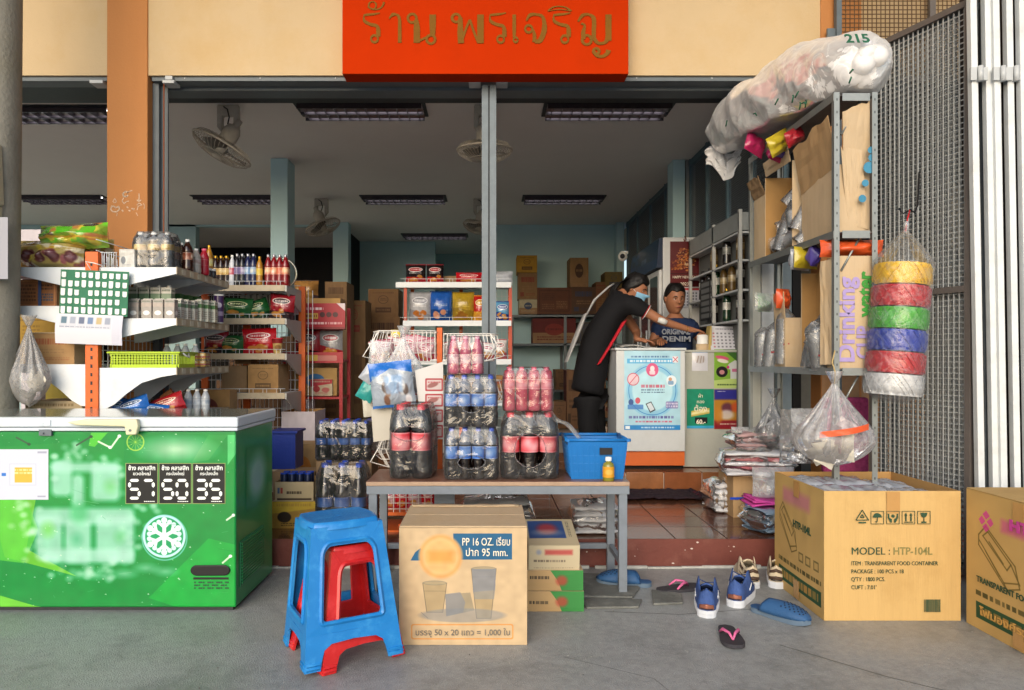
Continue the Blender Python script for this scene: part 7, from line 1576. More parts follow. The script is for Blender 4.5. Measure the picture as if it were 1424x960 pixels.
k1=snack('black_red_pack_print','#1e1416','#a81c26','#e4e0dc',101,'#c9802c');k2=snack('silver_snack_print','#a9a9ac','#8c8c92','#dcdce0',102,'#b0662a');k3=snack('cobalt_snack_print','#1f55a8','#16407e','#cfd2d8',103,'#c98a6a',False);k4=snack('gold_snack_print','#a88a26','#8a6e1c','#d8c25a',104,'#8a5a1c',False);k5=snack('red_gold_snack_print','#b01f1c','#c9902c','#e8dcc0',105);k6=snack('sky_snack_print','#5a96bd','#23408c','#e6ecf0',106)
for lab,px,z,w,h,m in(('black and red noodle multipack on the top central shelf',578,CL[0],.2,.19,k1),('second black and red multipack next to the first',605,CL[0],.17,.19,k1),('red and white sack lying on the top central shelf',652,CL[0],.26,.11,sg3),('white sack behind the grey post on the top central shelf',695,CL[0],.26,.12,M_silv),
('silver snack bag on the second central shelf',584,CL[1],.22,.29,k2),('cobalt blue snack bag next to the silver one',613,CL[1],.22,.3,k3),('gold snack bag on the second central shelf',644,CL[1],.22,.29,k4),('red and gold snack bag half behind the grey post',668,CL[1],.14,.26,k5),('sky blue snack bag at the far end of second central shelf',699,CL[1],.15,.2,k6),
('pale snack bag on the third central shelf, outer end',694,CL[2],.16,.2,sp2),('pink snack bag on the third central shelf behind baskets',590,CL[2],.22,.22,sp),('red snack bag on the third central shelf behind baskets',640,CL[2],.2,.22,sg3)):
 bag(lab,X(px,7.1),7.12,z+.001,w,h,.12,m,'snack_bag','bag','bags on the central shelves')
carton('long low brown carton on the top central shelf',X(614,7.2),X(640,7.2),7.2,7.38,CL[0]+.001,CL[0]+.085,M_card3,small=True)
for i in range(5):carton('brown carton on the lowest central board, %s'%('nearest the red stand','second','third','fourth','fifth')[i],ca+.06+i*.2,ca+.24+i*.2,7.03,7.35,CL[3]+.001,CL[3]+.2+.04*(i%3),(M_card,M_card3)[i%2],boxprint('lower_print_%d'%(i%3),'#96703f',('#3f2c1c','#8a2a26','#2f4a7a')[i%3],110+i%3,i%3),group='cartons on the lowest central board',small=True)
# stock against the back wall
st=thing('stock_rack','dark steel stock rack along the pale blue back wall','rack',(0,0,0));BYr=10.55
for z in(Z(438,BYr),Z(478,BYr),.75):
 b=MB();b.box(.32,2.0,BYr,BYr+.6,z-.03,z);b.build('shelf',[M_greysteel],st)
for x in(.32,1.1,1.96):
 for y in(BYr,BYr+.56):b=MB();b.box(x,x+.04,y,y+.04,FZ,Z(438,BYr)-.031);b.build('post',[M_greysteel],st)
SB=[(719,747,355,379,'mustard carton topmost of the tall back stack','#a87f24'),(721,747,379.3,416,'brown carton second from the top of the tall back stack',None),(722,747,416.3,437,'cream paper bale under the tall back stack','#a39a80'),(747,795,400,437,'wide dark carton with red edge on the back rack','#5a3422'),(763,786,402,436,None,None),(795,829,399,437,'dark carton under the upright pair on back rack','#4d3525'),(793,819,358,398.7,'upright tan carton with red stripes on the back rack','#8a6a44'),(829,843,392,437,'narrow carton beside the customer on the back rack','#6a4a2c'),(842,866,378,400,'olive carton on top at the fridge end','#6a5a30'),(842,868,400.3,437,'brown carton below the olive one at the fridge end','#5c4330'),(741,801,479-36,477.5,'maroon plastic crate on the middle board of back rack','#5a1c1a'),(804,850,448,477.5,'grey sack pile on the middle board of back rack','#4a4642')]
for i,(pa,pb,ya,yb,lab,col)in enumerate(SB):
 if lab is None:continue
 off=.0 if i not in(6,)else .03
 m=M_card3 if col is None else mat('stock_card_%d'%i,col,.75,var=.15)
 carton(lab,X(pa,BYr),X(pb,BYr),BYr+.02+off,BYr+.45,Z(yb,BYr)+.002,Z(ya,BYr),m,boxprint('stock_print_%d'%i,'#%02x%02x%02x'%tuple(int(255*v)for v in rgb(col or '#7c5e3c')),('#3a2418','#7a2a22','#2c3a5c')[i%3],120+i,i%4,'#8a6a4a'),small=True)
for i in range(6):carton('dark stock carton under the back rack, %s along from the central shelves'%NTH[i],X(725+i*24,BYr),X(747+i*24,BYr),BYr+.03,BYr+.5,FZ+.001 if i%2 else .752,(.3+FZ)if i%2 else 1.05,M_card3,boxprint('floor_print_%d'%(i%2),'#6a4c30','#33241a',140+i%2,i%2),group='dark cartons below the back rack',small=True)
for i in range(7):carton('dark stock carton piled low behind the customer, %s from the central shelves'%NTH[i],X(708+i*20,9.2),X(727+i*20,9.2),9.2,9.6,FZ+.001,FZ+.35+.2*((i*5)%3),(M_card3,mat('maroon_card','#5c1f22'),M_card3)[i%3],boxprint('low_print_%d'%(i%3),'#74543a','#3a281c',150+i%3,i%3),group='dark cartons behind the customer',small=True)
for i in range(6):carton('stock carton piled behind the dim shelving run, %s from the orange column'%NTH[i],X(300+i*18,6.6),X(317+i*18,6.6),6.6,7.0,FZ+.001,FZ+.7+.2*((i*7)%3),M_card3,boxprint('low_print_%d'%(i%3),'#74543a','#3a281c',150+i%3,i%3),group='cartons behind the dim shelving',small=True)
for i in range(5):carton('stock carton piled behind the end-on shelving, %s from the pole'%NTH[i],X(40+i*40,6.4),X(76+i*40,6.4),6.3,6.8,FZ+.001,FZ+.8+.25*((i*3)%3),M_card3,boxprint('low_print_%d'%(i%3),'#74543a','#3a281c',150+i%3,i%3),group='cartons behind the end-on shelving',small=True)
carton('white printed carton deep in the west bay beside noodle bags',X(35,5.6),X(62,5.6),5.55,5.9,FZ+.001,Z(321,5.6),mat('white_pink_card','#c6bfc4'),small=True)
# steel rack along the east side
rk=thing('steel_rack','tall galvanised angle rack loaded with bags and cartons, east side','rack',(0,0,0))
KX0,KX1,KY0,KY1=1.776,2.0,3.70,4.92
KZ=(Z(131,KY0),Z(322,KY0),Z(513,KY0))
M_gal=mat('galvanised_angle','#8d918f',.4,metal=.6,var=.15,vscale=12,bump=.05)
def angle(b,x,y,sx,sy,z0,z1,w=.028):b.box(min(x,x+sx*w),max(x,x+sx*w),min(y,y+sy*.004),max(y,y+sy*.004),z0,z1);b.box(min(x,x+sx*.004),max(x,x+sx*.004),min(y+sy*.0041,y+sy*w),max(y+sy*.0041,y+sy*w),z0,z1)
for x,sx in((KX0,1),(KX1,-1)):
 for y,sy,zb in((KY0,1,.0015),(KY1,-1,PZ+.002)):
  b=MB();angle(b,x,y,sx,sy,zb,KZ[0]+.01);p=b.build('post',[M_gal],rk)
  b=MB()
  for k in range(40):z=zb+.06+k*.065;b.box(min(x+sx*.012,x+sx*.017),max(x+sx*.012,x+sx*.017),y-sy*.0008,y-sy*.0002 if sy>0 else y+.0008,z,z+.012)if z<KZ[0]else None
  b.build('slot',[M_dark],p,kind='stuff')
M_tray=mat('dull_shelf_steel','#66686a',.5,metal=.5,var=.15,vscale=8)
for z in KZ:
 b=MB();b.box(KX0+.006,KX1-.006,KY0+.008,KY1-.008,z-.006,z-.001);sh=b.build('shelf',[M_tray],rk)
 b=MB();b.box(KX0-.003,KX0-.0005,KY0+.002,KY1-.002,z-.035,z+.004);b.build('side_lip',[M_gal],sh);b=MB();b.box(KX0+.041,KX1-.041,KY0-.003,KY0+.0,z-.035,z+.004);b.build('front_lip',[M_gal],sh)
 b=MB();b.tube([(KX0+.05,KY0+.03,z-.2),(KX0+.16,KY0+.04,z-.01)],.006,6);b.build('brace',[M_gal],sh)
 # the big clear sack of foam cups lying along the top
cu=thing('cup_sack','huge clear sack of white foam cups numbered 215 on top of rack','sack',(0,0,0))
A=Vector((KX0+.16,KY0-.06,KZ[0]+.17));B=Vector((KX0-.05,KY1+.42,KZ[0]+.30));D=(B-A)
def sackf(k,grow=1.):
 def fn(u,v):
  a=2*PI*u;r=.25*(max(0,math.sin(PI*min(1,v*1.0+.0)))**.28)*(1-.12*v)*grow+.01
  r*=1+.045*math.sin(v*34+2*math.sin(a*2))+.16*mnoise.noise((math.cos(a)*1.5,math.sin(a)*1.5,v*7+k))
  r*=1-.06*abs(mnoise.noise((math.cos(a)*4+k,math.sin(a)*4,v*22)))-.012*abs(mnoise.noise((math.cos(a)*11,math.sin(a)*11+k,v*60)))
  p=A+D*v;sagz=0
  z=r*math.sin(a);z=max(z,-.165)
  return(p.x+r*1.05*math.cos(a),p.y,p.z+z+sagz)
 return fn
b=MB();b.grid(sackf(3),84,130,0,True,True);b.build('plastic_skin',[film('sack_film',tint='#f3f0ee',op=.78,bscale=6.,bump=.4,edge=.2,rough=.2,white=.95,gloss=.5,crease=.2)],cu)
M_foam=mat('foam_white','#d8d5d3',.5,var=.08,bump=.2,bscale=30);q=random.Random(6)
for k in range(11): # sleeves of stacked cups inside, lying crosswise
 v=.05+.085*k;p=A+D*v
 for j in range(3):
  a=j*2*PI/3+k*.5;r=.068*(math.sin(PI*min(.95,max(.06,v)))**.3)
  b=MB();L=.12;b.tube([(-L,0,0),(-L*.9,0,0),(L*.9,0,0),(L,0,0)],[.02,.055,.055,.02],14);o=b.build('cup_sleeve',[M_foam],cu)
  o.location=(p.x+r*math.cos(a),p.y,p.z+r*math.sin(a)-.02);o.rotation_euler=(q.uniform(-.3,.3),q.uniform(-.3,.3),q.uniform(-.5,.5)+(PI/2 if k==0 else .4))
M_gink=mat('green_marker','#1f5a42',.6,var=.2,bump=0)
text('215',.085,M_gink,cu,(A.x-.155,3.585,A.z+.045),right=(1,.05,.03),up=(0,.45,.89),bold=.03)
b=MB()
for(px,py,Y,s)in((1108,132,3.9,.02),(1102,138,3.9,.02),(1118,145,3.9,.018),(1080,142,4.1,.02),(1010,172,4.8,.02),(1050,160,4.4,.018),(1065,158,4.4,.018),(1112,92,4.1,.02),(1120,145,3.95,.02),(1112,148,3.95,.02),(1184,100,3.6,.014),(1182,112,3.6,.016)):
 p=P(px,py,Y);p.x-=.0;a=q.uniform(0,3);d=Vector((math.cos(a)*.4,-.6*math.cos(a),math.sin(a)))*s;b.tube([p-d,p+d*.3+Vector((0,-.01,.006)),p+d],.0045,5)
b.build('marker_stroke',[M_gink],cu,kind='stuff')
b=MB();E_=B+Vector((0,.0,-.12));b.grid(lambda u,v:(E_.x-.13+.26*u+.03*mnoise.noise((u*5,v*3,2)),E_.y-.05+.03*mnoise.noise((u*4,v*4,6)),E_.z-.22*v*(1-.5*abs(2*u-1))+.03*math.sin(7*u)),16,10);b.build('loose_end',[MATS['sack_film']],cu)
# bright bags dangling beneath
pk=mat('magenta_poly','#b3255c',.3,var=.2,bump=.6,bscale=25,coat=.4);yl=mat('yellow_poly','#b3a02a',.3,var=.2,bump=.6,bscale=25,coat=.4);pu=mat('violet_poly','#4a3a8c',.3,var=.2,bump=.6,bscale=25,coat=.4);rd=mat('crimson_poly','#a01f2c',.3,var=.2,bump=.6,coat=.4);orr=mat('orange_poly','#d4562a',.3,var=.2,bump=.6,bscale=25,coat=.4)
for lab,px,py,Y,w,h,m,ry in(('magenta bag hanging out under the foam cup sack',1047,214,4.6,.17,.13,pk,.3),('yellow bag tucked under the top shelf of the rack',1088,212,4.3,.2,.12,yl,-.5),('crimson bag under the top shelf beside the yellow one',1108,200,4.2,.16,.09,rd,-.5),('pink and violet bag under the top shelf edge',1068,224,4.4,.12,.08,pk,.2),('violet bag next to the pink one under top shelf',1082,219,4.35,.1,.07,pu,.0)):
 bag(lab,max(X(px,Y),KX0-.03)if px>1060 else X(px,Y),Y,Z(py,Y),w,h,.08,m,'poly_bag','bag','bright bags under the rack top',ry=ry,rz=.5,wr=.6,n=14)
 # cartons of the upper board: tall, tops torn open
def torn(label,x0,x1,y0,y1,z0,h,m,seed=0,aisle=False,sidep=None,name='carton',front=None):
 t=thing(name,label,'carton',(0,0,0));q=random.Random(seed)
 b=MB();mats=[m,sidep or m,M_cardin,front or m]
 sbox(b,x0,x1,y0,y1,z0,z0+h,{'l':1,'f':3,'*':0},6,.006,seed,'tl' if aisle else 't');e=.004
 for a in(((x1-e,y0+e),(x0+e,y0+e)),((x0+e,y1-e),(x1-e,y1-e)),*(()if aisle else(((x0+e,y0+e),(x0+e,y1-e)),)),((x1-e,y1-e),(x1-e,y0+e))):b.quad((a[0][0],a[0][1],z0+.01),(a[1][0],a[1][1],z0+.01),(a[1][0],a[1][1],z0+h),(a[0][0],a[0][1],z0+h),2)
 b.build('body',mats,t)
 return t
def flapp(t,p0,p1,out,up,m,name='flap',seed=1):
 """a flap standing from edge p0-p1, leaning by out/up, torn along its free edge"""
 p0,p1,o=Vector(p0),Vector(p1),Vector(out);b=MB()
 b.grid(lambda u,v:tuple(p0+(p1-p0)*u+(o+Vector((0,0,up)))*v*(1+.12*mnoise.noise((u*4,seed,2))*v)+Vector((.006,.006,.004))*mnoise.noise((u*5,v*5,seed))),10,6,0,False);b.build(name,[m],t,solid=.004)
zU=KZ[1]+.001;zL=KZ[2]+.001
t=torn('tall torn carton on the upper rack board with a wide flap',KX0+.02,KX1-.03,4.26,4.68,zU,.52,M_card2,3,True);flapp(t,(KX0+.02,4.66,zU+.52),(KX0+.02,4.28,zU+.52),(-.02,0,0),.09,M_card2)
t=torn('torn carton at the rack front with blue circles inside flap',KX0+.05,KX1-.01,3.76,4.2,zU,.36,M_card2,5);flapp(t,(KX0+.08,3.765,zU+.3),(KX1-.005,3.765,zU+.36),(-.03,-.05,0),.32,M_card2,seed=4);flapp(t,(KX0+.05,4.2,zU+.30),(KX0+.05,3.77,zU+.36),(-.05,0,0),.26,M_card,seed=7);flapp(t,(KX0+.10,3.765,zU+.05),(KX1-.02,3.755,zU+.02),(-.05,-.03,0),.40,M_card2,seed=9)
b=MB();
for(dx,dz,s)in((.185,.33,.03),(.195,.42,.018),(.165,.25,.018),(.15,.17,.02),(.2,.38,.02)):b.prism([(KX0+dx+s*math.cos(a),zU+dz+s*math.sin(a))for a in[-2*PI*k/14 for k in range(14)]],3.708,3.7095)
b.build('blue_dot',[mat('blue_dot_ink','#3f7f9c',.7)],t,kind='stuff')
t=torn('plain tan carton at the rear of the upper rack board',KX0+.03,KX1-.03,4.70,4.90,zU,.42,M_card2,8);flapp(t,(KX0+.03,4.9,zU+.42),(KX0+.03,4.7,zU+.42),(-.05,0,0),.12,M_card3)
M_cup=film('clear_cup_plastic',op=.3,bscale=12,bump=.3,edge=.4,rough=.1,white=.95,gloss=.7,crease=.1)
def cupstack(label,x,y,z,n,r,h,tilt=(0,0,0),group='stacks of clear cups on the rack',seed=0):
 """a sleeve of nested clear cups tied with a red twist"""
 t=thing('cup_stack',label,'cup stack',(x,y,z),tilt[2],group,tilt[0],tilt[1]);b=MB()
 for k in range(n):b.lathe([(r*.72,.0),(r,.06),(r*1.06,.064)],14,c=(0,0,k*h))
 b.build('nested_cups',[M_cup],t)
 b=MB();b.grid(lambda u,v:(r*1.12*math.cos(2*PI*u)*(1+.08*mnoise.noise((u*6,v*9,seed)))*(1-.8*max(0,v-.85)/.15),r*1.12*math.sin(2*PI*u)*(1-.8*max(0,v-.85)/.15),(n*h+.11)*v-.005),16,16,0,True,True);b.build('sleeve',[M_film],t)
 b=MB();b.tube([(-r*.5,-r*.9,n*h*.5),(0,-r*1.2,n*h*.52),(r*.5,-r*.9,n*h*.55)],.006,5);b.build('red_twist',[mat('red_twist','#b0303c',.5)],t);return t
for lab,px,Y,z,n,tl in(('leaning sleeve of clear cups on the upper board, topmost',1105,4.25,zU+.1,12,(.0,.5,0)),('sleeve of clear cups lying on the upper board edge',1078,4.4,zU+.06,12,(1.3,.3,.4)),('sleeve of clear cups in front of the torn carton',1095,4.22,zU+.02,10,(.2,.9,0)),('sleeve of clear cups at the rear end of upper board',1068,4.6,zU+.07,10,(1.4,0,.7)),('sleeve of clear cups behind, near the rear post',1085,4.5,zU+.02,12,(.1,.3,0))):cupstack(lab,max(KX0+.04,X(px,Y)),Y,z,n,.045,.024,tl,seed=px)
for lab,px,Y,z,n,tl in(('upright sleeve of clear cups on the lower board by rear post',1048,4.75,zL,6,(0,0,0)),('second upright sleeve of clear cups on the lower board',1060,4.62,zL,7,(0,.1,0)),('tall bundle of clear cups in the slim carton',1082,4.42,zL+.02,9,(0,.05,0)),('clear cups spilling in front of the wide carton',1112,4.05,zL,5,(.2,.1,0)),('clear cups beside the wide carton base',1122,3.98,zL,7,(-.1,.15,0)),('low clear cups between the cartons',1132,3.92,zL,6,(.1,-.2,0))):cupstack(lab,max(KX0+.035,X(px,Y)),Y,z,n,.05,.026,tl,seed=px)
t=torn('slim tan carton of cup sleeves on the lower board',KX0+.02,KX1-.05,4.36,4.52,zL,.30,M_card2,11);flapp(t,(KX0+.02,4.52,zL+.3),(KX0+.02,4.36,zL+.3),(-.01,0,0),.16,M_card2)
t=torn('wide blank tan carton on the lower board of rack',KX0+.09,KX1-.04,3.86,4.30,zL,.56,M_card2,13,True)
c=Canvas(160,300,'#b8925c');c.noise(.04,20,2);M_drk=c.mat('drinking_carton_side',.75)
t=torn('front tan carton printed Drinking CUP water on the lower board',KX0+.03,KX1-.002,3.735,3.84,zL,.585,M_card2,15)
b=MB();flapp(t,(KX0+.025,3.735,zL+.02),(KX0+.028,3.735,zL+.57),(-.035,.1,0),.0,M_card2,'side_flap',3)
M_vio=mat('violet_print','#a08fc0',.7,var=.15,bump=0);M_grn=mat('green_print','#3f8f3a',.7,var=.15,bump=0)
fyy=3.735-.0085
text('Drinking',.12,M_vio,t,(KX0+.115,fyy,zL+.03),right=(0,0,1),up=(-1,0,0),width=.44,bold=.035);text('CUP',.10,M_vio,t,(KX0+.20,fyy,zL+.05),right=(0,0,1),up=(-1,0,0),width=.17,bold=.035);text('water',.10,M_grn,t,(KX0+.205,fyy,zL+.27),right=(0,0,1),up=(-1,0,0),width=.24,bold=.035)
text('น้ำดื่ม',.07,M_grn,t,(KX0+.022,3.83,zL+.03),right=(0,-.0,1),up=(.33,-.94,0),width=.17)
b=MB();pillow(b,.34,.09,.14,0,12,.4,7);o=b.build('orange_packet',[orr]);o.location=(KX0+.14,3.80,zL+.588);o.rotation_euler=(0,0,0);tag(o,'bright orange red packet lying on top of the Drinking carton','packet')
for lab,px,Y,w,m in(('striped violet and yellow packet under the upper board',1106,4.1,.2,yl),('pale blue clear packet next to the striped one',1096,4.18,.16,M_silv),('violet packet hanging at the rack edge',1109,4.0,.06,pu),('dull clear packet at the rear under the upper board',1062,4.7,.2,M_bag),('multicolour packet beside the wide carton top',1084,4.42,.12,orr),('green topped packet at the rear of the lower board',1062,4.72,.12,mat('green_poly','#4a8f4a',.3,var=.2,bump=.6,coat=.4))):bag(lab,max(KX0+.03,X(px,Y)),Y,(zL+.565 if 'striped' in lab or 'blue' in lab or 'violet packet' in lab else zL+.36),w,.12,.08,m,'small_packet','packet','packets on the lower rack board',rz=.5,wr=.5,n=14)
q=random.Random(15)
for i in range(9):cupstack('clear cup sleeve heaped in the open upper carton, %s from the street'%NTH[i],KX0+q.uniform(.03,.09),4.30+.04*i,zU+.03+(.14*(i%3)if 1<i<8 else .02),7,.042,.024,(q.uniform(.2,1.3),q.uniform(-.5,.5),q.uniform(0,3)),'cup sleeves in the upper carton',i+.5)
for i in range(6):cupstack('clear cup sleeve heaped in the open lower carton, %s from the street'%NTH[i],KX0+q.uniform(.10,.13),3.9+.06*i,zL+.02+.11*(i%2),6,.042,.024,(q.uniform(.1,1.2),q.uniform(-.4,.4),q.uniform(0,3)),'cup sleeves in the lower carton',i+9.5)
# folding mesh gates
def gate(label,x0,y0,x1,y1,zb,zt,frame,wires=True,dens=.031):
 t=thing('mesh_gate',label,'gate',(0,0,0),0,'folding gate leaves');a=Vector((x0,y0,0));d=Vector((x1-x0,y1-y0,0));L=d.length;d.normalize();n=Vector((-d.y,d.x,0))
 def bar(s0,s1,z0,z1,th,nm,m):
  b=MB();p=[a+d*s0-n*th/2,a+d*s1-n*th/2,a+d*s1+n*th/2,a+d*s0+n*th/2];b.prism([(q_.x,q_.y)for q_ in p],z0,z1,plane='xy');return b.build(nm,[m],t,bevel=.0015)
 bar(0,.032,zb,zt,.035,'stile',frame);bar(L-.032,L,zb,zt,.035,'stile',frame);bar(.0325,L-.0325,zt-.035,zt,.033,'rail',frame);bar(.0325,L-.0325,zb,zb+.035,.033,'rail',frame);bar(.0325,L-.0325,(zb+zt)/2-.02,(zb+zt)/2+.015,.033,'rail',frame)
 if wires:
  b=MB();k=0;s=.04
  while s<L-.035:
   p=a+d*s;b.tube([p+Vector((0,0,zb+.03)),p+Vector((0,0,zt-.03))],.0042,4,cap=False);s+=dens
  z=zb+.04
  while z<zt-.035:
   b.tube([a+d*.03+n*.004+Vector((0,0,z)),a+d*(L-.03)+n*.004+Vector((0,0,z))],.0042,4,cap=False);z+=dens
  b.build('wire_mesh',[mat('mesh_wire','#a3a6a6',.45,metal=.35,var=.12)],t,kind='stuff')
 return t
GZ=3.14
M_gfr=mat('brown_grey_frame','#6a635f',.5,metal=.3,var=.12,dirt='#5f554f',dscale=7,damt=.5)
gate('outermost mesh gate leaf where the twine bag hangs',2.37,4.46,2.594,3.86,.03,GZ,M_gfr)
gate('second folded mesh gate leaf just behind the outermost',2.44,4.47,2.62,3.87,.03,GZ,M_steel);gate('third folded mesh gate leaf',2.51,4.48,2.69,3.88,.03,GZ,M_steel)
for i,(pa,pb)in enumerate(((1355,1364),(1375,1384),(1386.5,1395.5),(1405,1414),(1423,1433))):
 Y=3.80+.02*(i%2);t=thing('gate_post','white folding gate post, %s'%('nearest the mesh leaf','second from the mesh leaf','third from the mesh leaf','fourth from the mesh leaf','at the frame edge')[i],'post',(0,0,0),0,'white folding gate posts')
 x0,x1=X(pa,Y),X(pb,Y);lean=.032;zt=GZ+.6
 b=MB();b.prism([(x0+lean,.003),(x1+lean,.003),(x1-lean,zt),(x0-lean,zt)],Y,Y+.035);b.build('stile',[mat('white_gate_paint','#d0d3d3',.45,var=.06,vscale=10,dirt='#aaa9a4',dscale=6,damt=.4)],t,bevel=.002)
 b=MB();b.prism([(x1+lean-.001,.05),(x1+lean+.026,.05),(x1-lean+.026,zt-.02),(x1-lean-.001,zt-.02)],Y+.0351,Y+.14);b.build('leaf',[mat('dark_gate_leaf','#2c2624',.6,metal=.1,var=.2)],t)
 if i%2==0 and i<4 or i==3:
  hx,hz=X(pb-4,Y-.01)-.02,Z(103,Y-.01)
  b=MB();b.box(hx-.02,hx+.012,Y-.016,Y-.001,hz-.035,hz+.035);b.box(hx+.046,hx+.07,Y-.016,Y-.001,hz-.035,hz+.035);h_=b.build('hinge',[M_silver],t,bevel=.002,kind='stuff');b=MB();b.tube([(hx+.03,Y-.014,hz-.04),(hx+.03,Y-.014,hz+.04)],.014,10);b.build('barrel',[M_silver],h_)
  # fixed expanded-steel panel over the wall up by the canopy and the steel post
t=thing('upper_grille','tan wire grille panel against the cream wall above the sack','grille',(0,0,0));YG=FY-.06
b=MB();b.box(2.355,2.39,YG-.02,YG+.02,PZ,5.2);b.build('post',[M_steel],t);b=MB();b.box(2.30,2.354,YG-.005,YG+.012,Z(57,YG),Z(40,YG));b.build('lug',[M_steel],t)
b=MB();x=2.395
while x<4.2:b.tube([(x,YG,3.1),(x,YG,4.6)],.0035,4,cap=False);x+=.03
z=3.1
while z<4.6:b.tube([(2.39,YG+.006,z),(4.2,YG+.006,z)],.0035,4,cap=False);z+=.03
b.build('wire_mesh',[mat('rusty_mesh','#6b5138',.6,metal=.4,var=.2)],t,kind='stuff');b=MB();b.box(2.99,3.03,YG-.015,YG+.015,3.1,4.6);b.box(2.391,2.989,YG-.013,YG+.013,3.09,3.12);b.build('bar',[M_gfr],t)
# pale sheet seen through the mesh, red cord and hook
b=MB();b.box(2.60,2.76,4.05,4.055,Z(348,4.1),Z(262,4.1));tag(b.build('pale_sheet',[M_cgrey]),'pale blank sheet wedged behind the mesh gate near the cord','sheet')
# tile and pink wall strip glimpsed under the rack
b=MB();b.box(1.78,1.80,5.0,5.02,PZ,1.1);
t=thing('folded_door','grey folded metal door leaves standing under the rack','door',(0,0,0))
for i,(x0,x1)in enumerate(((X(1046,5.05),X(1058,5.05)),(X(1060,5.05),X(1078,5.05)),(X(1080,5.05),X(1101,5.05)),(X(1103,5.05),X(1116,5.05)))):
 b=MB();b.box(x0,x1-.004,5.04+.02*(i%2),5.08+.02*(i%2),PZ+.001,2.3 if i<3 else 3.0);b.build('leaf',[(M_ctg,M_silver,mat('blue_grey_leaf','#77858c',.5),M_black)[i]],t,bevel=.003)
b=MB();b.box(2.285,2.54,FY-.018,FY-.0135,PZ,1.28);tag(b.build('tan_tile_panel',[mat('tan_tile','#a9805a')]),'tan tiled strip at the foot of the orange column behind the rack','tiles')
b=MB();b.box(2.2,2.5,4.72,4.78,.45,.95);tag(b.build('pink_cloth',[mat('pink_check_cloth','#a03a6a',.8,var=.4,vscale=40)],bevel=.02),'pink patterned cloth behind the folded mesh leaves','cloth')
# twine rolls in their hanging bag
TYy=3.66;tx=X(1248,TYy);tb=thing('twine_bag','clear bag of six stacked coloured twine rolls hung on the gate','twine bag',(X(1259,TYy),TYy,Z(322,TYy)),0,ry=R(4.6))
cols=(('#dcae00','yellow'),('#b00f1c','red'),('#3a9c18','green'),('#10309a','blue'),('#b00f1c','red'),('#c9cacb','white'))
zr=-(Z(322,TYy)-Z(368,TYy));hh=(Z(368,TYy)-Z(551,TYy))/6;rr_=(X(1289,TYy)-X(1210,TYy))/2*.91
for k,(cl,nm)in enumerate(cols):
 m=mat('twine_'+nm,cl,.45,var=.22,vscale=30,bump=.3,bscale=60,spec=.6)
 b=MB();z0=zr-(k+1)*hh
 b.grid(lambda u,v:((rr_*(1-.06*abs(2*v-1)**4)+.0035*math.sin(34*PI*u+9*v*(1 if int(u*34)%2 else-1))+.002*math.sin(2*PI*(u*17-v*3)))*math.cos(2*PI*u),(rr_*(1-.06*abs(2*v-1)**4)+.0035*math.sin(34*PI*u+9*v))*math.sin(2*PI*u),z0+.003+(hh-.006)*v),102,8,0,True,True)
 b.lathe([(rr_*.94,0),(.03,.002)],24,0,(0,0,z0+hh-.004));b.lathe([(.03,0),(rr_*.94,.002)],24,0,(0,0,z0+.003));roll=b.build('twine_roll',[m],tb)
 b=MB();q=random.Random(k);
 for s in range(26):
  a0=q.uniform(0,6.28);sg_=1 if s%2 else-1;b.tube([((rr_+.003)*math.cos(a0+sg_*.5*f),(rr_+.003)*math.sin(a0+sg_*.5*f),z0+.012+(hh-.024)*f)for f in(0,.2,.4,.6,.8,1)],.0022,4)
 b.build('twine_strand',[m],roll,kind='stuff')
b=MB();HT=6*hh
def skin(u,v):
 a=2*PI*u;z=zr-HT-.03+(HT+.03)*min(1,v/.72)if v<.72 else zr+(0-zr)*(v-.72)/.28
 r=rr_*1.07 if v<.70 else rr_*1.07*max(0,1-(v-.70)/.30)**.9+.012
 if v<.05:r*=v/.05*.5+.5
 r*=1+.025*mnoise.noise((math.cos(a)*2.5,math.sin(a)*2.5,v*7))+(.08*math.cos(9*a)*min(1,max(0,(v-.7)/.2))if v>.7 else 0)
 return(r*math.cos(a),r*math.sin(a),z)
b.grid(skin,48,36,0,True,True);b.build('clear_bag',[film('twine_film',op=.02,bscale=10,bump=.35,edge=.15,rough=.08,white=.7,gloss=.45,crease=.1)],tb)
b=MB();b.tube([(0,0,-.01),(.004,0,.03),(-.004,-.004,.05)],.012,8);b.build('neck',[M_bag],tb)
MI=(Matrix.Translation(tb.location)@tb.rotation_euler.to_matrix().to_4x4()).inverted()
b=MB();b.M=MI;b.tube([P(1259,323,TYy),P(1262,305,TYy+.02),P(1265,293,TYy+.05)],.004,6);b.build('red_string',[mat('red_cord','#b0282c',.6)],tb)
b=MB();b.M=MI;b.tube([P(1250,290,3.72),P(1256,297,3.71),P(1266,292,3.72),P(1272,296,3.73),P(1276,286,3.75),P(1278,240,3.9)],.0045,6);b.build('hook',[M_capblack],tb)
# clear bag with the orange stripe hung from the rack's front corner
def stripe_in(t):
 for k in range(1):
  b=MB();b.grid(lambda u,v:(-.11+.22*u,-.10+.02*math.cos(PI*u)-.04*math.sin(PI*u),-.27+.045*u+.03*v),12,3);b.build('orange_packet',[orr],t)
teardrop('clear bag with an orange packet hung low from the rack corner',X(1160,3.6),3.6,Z(532,3.6),.42,.42,film('clear_hang_film',tint='#e6e2e2',op=.16,bscale=6.,bump=.4,edge=.4,rough=.1,white=.8,gloss=.8,crease=.16),seed=2,pleats=15,depth=.55,hook=.16,inside=lambda t:(stripe_in(t),rub(9,.13,-.41,-.3,[M_cream2,M_bag,mat('dull_pink_poly','#b39c9c',.3,var=.2,bump=.3)],.13,7)(t)))
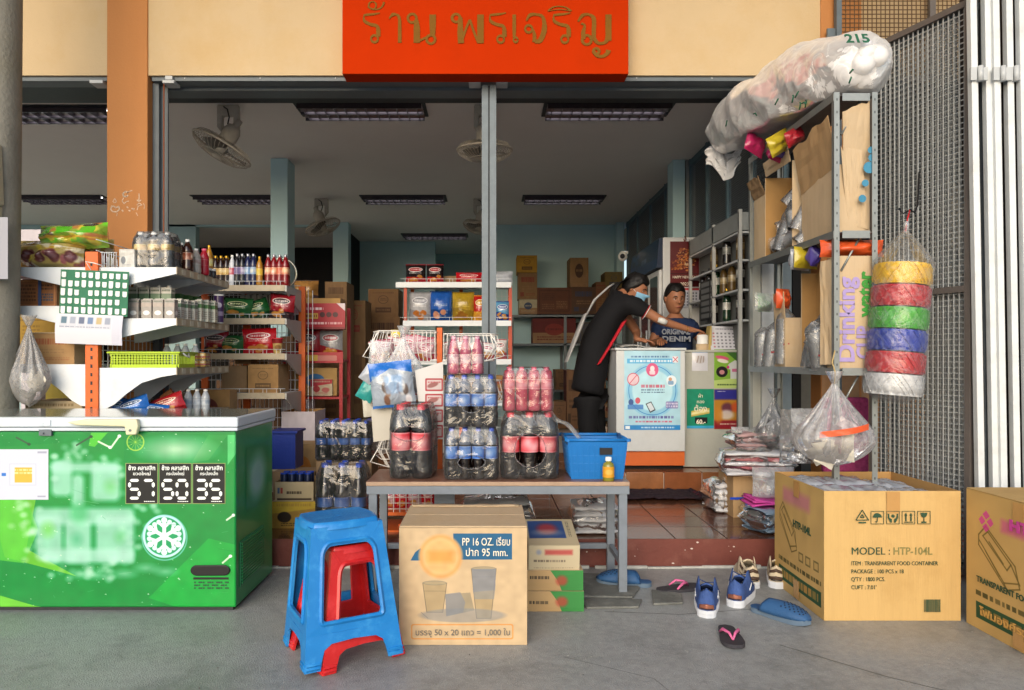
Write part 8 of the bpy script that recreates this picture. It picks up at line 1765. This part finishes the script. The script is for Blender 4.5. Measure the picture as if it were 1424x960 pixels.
# piles of bags on the porch by the rack
carton('tan carton half buried under plastic bundles on the porch',X(1016,4.75),X(1062,4.75),4.7,5.0,PZ+.001,PZ+.27,M_card,seed=2)
b=MB();b.box(X(1015.5,4.69),X(1062.5,4.69),4.69,4.695,PZ+.12,PZ+.135);tag(b.build('blue_band',[M_capblue]),'blue strap across the half buried porch carton','band')
bundle('white poly bag bundle with red edges on top of porch carton',X(1052,4.7),4.74,PZ+.28,.42,.3,.16,5,edge=M_red_e,seed=11,rz=R(-8));bundle('white poly bundle slumped on the tiles beside the porch carton',X(1003,4.9),4.95,PZ+.002,.16,.3,.2,5,seed=13)
bundle('poly bundle lying against the gold carton on the porch',X(1082,4.45),4.5,PZ+.002,.3,.34,.14,4,seed=15);bundle('small red edged poly bundle at the top of the porch pile',X(1048,4.9),4.95,PZ+.44,.28,.24,.1,3,m=mat('dusty_pink_sheet','#a98a8a',.5,var=.2,bump=.4),seed=17)
c=Canvas(180,120,'#b9b5bb');c.rect(.1,.5,.5,.85,'#8e2a7a',.9);c.rect(.55,.2,.95,.55,'#8e2a7a',.85);c.rect(.55,.62,.9,.9,'#c9c3cc',.9);c.rect(.1,.12,.46,.4,'#a8507c',.7);mg=c.mat('magenta_print',.4,.3)
for k in range(4):
 b=MB();z=PZ+.15+.012*k;b.grid(lambda u,v:(X(1040,4.4)+.23*u+.01*k,4.32+.22*v-.02*u,z+.015*math.sin(3*u+k)-.0),8,6);tag(b.build('leaflet',[mg],solid=.009),'magenta and white leaflet pad on the porch pile, %s'%('lowest','second','third','topmost')[k],'leaflets','leaflet pads on the porch pile')
bundle('bluish poly bags under the magenta leaflet pads',X(1070,4.35),4.36,PZ+.002,.24,.22,.14,4,m=mat('bluish_sheet','#8aa0b5',.4,var=.2,bump=.5),seed=19,rz=.4)
teardrop('large puffed clear bag leaning by the folded door leaves',X(1076,4.85),4.85,Z(552,4.85),.36,.26,M_film,name='clear_bag',seed=21,depth=.7,inside=rub(5,.06,-.34,-.15,[M_bag,M_silv],.12,31))
for lab,px,py,Y,w,h,m in(('crumpled clear bag beside the gold carton rim',1108,640,4.1,.2,.16,M_film),('crumpled clear bag lying over the porch carton edge',1075,690,4.45,.26,.2,M_bag),('grey crumpled bag at the foot of the rack',1125,610,4.3,.22,.2,M_bag),('small crumpled clear bag near the rack rear post',1035,618,4.95,.18,.14,M_bag),('dark grey crumpled bag behind the clear ones',1100,612,4.7,.14,.22,M_bagg)):
 bag(lab,X(px,Y),Y,max(PZ+.002,Z(py,Y)-.02),w,h,.16,m,'crumpled_bag','bag','crumpled bags on the porch pile',wr=.9,n=12)
 # people
M_skin=mat('skin_tan','#96654a',.5,var=.08,vscale=20,bump=.06,bscale=150);M_hair=mat('black_hair','#100d0c',.45,var=.3,vscale=60,bump=.4,bscale=160,stretch=(1,1,.3))
M_eye=mat('eye_white','#b9aea6',.2,bump=0);M_iris=mat('dark_iris','#120c0a',.1,bump=0);M_lip=mat('lip','#8a4a42',.4,bump=0)
def skinned(nodes,edges,root,sub=1):
 """mesh of a skin-modifier skeleton: nodes {key: (x,y,z,r)}"""
 ks=list(nodes);me=bpy.data.meshes.new('sk');me.from_pydata([nodes[k][:3]for k in ks],[(ks.index(a),ks.index(c))for a,c in edges],[])
 o=bpy.data.objects.new('sk',me);COL.objects.link(o);sk=o.modifiers.new('s','SKIN');sk.use_smooth_shade=True
 if not me.skin_vertices:bpy.context.view_layer.objects.active=o;
 for i,k in enumerate(ks):
  v=me.skin_vertices[0].data[i];r=nodes[k][3];v.radius=(r,r)if not isinstance(r,tuple)else r;v.use_root=k==root
 q=o.modifiers.new('u','SUBSURF');q.levels=sub
 out=bpy.data.meshes.new_from_object(o.evaluated_get(bpy.context.evaluated_depsgraph_get()));bpy.data.objects.remove(o);return out
def head_pt(a,v):
 """a: angle round (0 = face front -y), v: 0 chin/neck .. 1 crown; head about 0.235 high, centred on its middle"""
 z=-.118+.236*v;s=math.sin(PI*min(1,max(0,.04+.96*v)))
 r=(max(0,1-((v-.52)/.53)**2))**.5 if v>.52 else(max(0,1-((.52-v)/.62)**2.4))**.5
 wx,wy=.076*r,.098*r;ca,sa=math.cos(a),math.sin(a);x=wx*sa;y=-wy*ca+.008
 f=max(0,ca) # frontness
 if v<.52 and ca<0:y=min(y,.098-.07*((.52-v)/.52));
 if v<.4:x*=1-.22*(.4-v)/.4*(1 if f>.2 else .8)
 g=lambda a0,v0,sa_,sv:math.exp(-((a-a0)/sa_)**2-((v-v0)/sv)**2)
 y-=.026*g(0,.40,.17,.045)+.014*g(0,.47,.11,.07)+.010*g(0,.06,.4,.07)+.006*g(0,.24,.35,.05)+.005*(g(.4,.57,.3,.03)+g(-.4,.57,.3,.03))
 y+=.009*(g(.38,.51,.17,.035)+g(-.38,.51,.17,.035))+.003*g(0,.23,.3,.008)
 return(x,y,z)
def person(label,body_nodes,body_edges,root,head_at,head_rot,parts,hs=1.):
 t=thing('person',label,'person',(0,0,0));ms=[skinned(body_nodes,body_edges,root)]
 b=MB();b.M=Matrix.Translation(head_at)@head_rot@Matrix.Scale(hs,4);HM=b.M.copy()
 b.grid(lambda u,v:head_pt((u-.5)*2*PI,v),56,44,0,True,True)
 for s in(-1,1):b.sphere((s*.076,.012,.0),(.012,.02,.032),10,0,8)
 for c in(0,1):
  pass
 hd=b.build('h',[M_skin]);bm=bmesh.new();bm.from_mesh(ms[0]);bm.from_mesh(hd.data);me=bpy.data.meshes.new('body');bm.to_mesh(me);bm.free();bpy.data.objects.remove(hd)
 me.materials.clear();me.materials.append(M_skin);o=link('body',me,t);me.polygons.foreach_set('use_smooth',[True]*len(me.polygons))
 for s in(-1,1):
  p=head_pt(.37*s,.51);b=MB();b.M=HM;b.sphere((p[0],p[1]+.004,p[2]),(.013,.009,.0065),10,0,6);e=b.build('eye',[M_eye],t);b=MB();b.M=HM;b.sphere((p[0],p[1]-.003,p[2]),(.006,.004,.006),8,0,6);b.build('iris',[M_iris],e)
  b=MB();b.M=HM;b.tube([tuple(Vector(head_pt(s*a,v))+Vector((0,-.002,0)))for a,v in((.17,.575),(.32,.6),(.5,.595),(.64,.57))],[.003,.0045,.004,.002],6);b.build('eyebrow',[M_hair],t)
 if 'mask' not in parts:
  b=MB();b.M=HM;b.tube([tuple(Vector(head_pt(a,.235+.01*(1-abs(a)/.3)))+Vector((0,-.001,0)))for a in(-.3,-.15,0,.15,.3)],[.002,.005,.005,.005,.002],6);b.build('mouth',[M_lip],t)
 return t,HM
def cap_hair(HM,t,line,grow=.009,n=(56,34),nape=.30):
 b=MB();b.M=HM
 def fn(u,v):
  a=(u-.5)*2*PI;fr=max(0,math.cos(a));lo=nape+(line-nape)*min(1,max(0,(math.cos(a)+.35)/1.0))+.02*math.sin(7*a)
  vv=lo+(1.0-lo)*v;p=Vector(head_pt(a*1.0,min(.999,vv)));nrm=Vector((p.x*1.4,p.y-.008,p.z*.6+.01)).normalized();k=grow*(min(1,v*5))**.5*(1+.35*mnoise.noise((a*4,vv*9,2)))
  return tuple(p+nrm*(k+.0015))
 b.grid(fn,n[0],n[1],0,True,True);return b.build('hair',[M_hair],t)
def hand_nodes(N,E,w,d,up,side,size=1.,pre='h',curl=.35):
 """palm and five fingers from wrist key w: d along the hand, side towards the thumb"""
 p=Vector(N[w][:3]);d,up,side=Vector(d).normalized(),Vector(up).normalized(),Vector(side).normalized();S=size
 def put(k,v,r):N[pre+k]=(v.x,v.y,v.z,r*S)
 put('p',p+d*.045*S,(.026,.016)[1]*1.3);E.append((w,pre+'p'))
 for i,(off,L,r)in enumerate(((.026,.072,.0085),(.009,.08,.009),(-.009,.075,.0085),(-.025,.058,.0075))):
  k0=p+d*.088*S+side*off*S;put('k%d'%i,k0,.0105);E.append((pre+'p',pre+'k%d'%i));q=k0;dd=d.copy()
  for j,f in enumerate((.45,.3,.25)):
   dd=(dd-up*curl*(.7+.3*j)*(1+.12*i)).normalized();q=q+dd*L*f*S;put('f%d%d'%(i,j),q,r*(1-.12*j));E.append(((pre+'k%d'%i)if j==0 else pre+'f%d%d'%(i,j-1),pre+'f%d%d'%(i,j)))
 q=p+d*.03*S+side*.028*S;put('t0',q,.012);E.append((pre+'p',pre+'t0'));q2=q+(d*.75+side*.6-up*.3)*.035*S;put('t1',q2,.0105);q3=q2+(d*.95+side*.15-up*.35)*.03*S;put('t2',q3,.009);E+=[(pre+'t0',pre+'t1'),(pre+'t1',pre+'t2')]
def garment(name,nodes,edges,root,m,t,bump=0,sub=2):
 me=skinned(nodes,edges,root,sub);me.materials.clear();me.materials.append(m)
 o=link(name,me,t);tx=o.modifiers.new('folds','DISPLACE');tt=bpy.data.textures.new('folds','CLOUDS');tt.noise_scale=.07;tx.texture=tt;tx.strength=.034;tx.mid_level=.5;tx.texture_coords='GLOBAL';return o
M_blackcl=mat('black_polo_cloth','#0c0c10',.85,var=.25,vscale=30,bump=.3,bscale=200);M_navy=mat('navy_tshirt_cloth','#1c2c4e',.85,var=.2,vscale=20,bump=.3,bscale=200);M_redcl=mat('red_side_panel','#b01a28',.8,var=.1)
# --- customer leaning over the counter, side on, facing the cashier
QY=6.12;pt_=lambda px,py,dy=0.:(X(px,QY),QY+dy,Z(py,QY))
def nd(px,py,r,dy=0.):p=pt_(px,py,dy);return(p[0],p[1],p[2],r)
N={'hip':nd(822,520,.12),'sp':nd(830,470,.115),'ch':nd(848,430,.115),'nb':nd(866,410,.06),'nk':nd(874,403,.047),
'sr':nd(872,424,.055,-.17),'er':nd(914,449,.040,-.2),'wr':nd(949,459,.026,-.17),
'sl':nd(862,420,.055,.17),'el':nd(893,462,.04,.2),'wl':nd(886,472,.027,.05)}
E=[('hip','sp'),('sp','ch'),('ch','nb'),('nb','nk'),('ch','sr'),('sr','er'),('er','wr'),('ch','sl'),('sl','el'),('el','wl')]
hand_nodes(N,E,'wr',(1,.1,-.12),(0,-.25,1),(.1,1,.1),1.0,'r',.22);hand_nodes(N,E,'wl',(1,-.2,-.1),(0,0,1),(0,-1,0),1.0,'l',.3)
HR=Matrix.Rotation(R(62),4,'Z')@Matrix.Rotation(R(22),4,'X')
tp_,HM=person('customer in black polo with red side panel leaning over the counter, wearing mask',N,E,'hip',pt_(884,402),HR,('mask',),1.04)
cap_hair(HM,tp_,.72,.014,nape=.22)
b=MB();b.M=HM;b.grid(lambda u,v:tuple(Vector(head_pt((u-.5)*2.3,.035+.40*v))+Vector((0,-.008-.010*math.sin(PI*u)*(1+.2*math.sin(v*18)),0))),16,12);b.build('face_mask',[mat('mask_blue','#7fb0cf',.7,var=.05,bump=.1)],tp_,solid=.002)
for s in(-1,1):b=MB();b.M=HM;b.tube([tuple(Vector(head_pt(s*1.15,.4))+Vector((0,-.006,0))),tuple(Vector(head_pt(s*1.5,.5))*1.04),(s*.082,.03,.01)],.0018,5);b.build('ear_loop',[M_white],tp_)
G={k:N[k]for k in('hip','sp','ch','sr','sl')};grow={'hip':.15,'sp':.145,'ch':.14,'sr':.085,'sl':.085}
G={k:v[:3]+(grow[k],)for k,v in G.items()};G['cuff']=nd(895,438,.062,-.19);G['cuffl']=nd(876,442,.062,.19);G['col']=nd(863,408,.07);G['hem']=nd(816,548,.15)
garment('polo_shirt',G,[('hem','hip'),('hip','sp'),('sp','ch'),('ch','col'),('ch','sr'),('sr','cuff'),('ch','sl'),('sl','cuffl')],'hip',M_blackcl,tp_)
b=MB();p0,p1=Vector(pt_(864,448,-.135)),Vector(pt_(829,506,-.15));dv=p1-p0;sv=Vector((.04,-.01,.022));b.grid(lambda u,v:tuple(p0+dv*v+sv*(u-.5)*(1-.2*v)+Vector((0,-.022*math.sin(PI*u)-.02*math.sin(PI*v),0))),6,14);b.build('side_panel',[M_redcl],tp_,solid=.006)
L_={'hip':nd(818,535,.145),'hr':nd(815,560,.095,-.09),'kr':nd(815,640,.075,-.10),'ar':nd(810,672,.06,-.08),'hl':nd(828,560,.095,.09),'kl':nd(836,638,.075,.10),'al':nd(828,672,.06,.12)}
L_['ar']=(L_['ar'][0],L_['ar'][1],FZ+.09,.06);L_['al']=(L_['al'][0],L_['al'][1],FZ+.09,.06)
garment('trousers',L_,[('hip','hr'),('hr','kr'),('kr','ar'),('hip','hl'),('hl','kl'),('kl','al')],'hip',mat('black_trouser_cloth','#0b0b0e',.85,var=.2,bump=.2),tp_)
b=MB();kp,ap=Vector(L_['kr'][:3]),Vector(L_['ar'][:3]);b.tube([kp+Vector((.01,-.085,.12)),kp+Vector((.01,-.08,0)),ap+Vector((.01,-.065,.05))],[.01,.014,.012],6);b.build('trouser_stripe',[M_redcl],tp_)
for k in('ar','al'):
 a=L_[k];b=MB();b.M=Matrix.Translation((a[0]+.05,a[1],FZ+.002))@Matrix.Rotation(R(-75),4,'Z')@Matrix.Translation((0,-.1,0));sole(b,.27,.1,0,.025);b.grid(lambda u,v:(-.045*math.cos(PI*u)*(1-.4*v**4),.02+.24*v,.02+.075*(1-.5*v)*math.sin(PI*u)),10,8);b.build('shoe',[M_capblack],tp_)
b=MB();q0,q1=Vector(pt_(906,447,-.24)),Vector(pt_(917,451,-.243));b.tube([q0,q0*.5+q1*.5+Vector((0,-.004,.002)),q1],[.02,.026,.02],10);b.build('gauze_pad',[mat('gauze','#c9c8c4',.8,bump=.3)],tp_)
b=MB();b.tube([tuple(Vector(N['wr'][:3])+Vector((-.01+.002*math.sin(a),.027*math.cos(a),.027*math.sin(a))))for a in[2*PI*k/20 for k in range(20)]],.0025,6,closed=True);b.build('bracelet',[mat('gold_bracelet','#b08a3a',.25,metal=.9)],tp_)
bgm=mat('pale_tote_cloth','#a09f9d',.75,var=.12,bump=.3,bscale=80)
tt_=thing('tote_bag','pale shoulder bag with strap hanging on the customer back','bag',(0,0,0));p0,p1=Vector(pt_(812,437,-.13)),Vector(pt_(786,503,-.13))
b=MB();b.grid(lambda u,v:tuple(p0+(p1-p0)*v+Vector((.022,0,.010))*math.sin(2*PI*u)*(.55+.6*math.sin(PI*min(1,v*.9+.1)))+Vector((0,.10,0))*(math.cos(2*PI*u)+.4)*(.8+.2*v)),18,14,0,True,True);b.build('pouch',[bgm],tt_)
b=MB();b.tube([pt_(812,440,-.16),pt_(822,420,-.17),pt_(842,402,-.15),pt_(852,396,-.05),pt_(850,398,.05)],.008,6);b.tube([pt_(812,440,-.10),pt_(828,414,-.14),pt_(845,400,-.10)],.006,6);b.build('strap',[bgm],tt_)
b=MB();b.grid(lambda u,v:(lambda c,r:(c[0]+r*.7*math.cos(2*PI*u)*(1+.12*math.sin(14*PI*u)),c[1]+r*math.sin(2*PI*u)*(1+.12*math.sin(18*PI*u)),c[2]+r*.3*math.cos(2*PI*u)))(Vector(pt_(872,388)).lerp(Vector(pt_(851,414)),v)+Vector((-.03*math.sin(PI*v),0,.02*math.sin(PI*v))),.075*(1-.55*v)*(.5+.5*min(1,v*4+.3))),40,12,0,True,True);b.build('hair_tail',[M_hair],tp_)
for s,w in((.057,M_white),(.06,M_redcl)):
 a_=Vector(nd(893,437,0,-.188)[:3]);d_=(Vector(N['er'][:3])-Vector(N['sr'][:3])).normalized();e1=d_.cross(Vector((0,1,0))).normalized();e2=d_.cross(e1);o_=a_+d_*(-.004 if w is M_white else-.012)
 b=MB();b.tube([o_+e1*(s+.008)*math.cos(t)+e2*(s+.008)*math.sin(t)for t in[2*PI*k/22 for k in range(22)]],.003,5,closed=True);b.build('cuff_trim',[w],tp_)
 # --- cashier behind the counter
SYc=6.55
def n2(px,py,r,dy=0.):return(X(px,SYc),SYc+dy,Z(py,SYc),r)
N={'hip':n2(938,520,.13),'sp':n2(938,490,.12),'ch':n2(938,462,.115),'nb':n2(939,440,.062),'nk':n2(939,432,.052),'sl':n2(916,455,.06),'el':n2(905,480,.045,-.05),'wl':n2(908,474,.028,-.27),'sr':n2(962,455,.06),'er':n2(976,476,.045,-.03),'wr':n2(974,468,.028,-.26)}
E=[('hip','sp'),('sp','ch'),('ch','nb'),('nb','nk'),('ch','sl'),('sl','el'),('el','wl'),('ch','sr'),('sr','er'),('er','wr')]
hand_nodes(N,E,'wl',(-.2,-1,-.1),(0,0,1),(1,0,0),1.,'l',.4);hand_nodes(N,E,'wr',(0,-1,0),(0,0,1),(-1,0,0),1.,'r',.5)
tq,HM=person('cashier in navy t-shirt with pale lettering sitting behind the counter',N,E,'hip',(X(938,SYc),SYc-.02,Z(416,SYc)),Matrix.Rotation(R(6),4,'Z')@Matrix.Rotation(R(8),4,'X'),(),1.12)
cap_hair(HM,tq,.76,.010,nape=.34)
G={k:N[k][:3]+(r,)for k,r in(('hip',.165),('sp',.155),('ch',.145),('sl',.09),('sr',.09))};G['cl']=n2(908,470,.068,-.03);G['cr']=n2(971,468,.068,-.02);G['col']=n2(939,443,.078)
garment('t_shirt',G,[('hip','sp'),('sp','ch'),('ch','col'),('ch','sl'),('sl','cl'),('ch','sr'),('sr','cr')],'hip',M_navy,tq)
M_prn=mat('shirt_print','#8f949e',.8,var=.3,vscale=60,bump=0)
for s,py,w in(('ORIGINAL',465,.25),('DENIM',475,.25)):text(s,.066,M_prn,tq,(X(940,6.37)-w/2,SYc-.178,Z(py,6.37)),width=w,bold=.03,thick=.004)
b=MB();b.lathe([(.17,0),(.17,.05),(.05,.06),(.05,.5),(.19,.5),(.19,.56),(.0005,.57)],20,c=(X(938,SYc),SYc+.05,FZ+.002));tag(b.build('stool',[M_capblack]),'black round stool under the cashier, hidden by counter','stool')if False else None
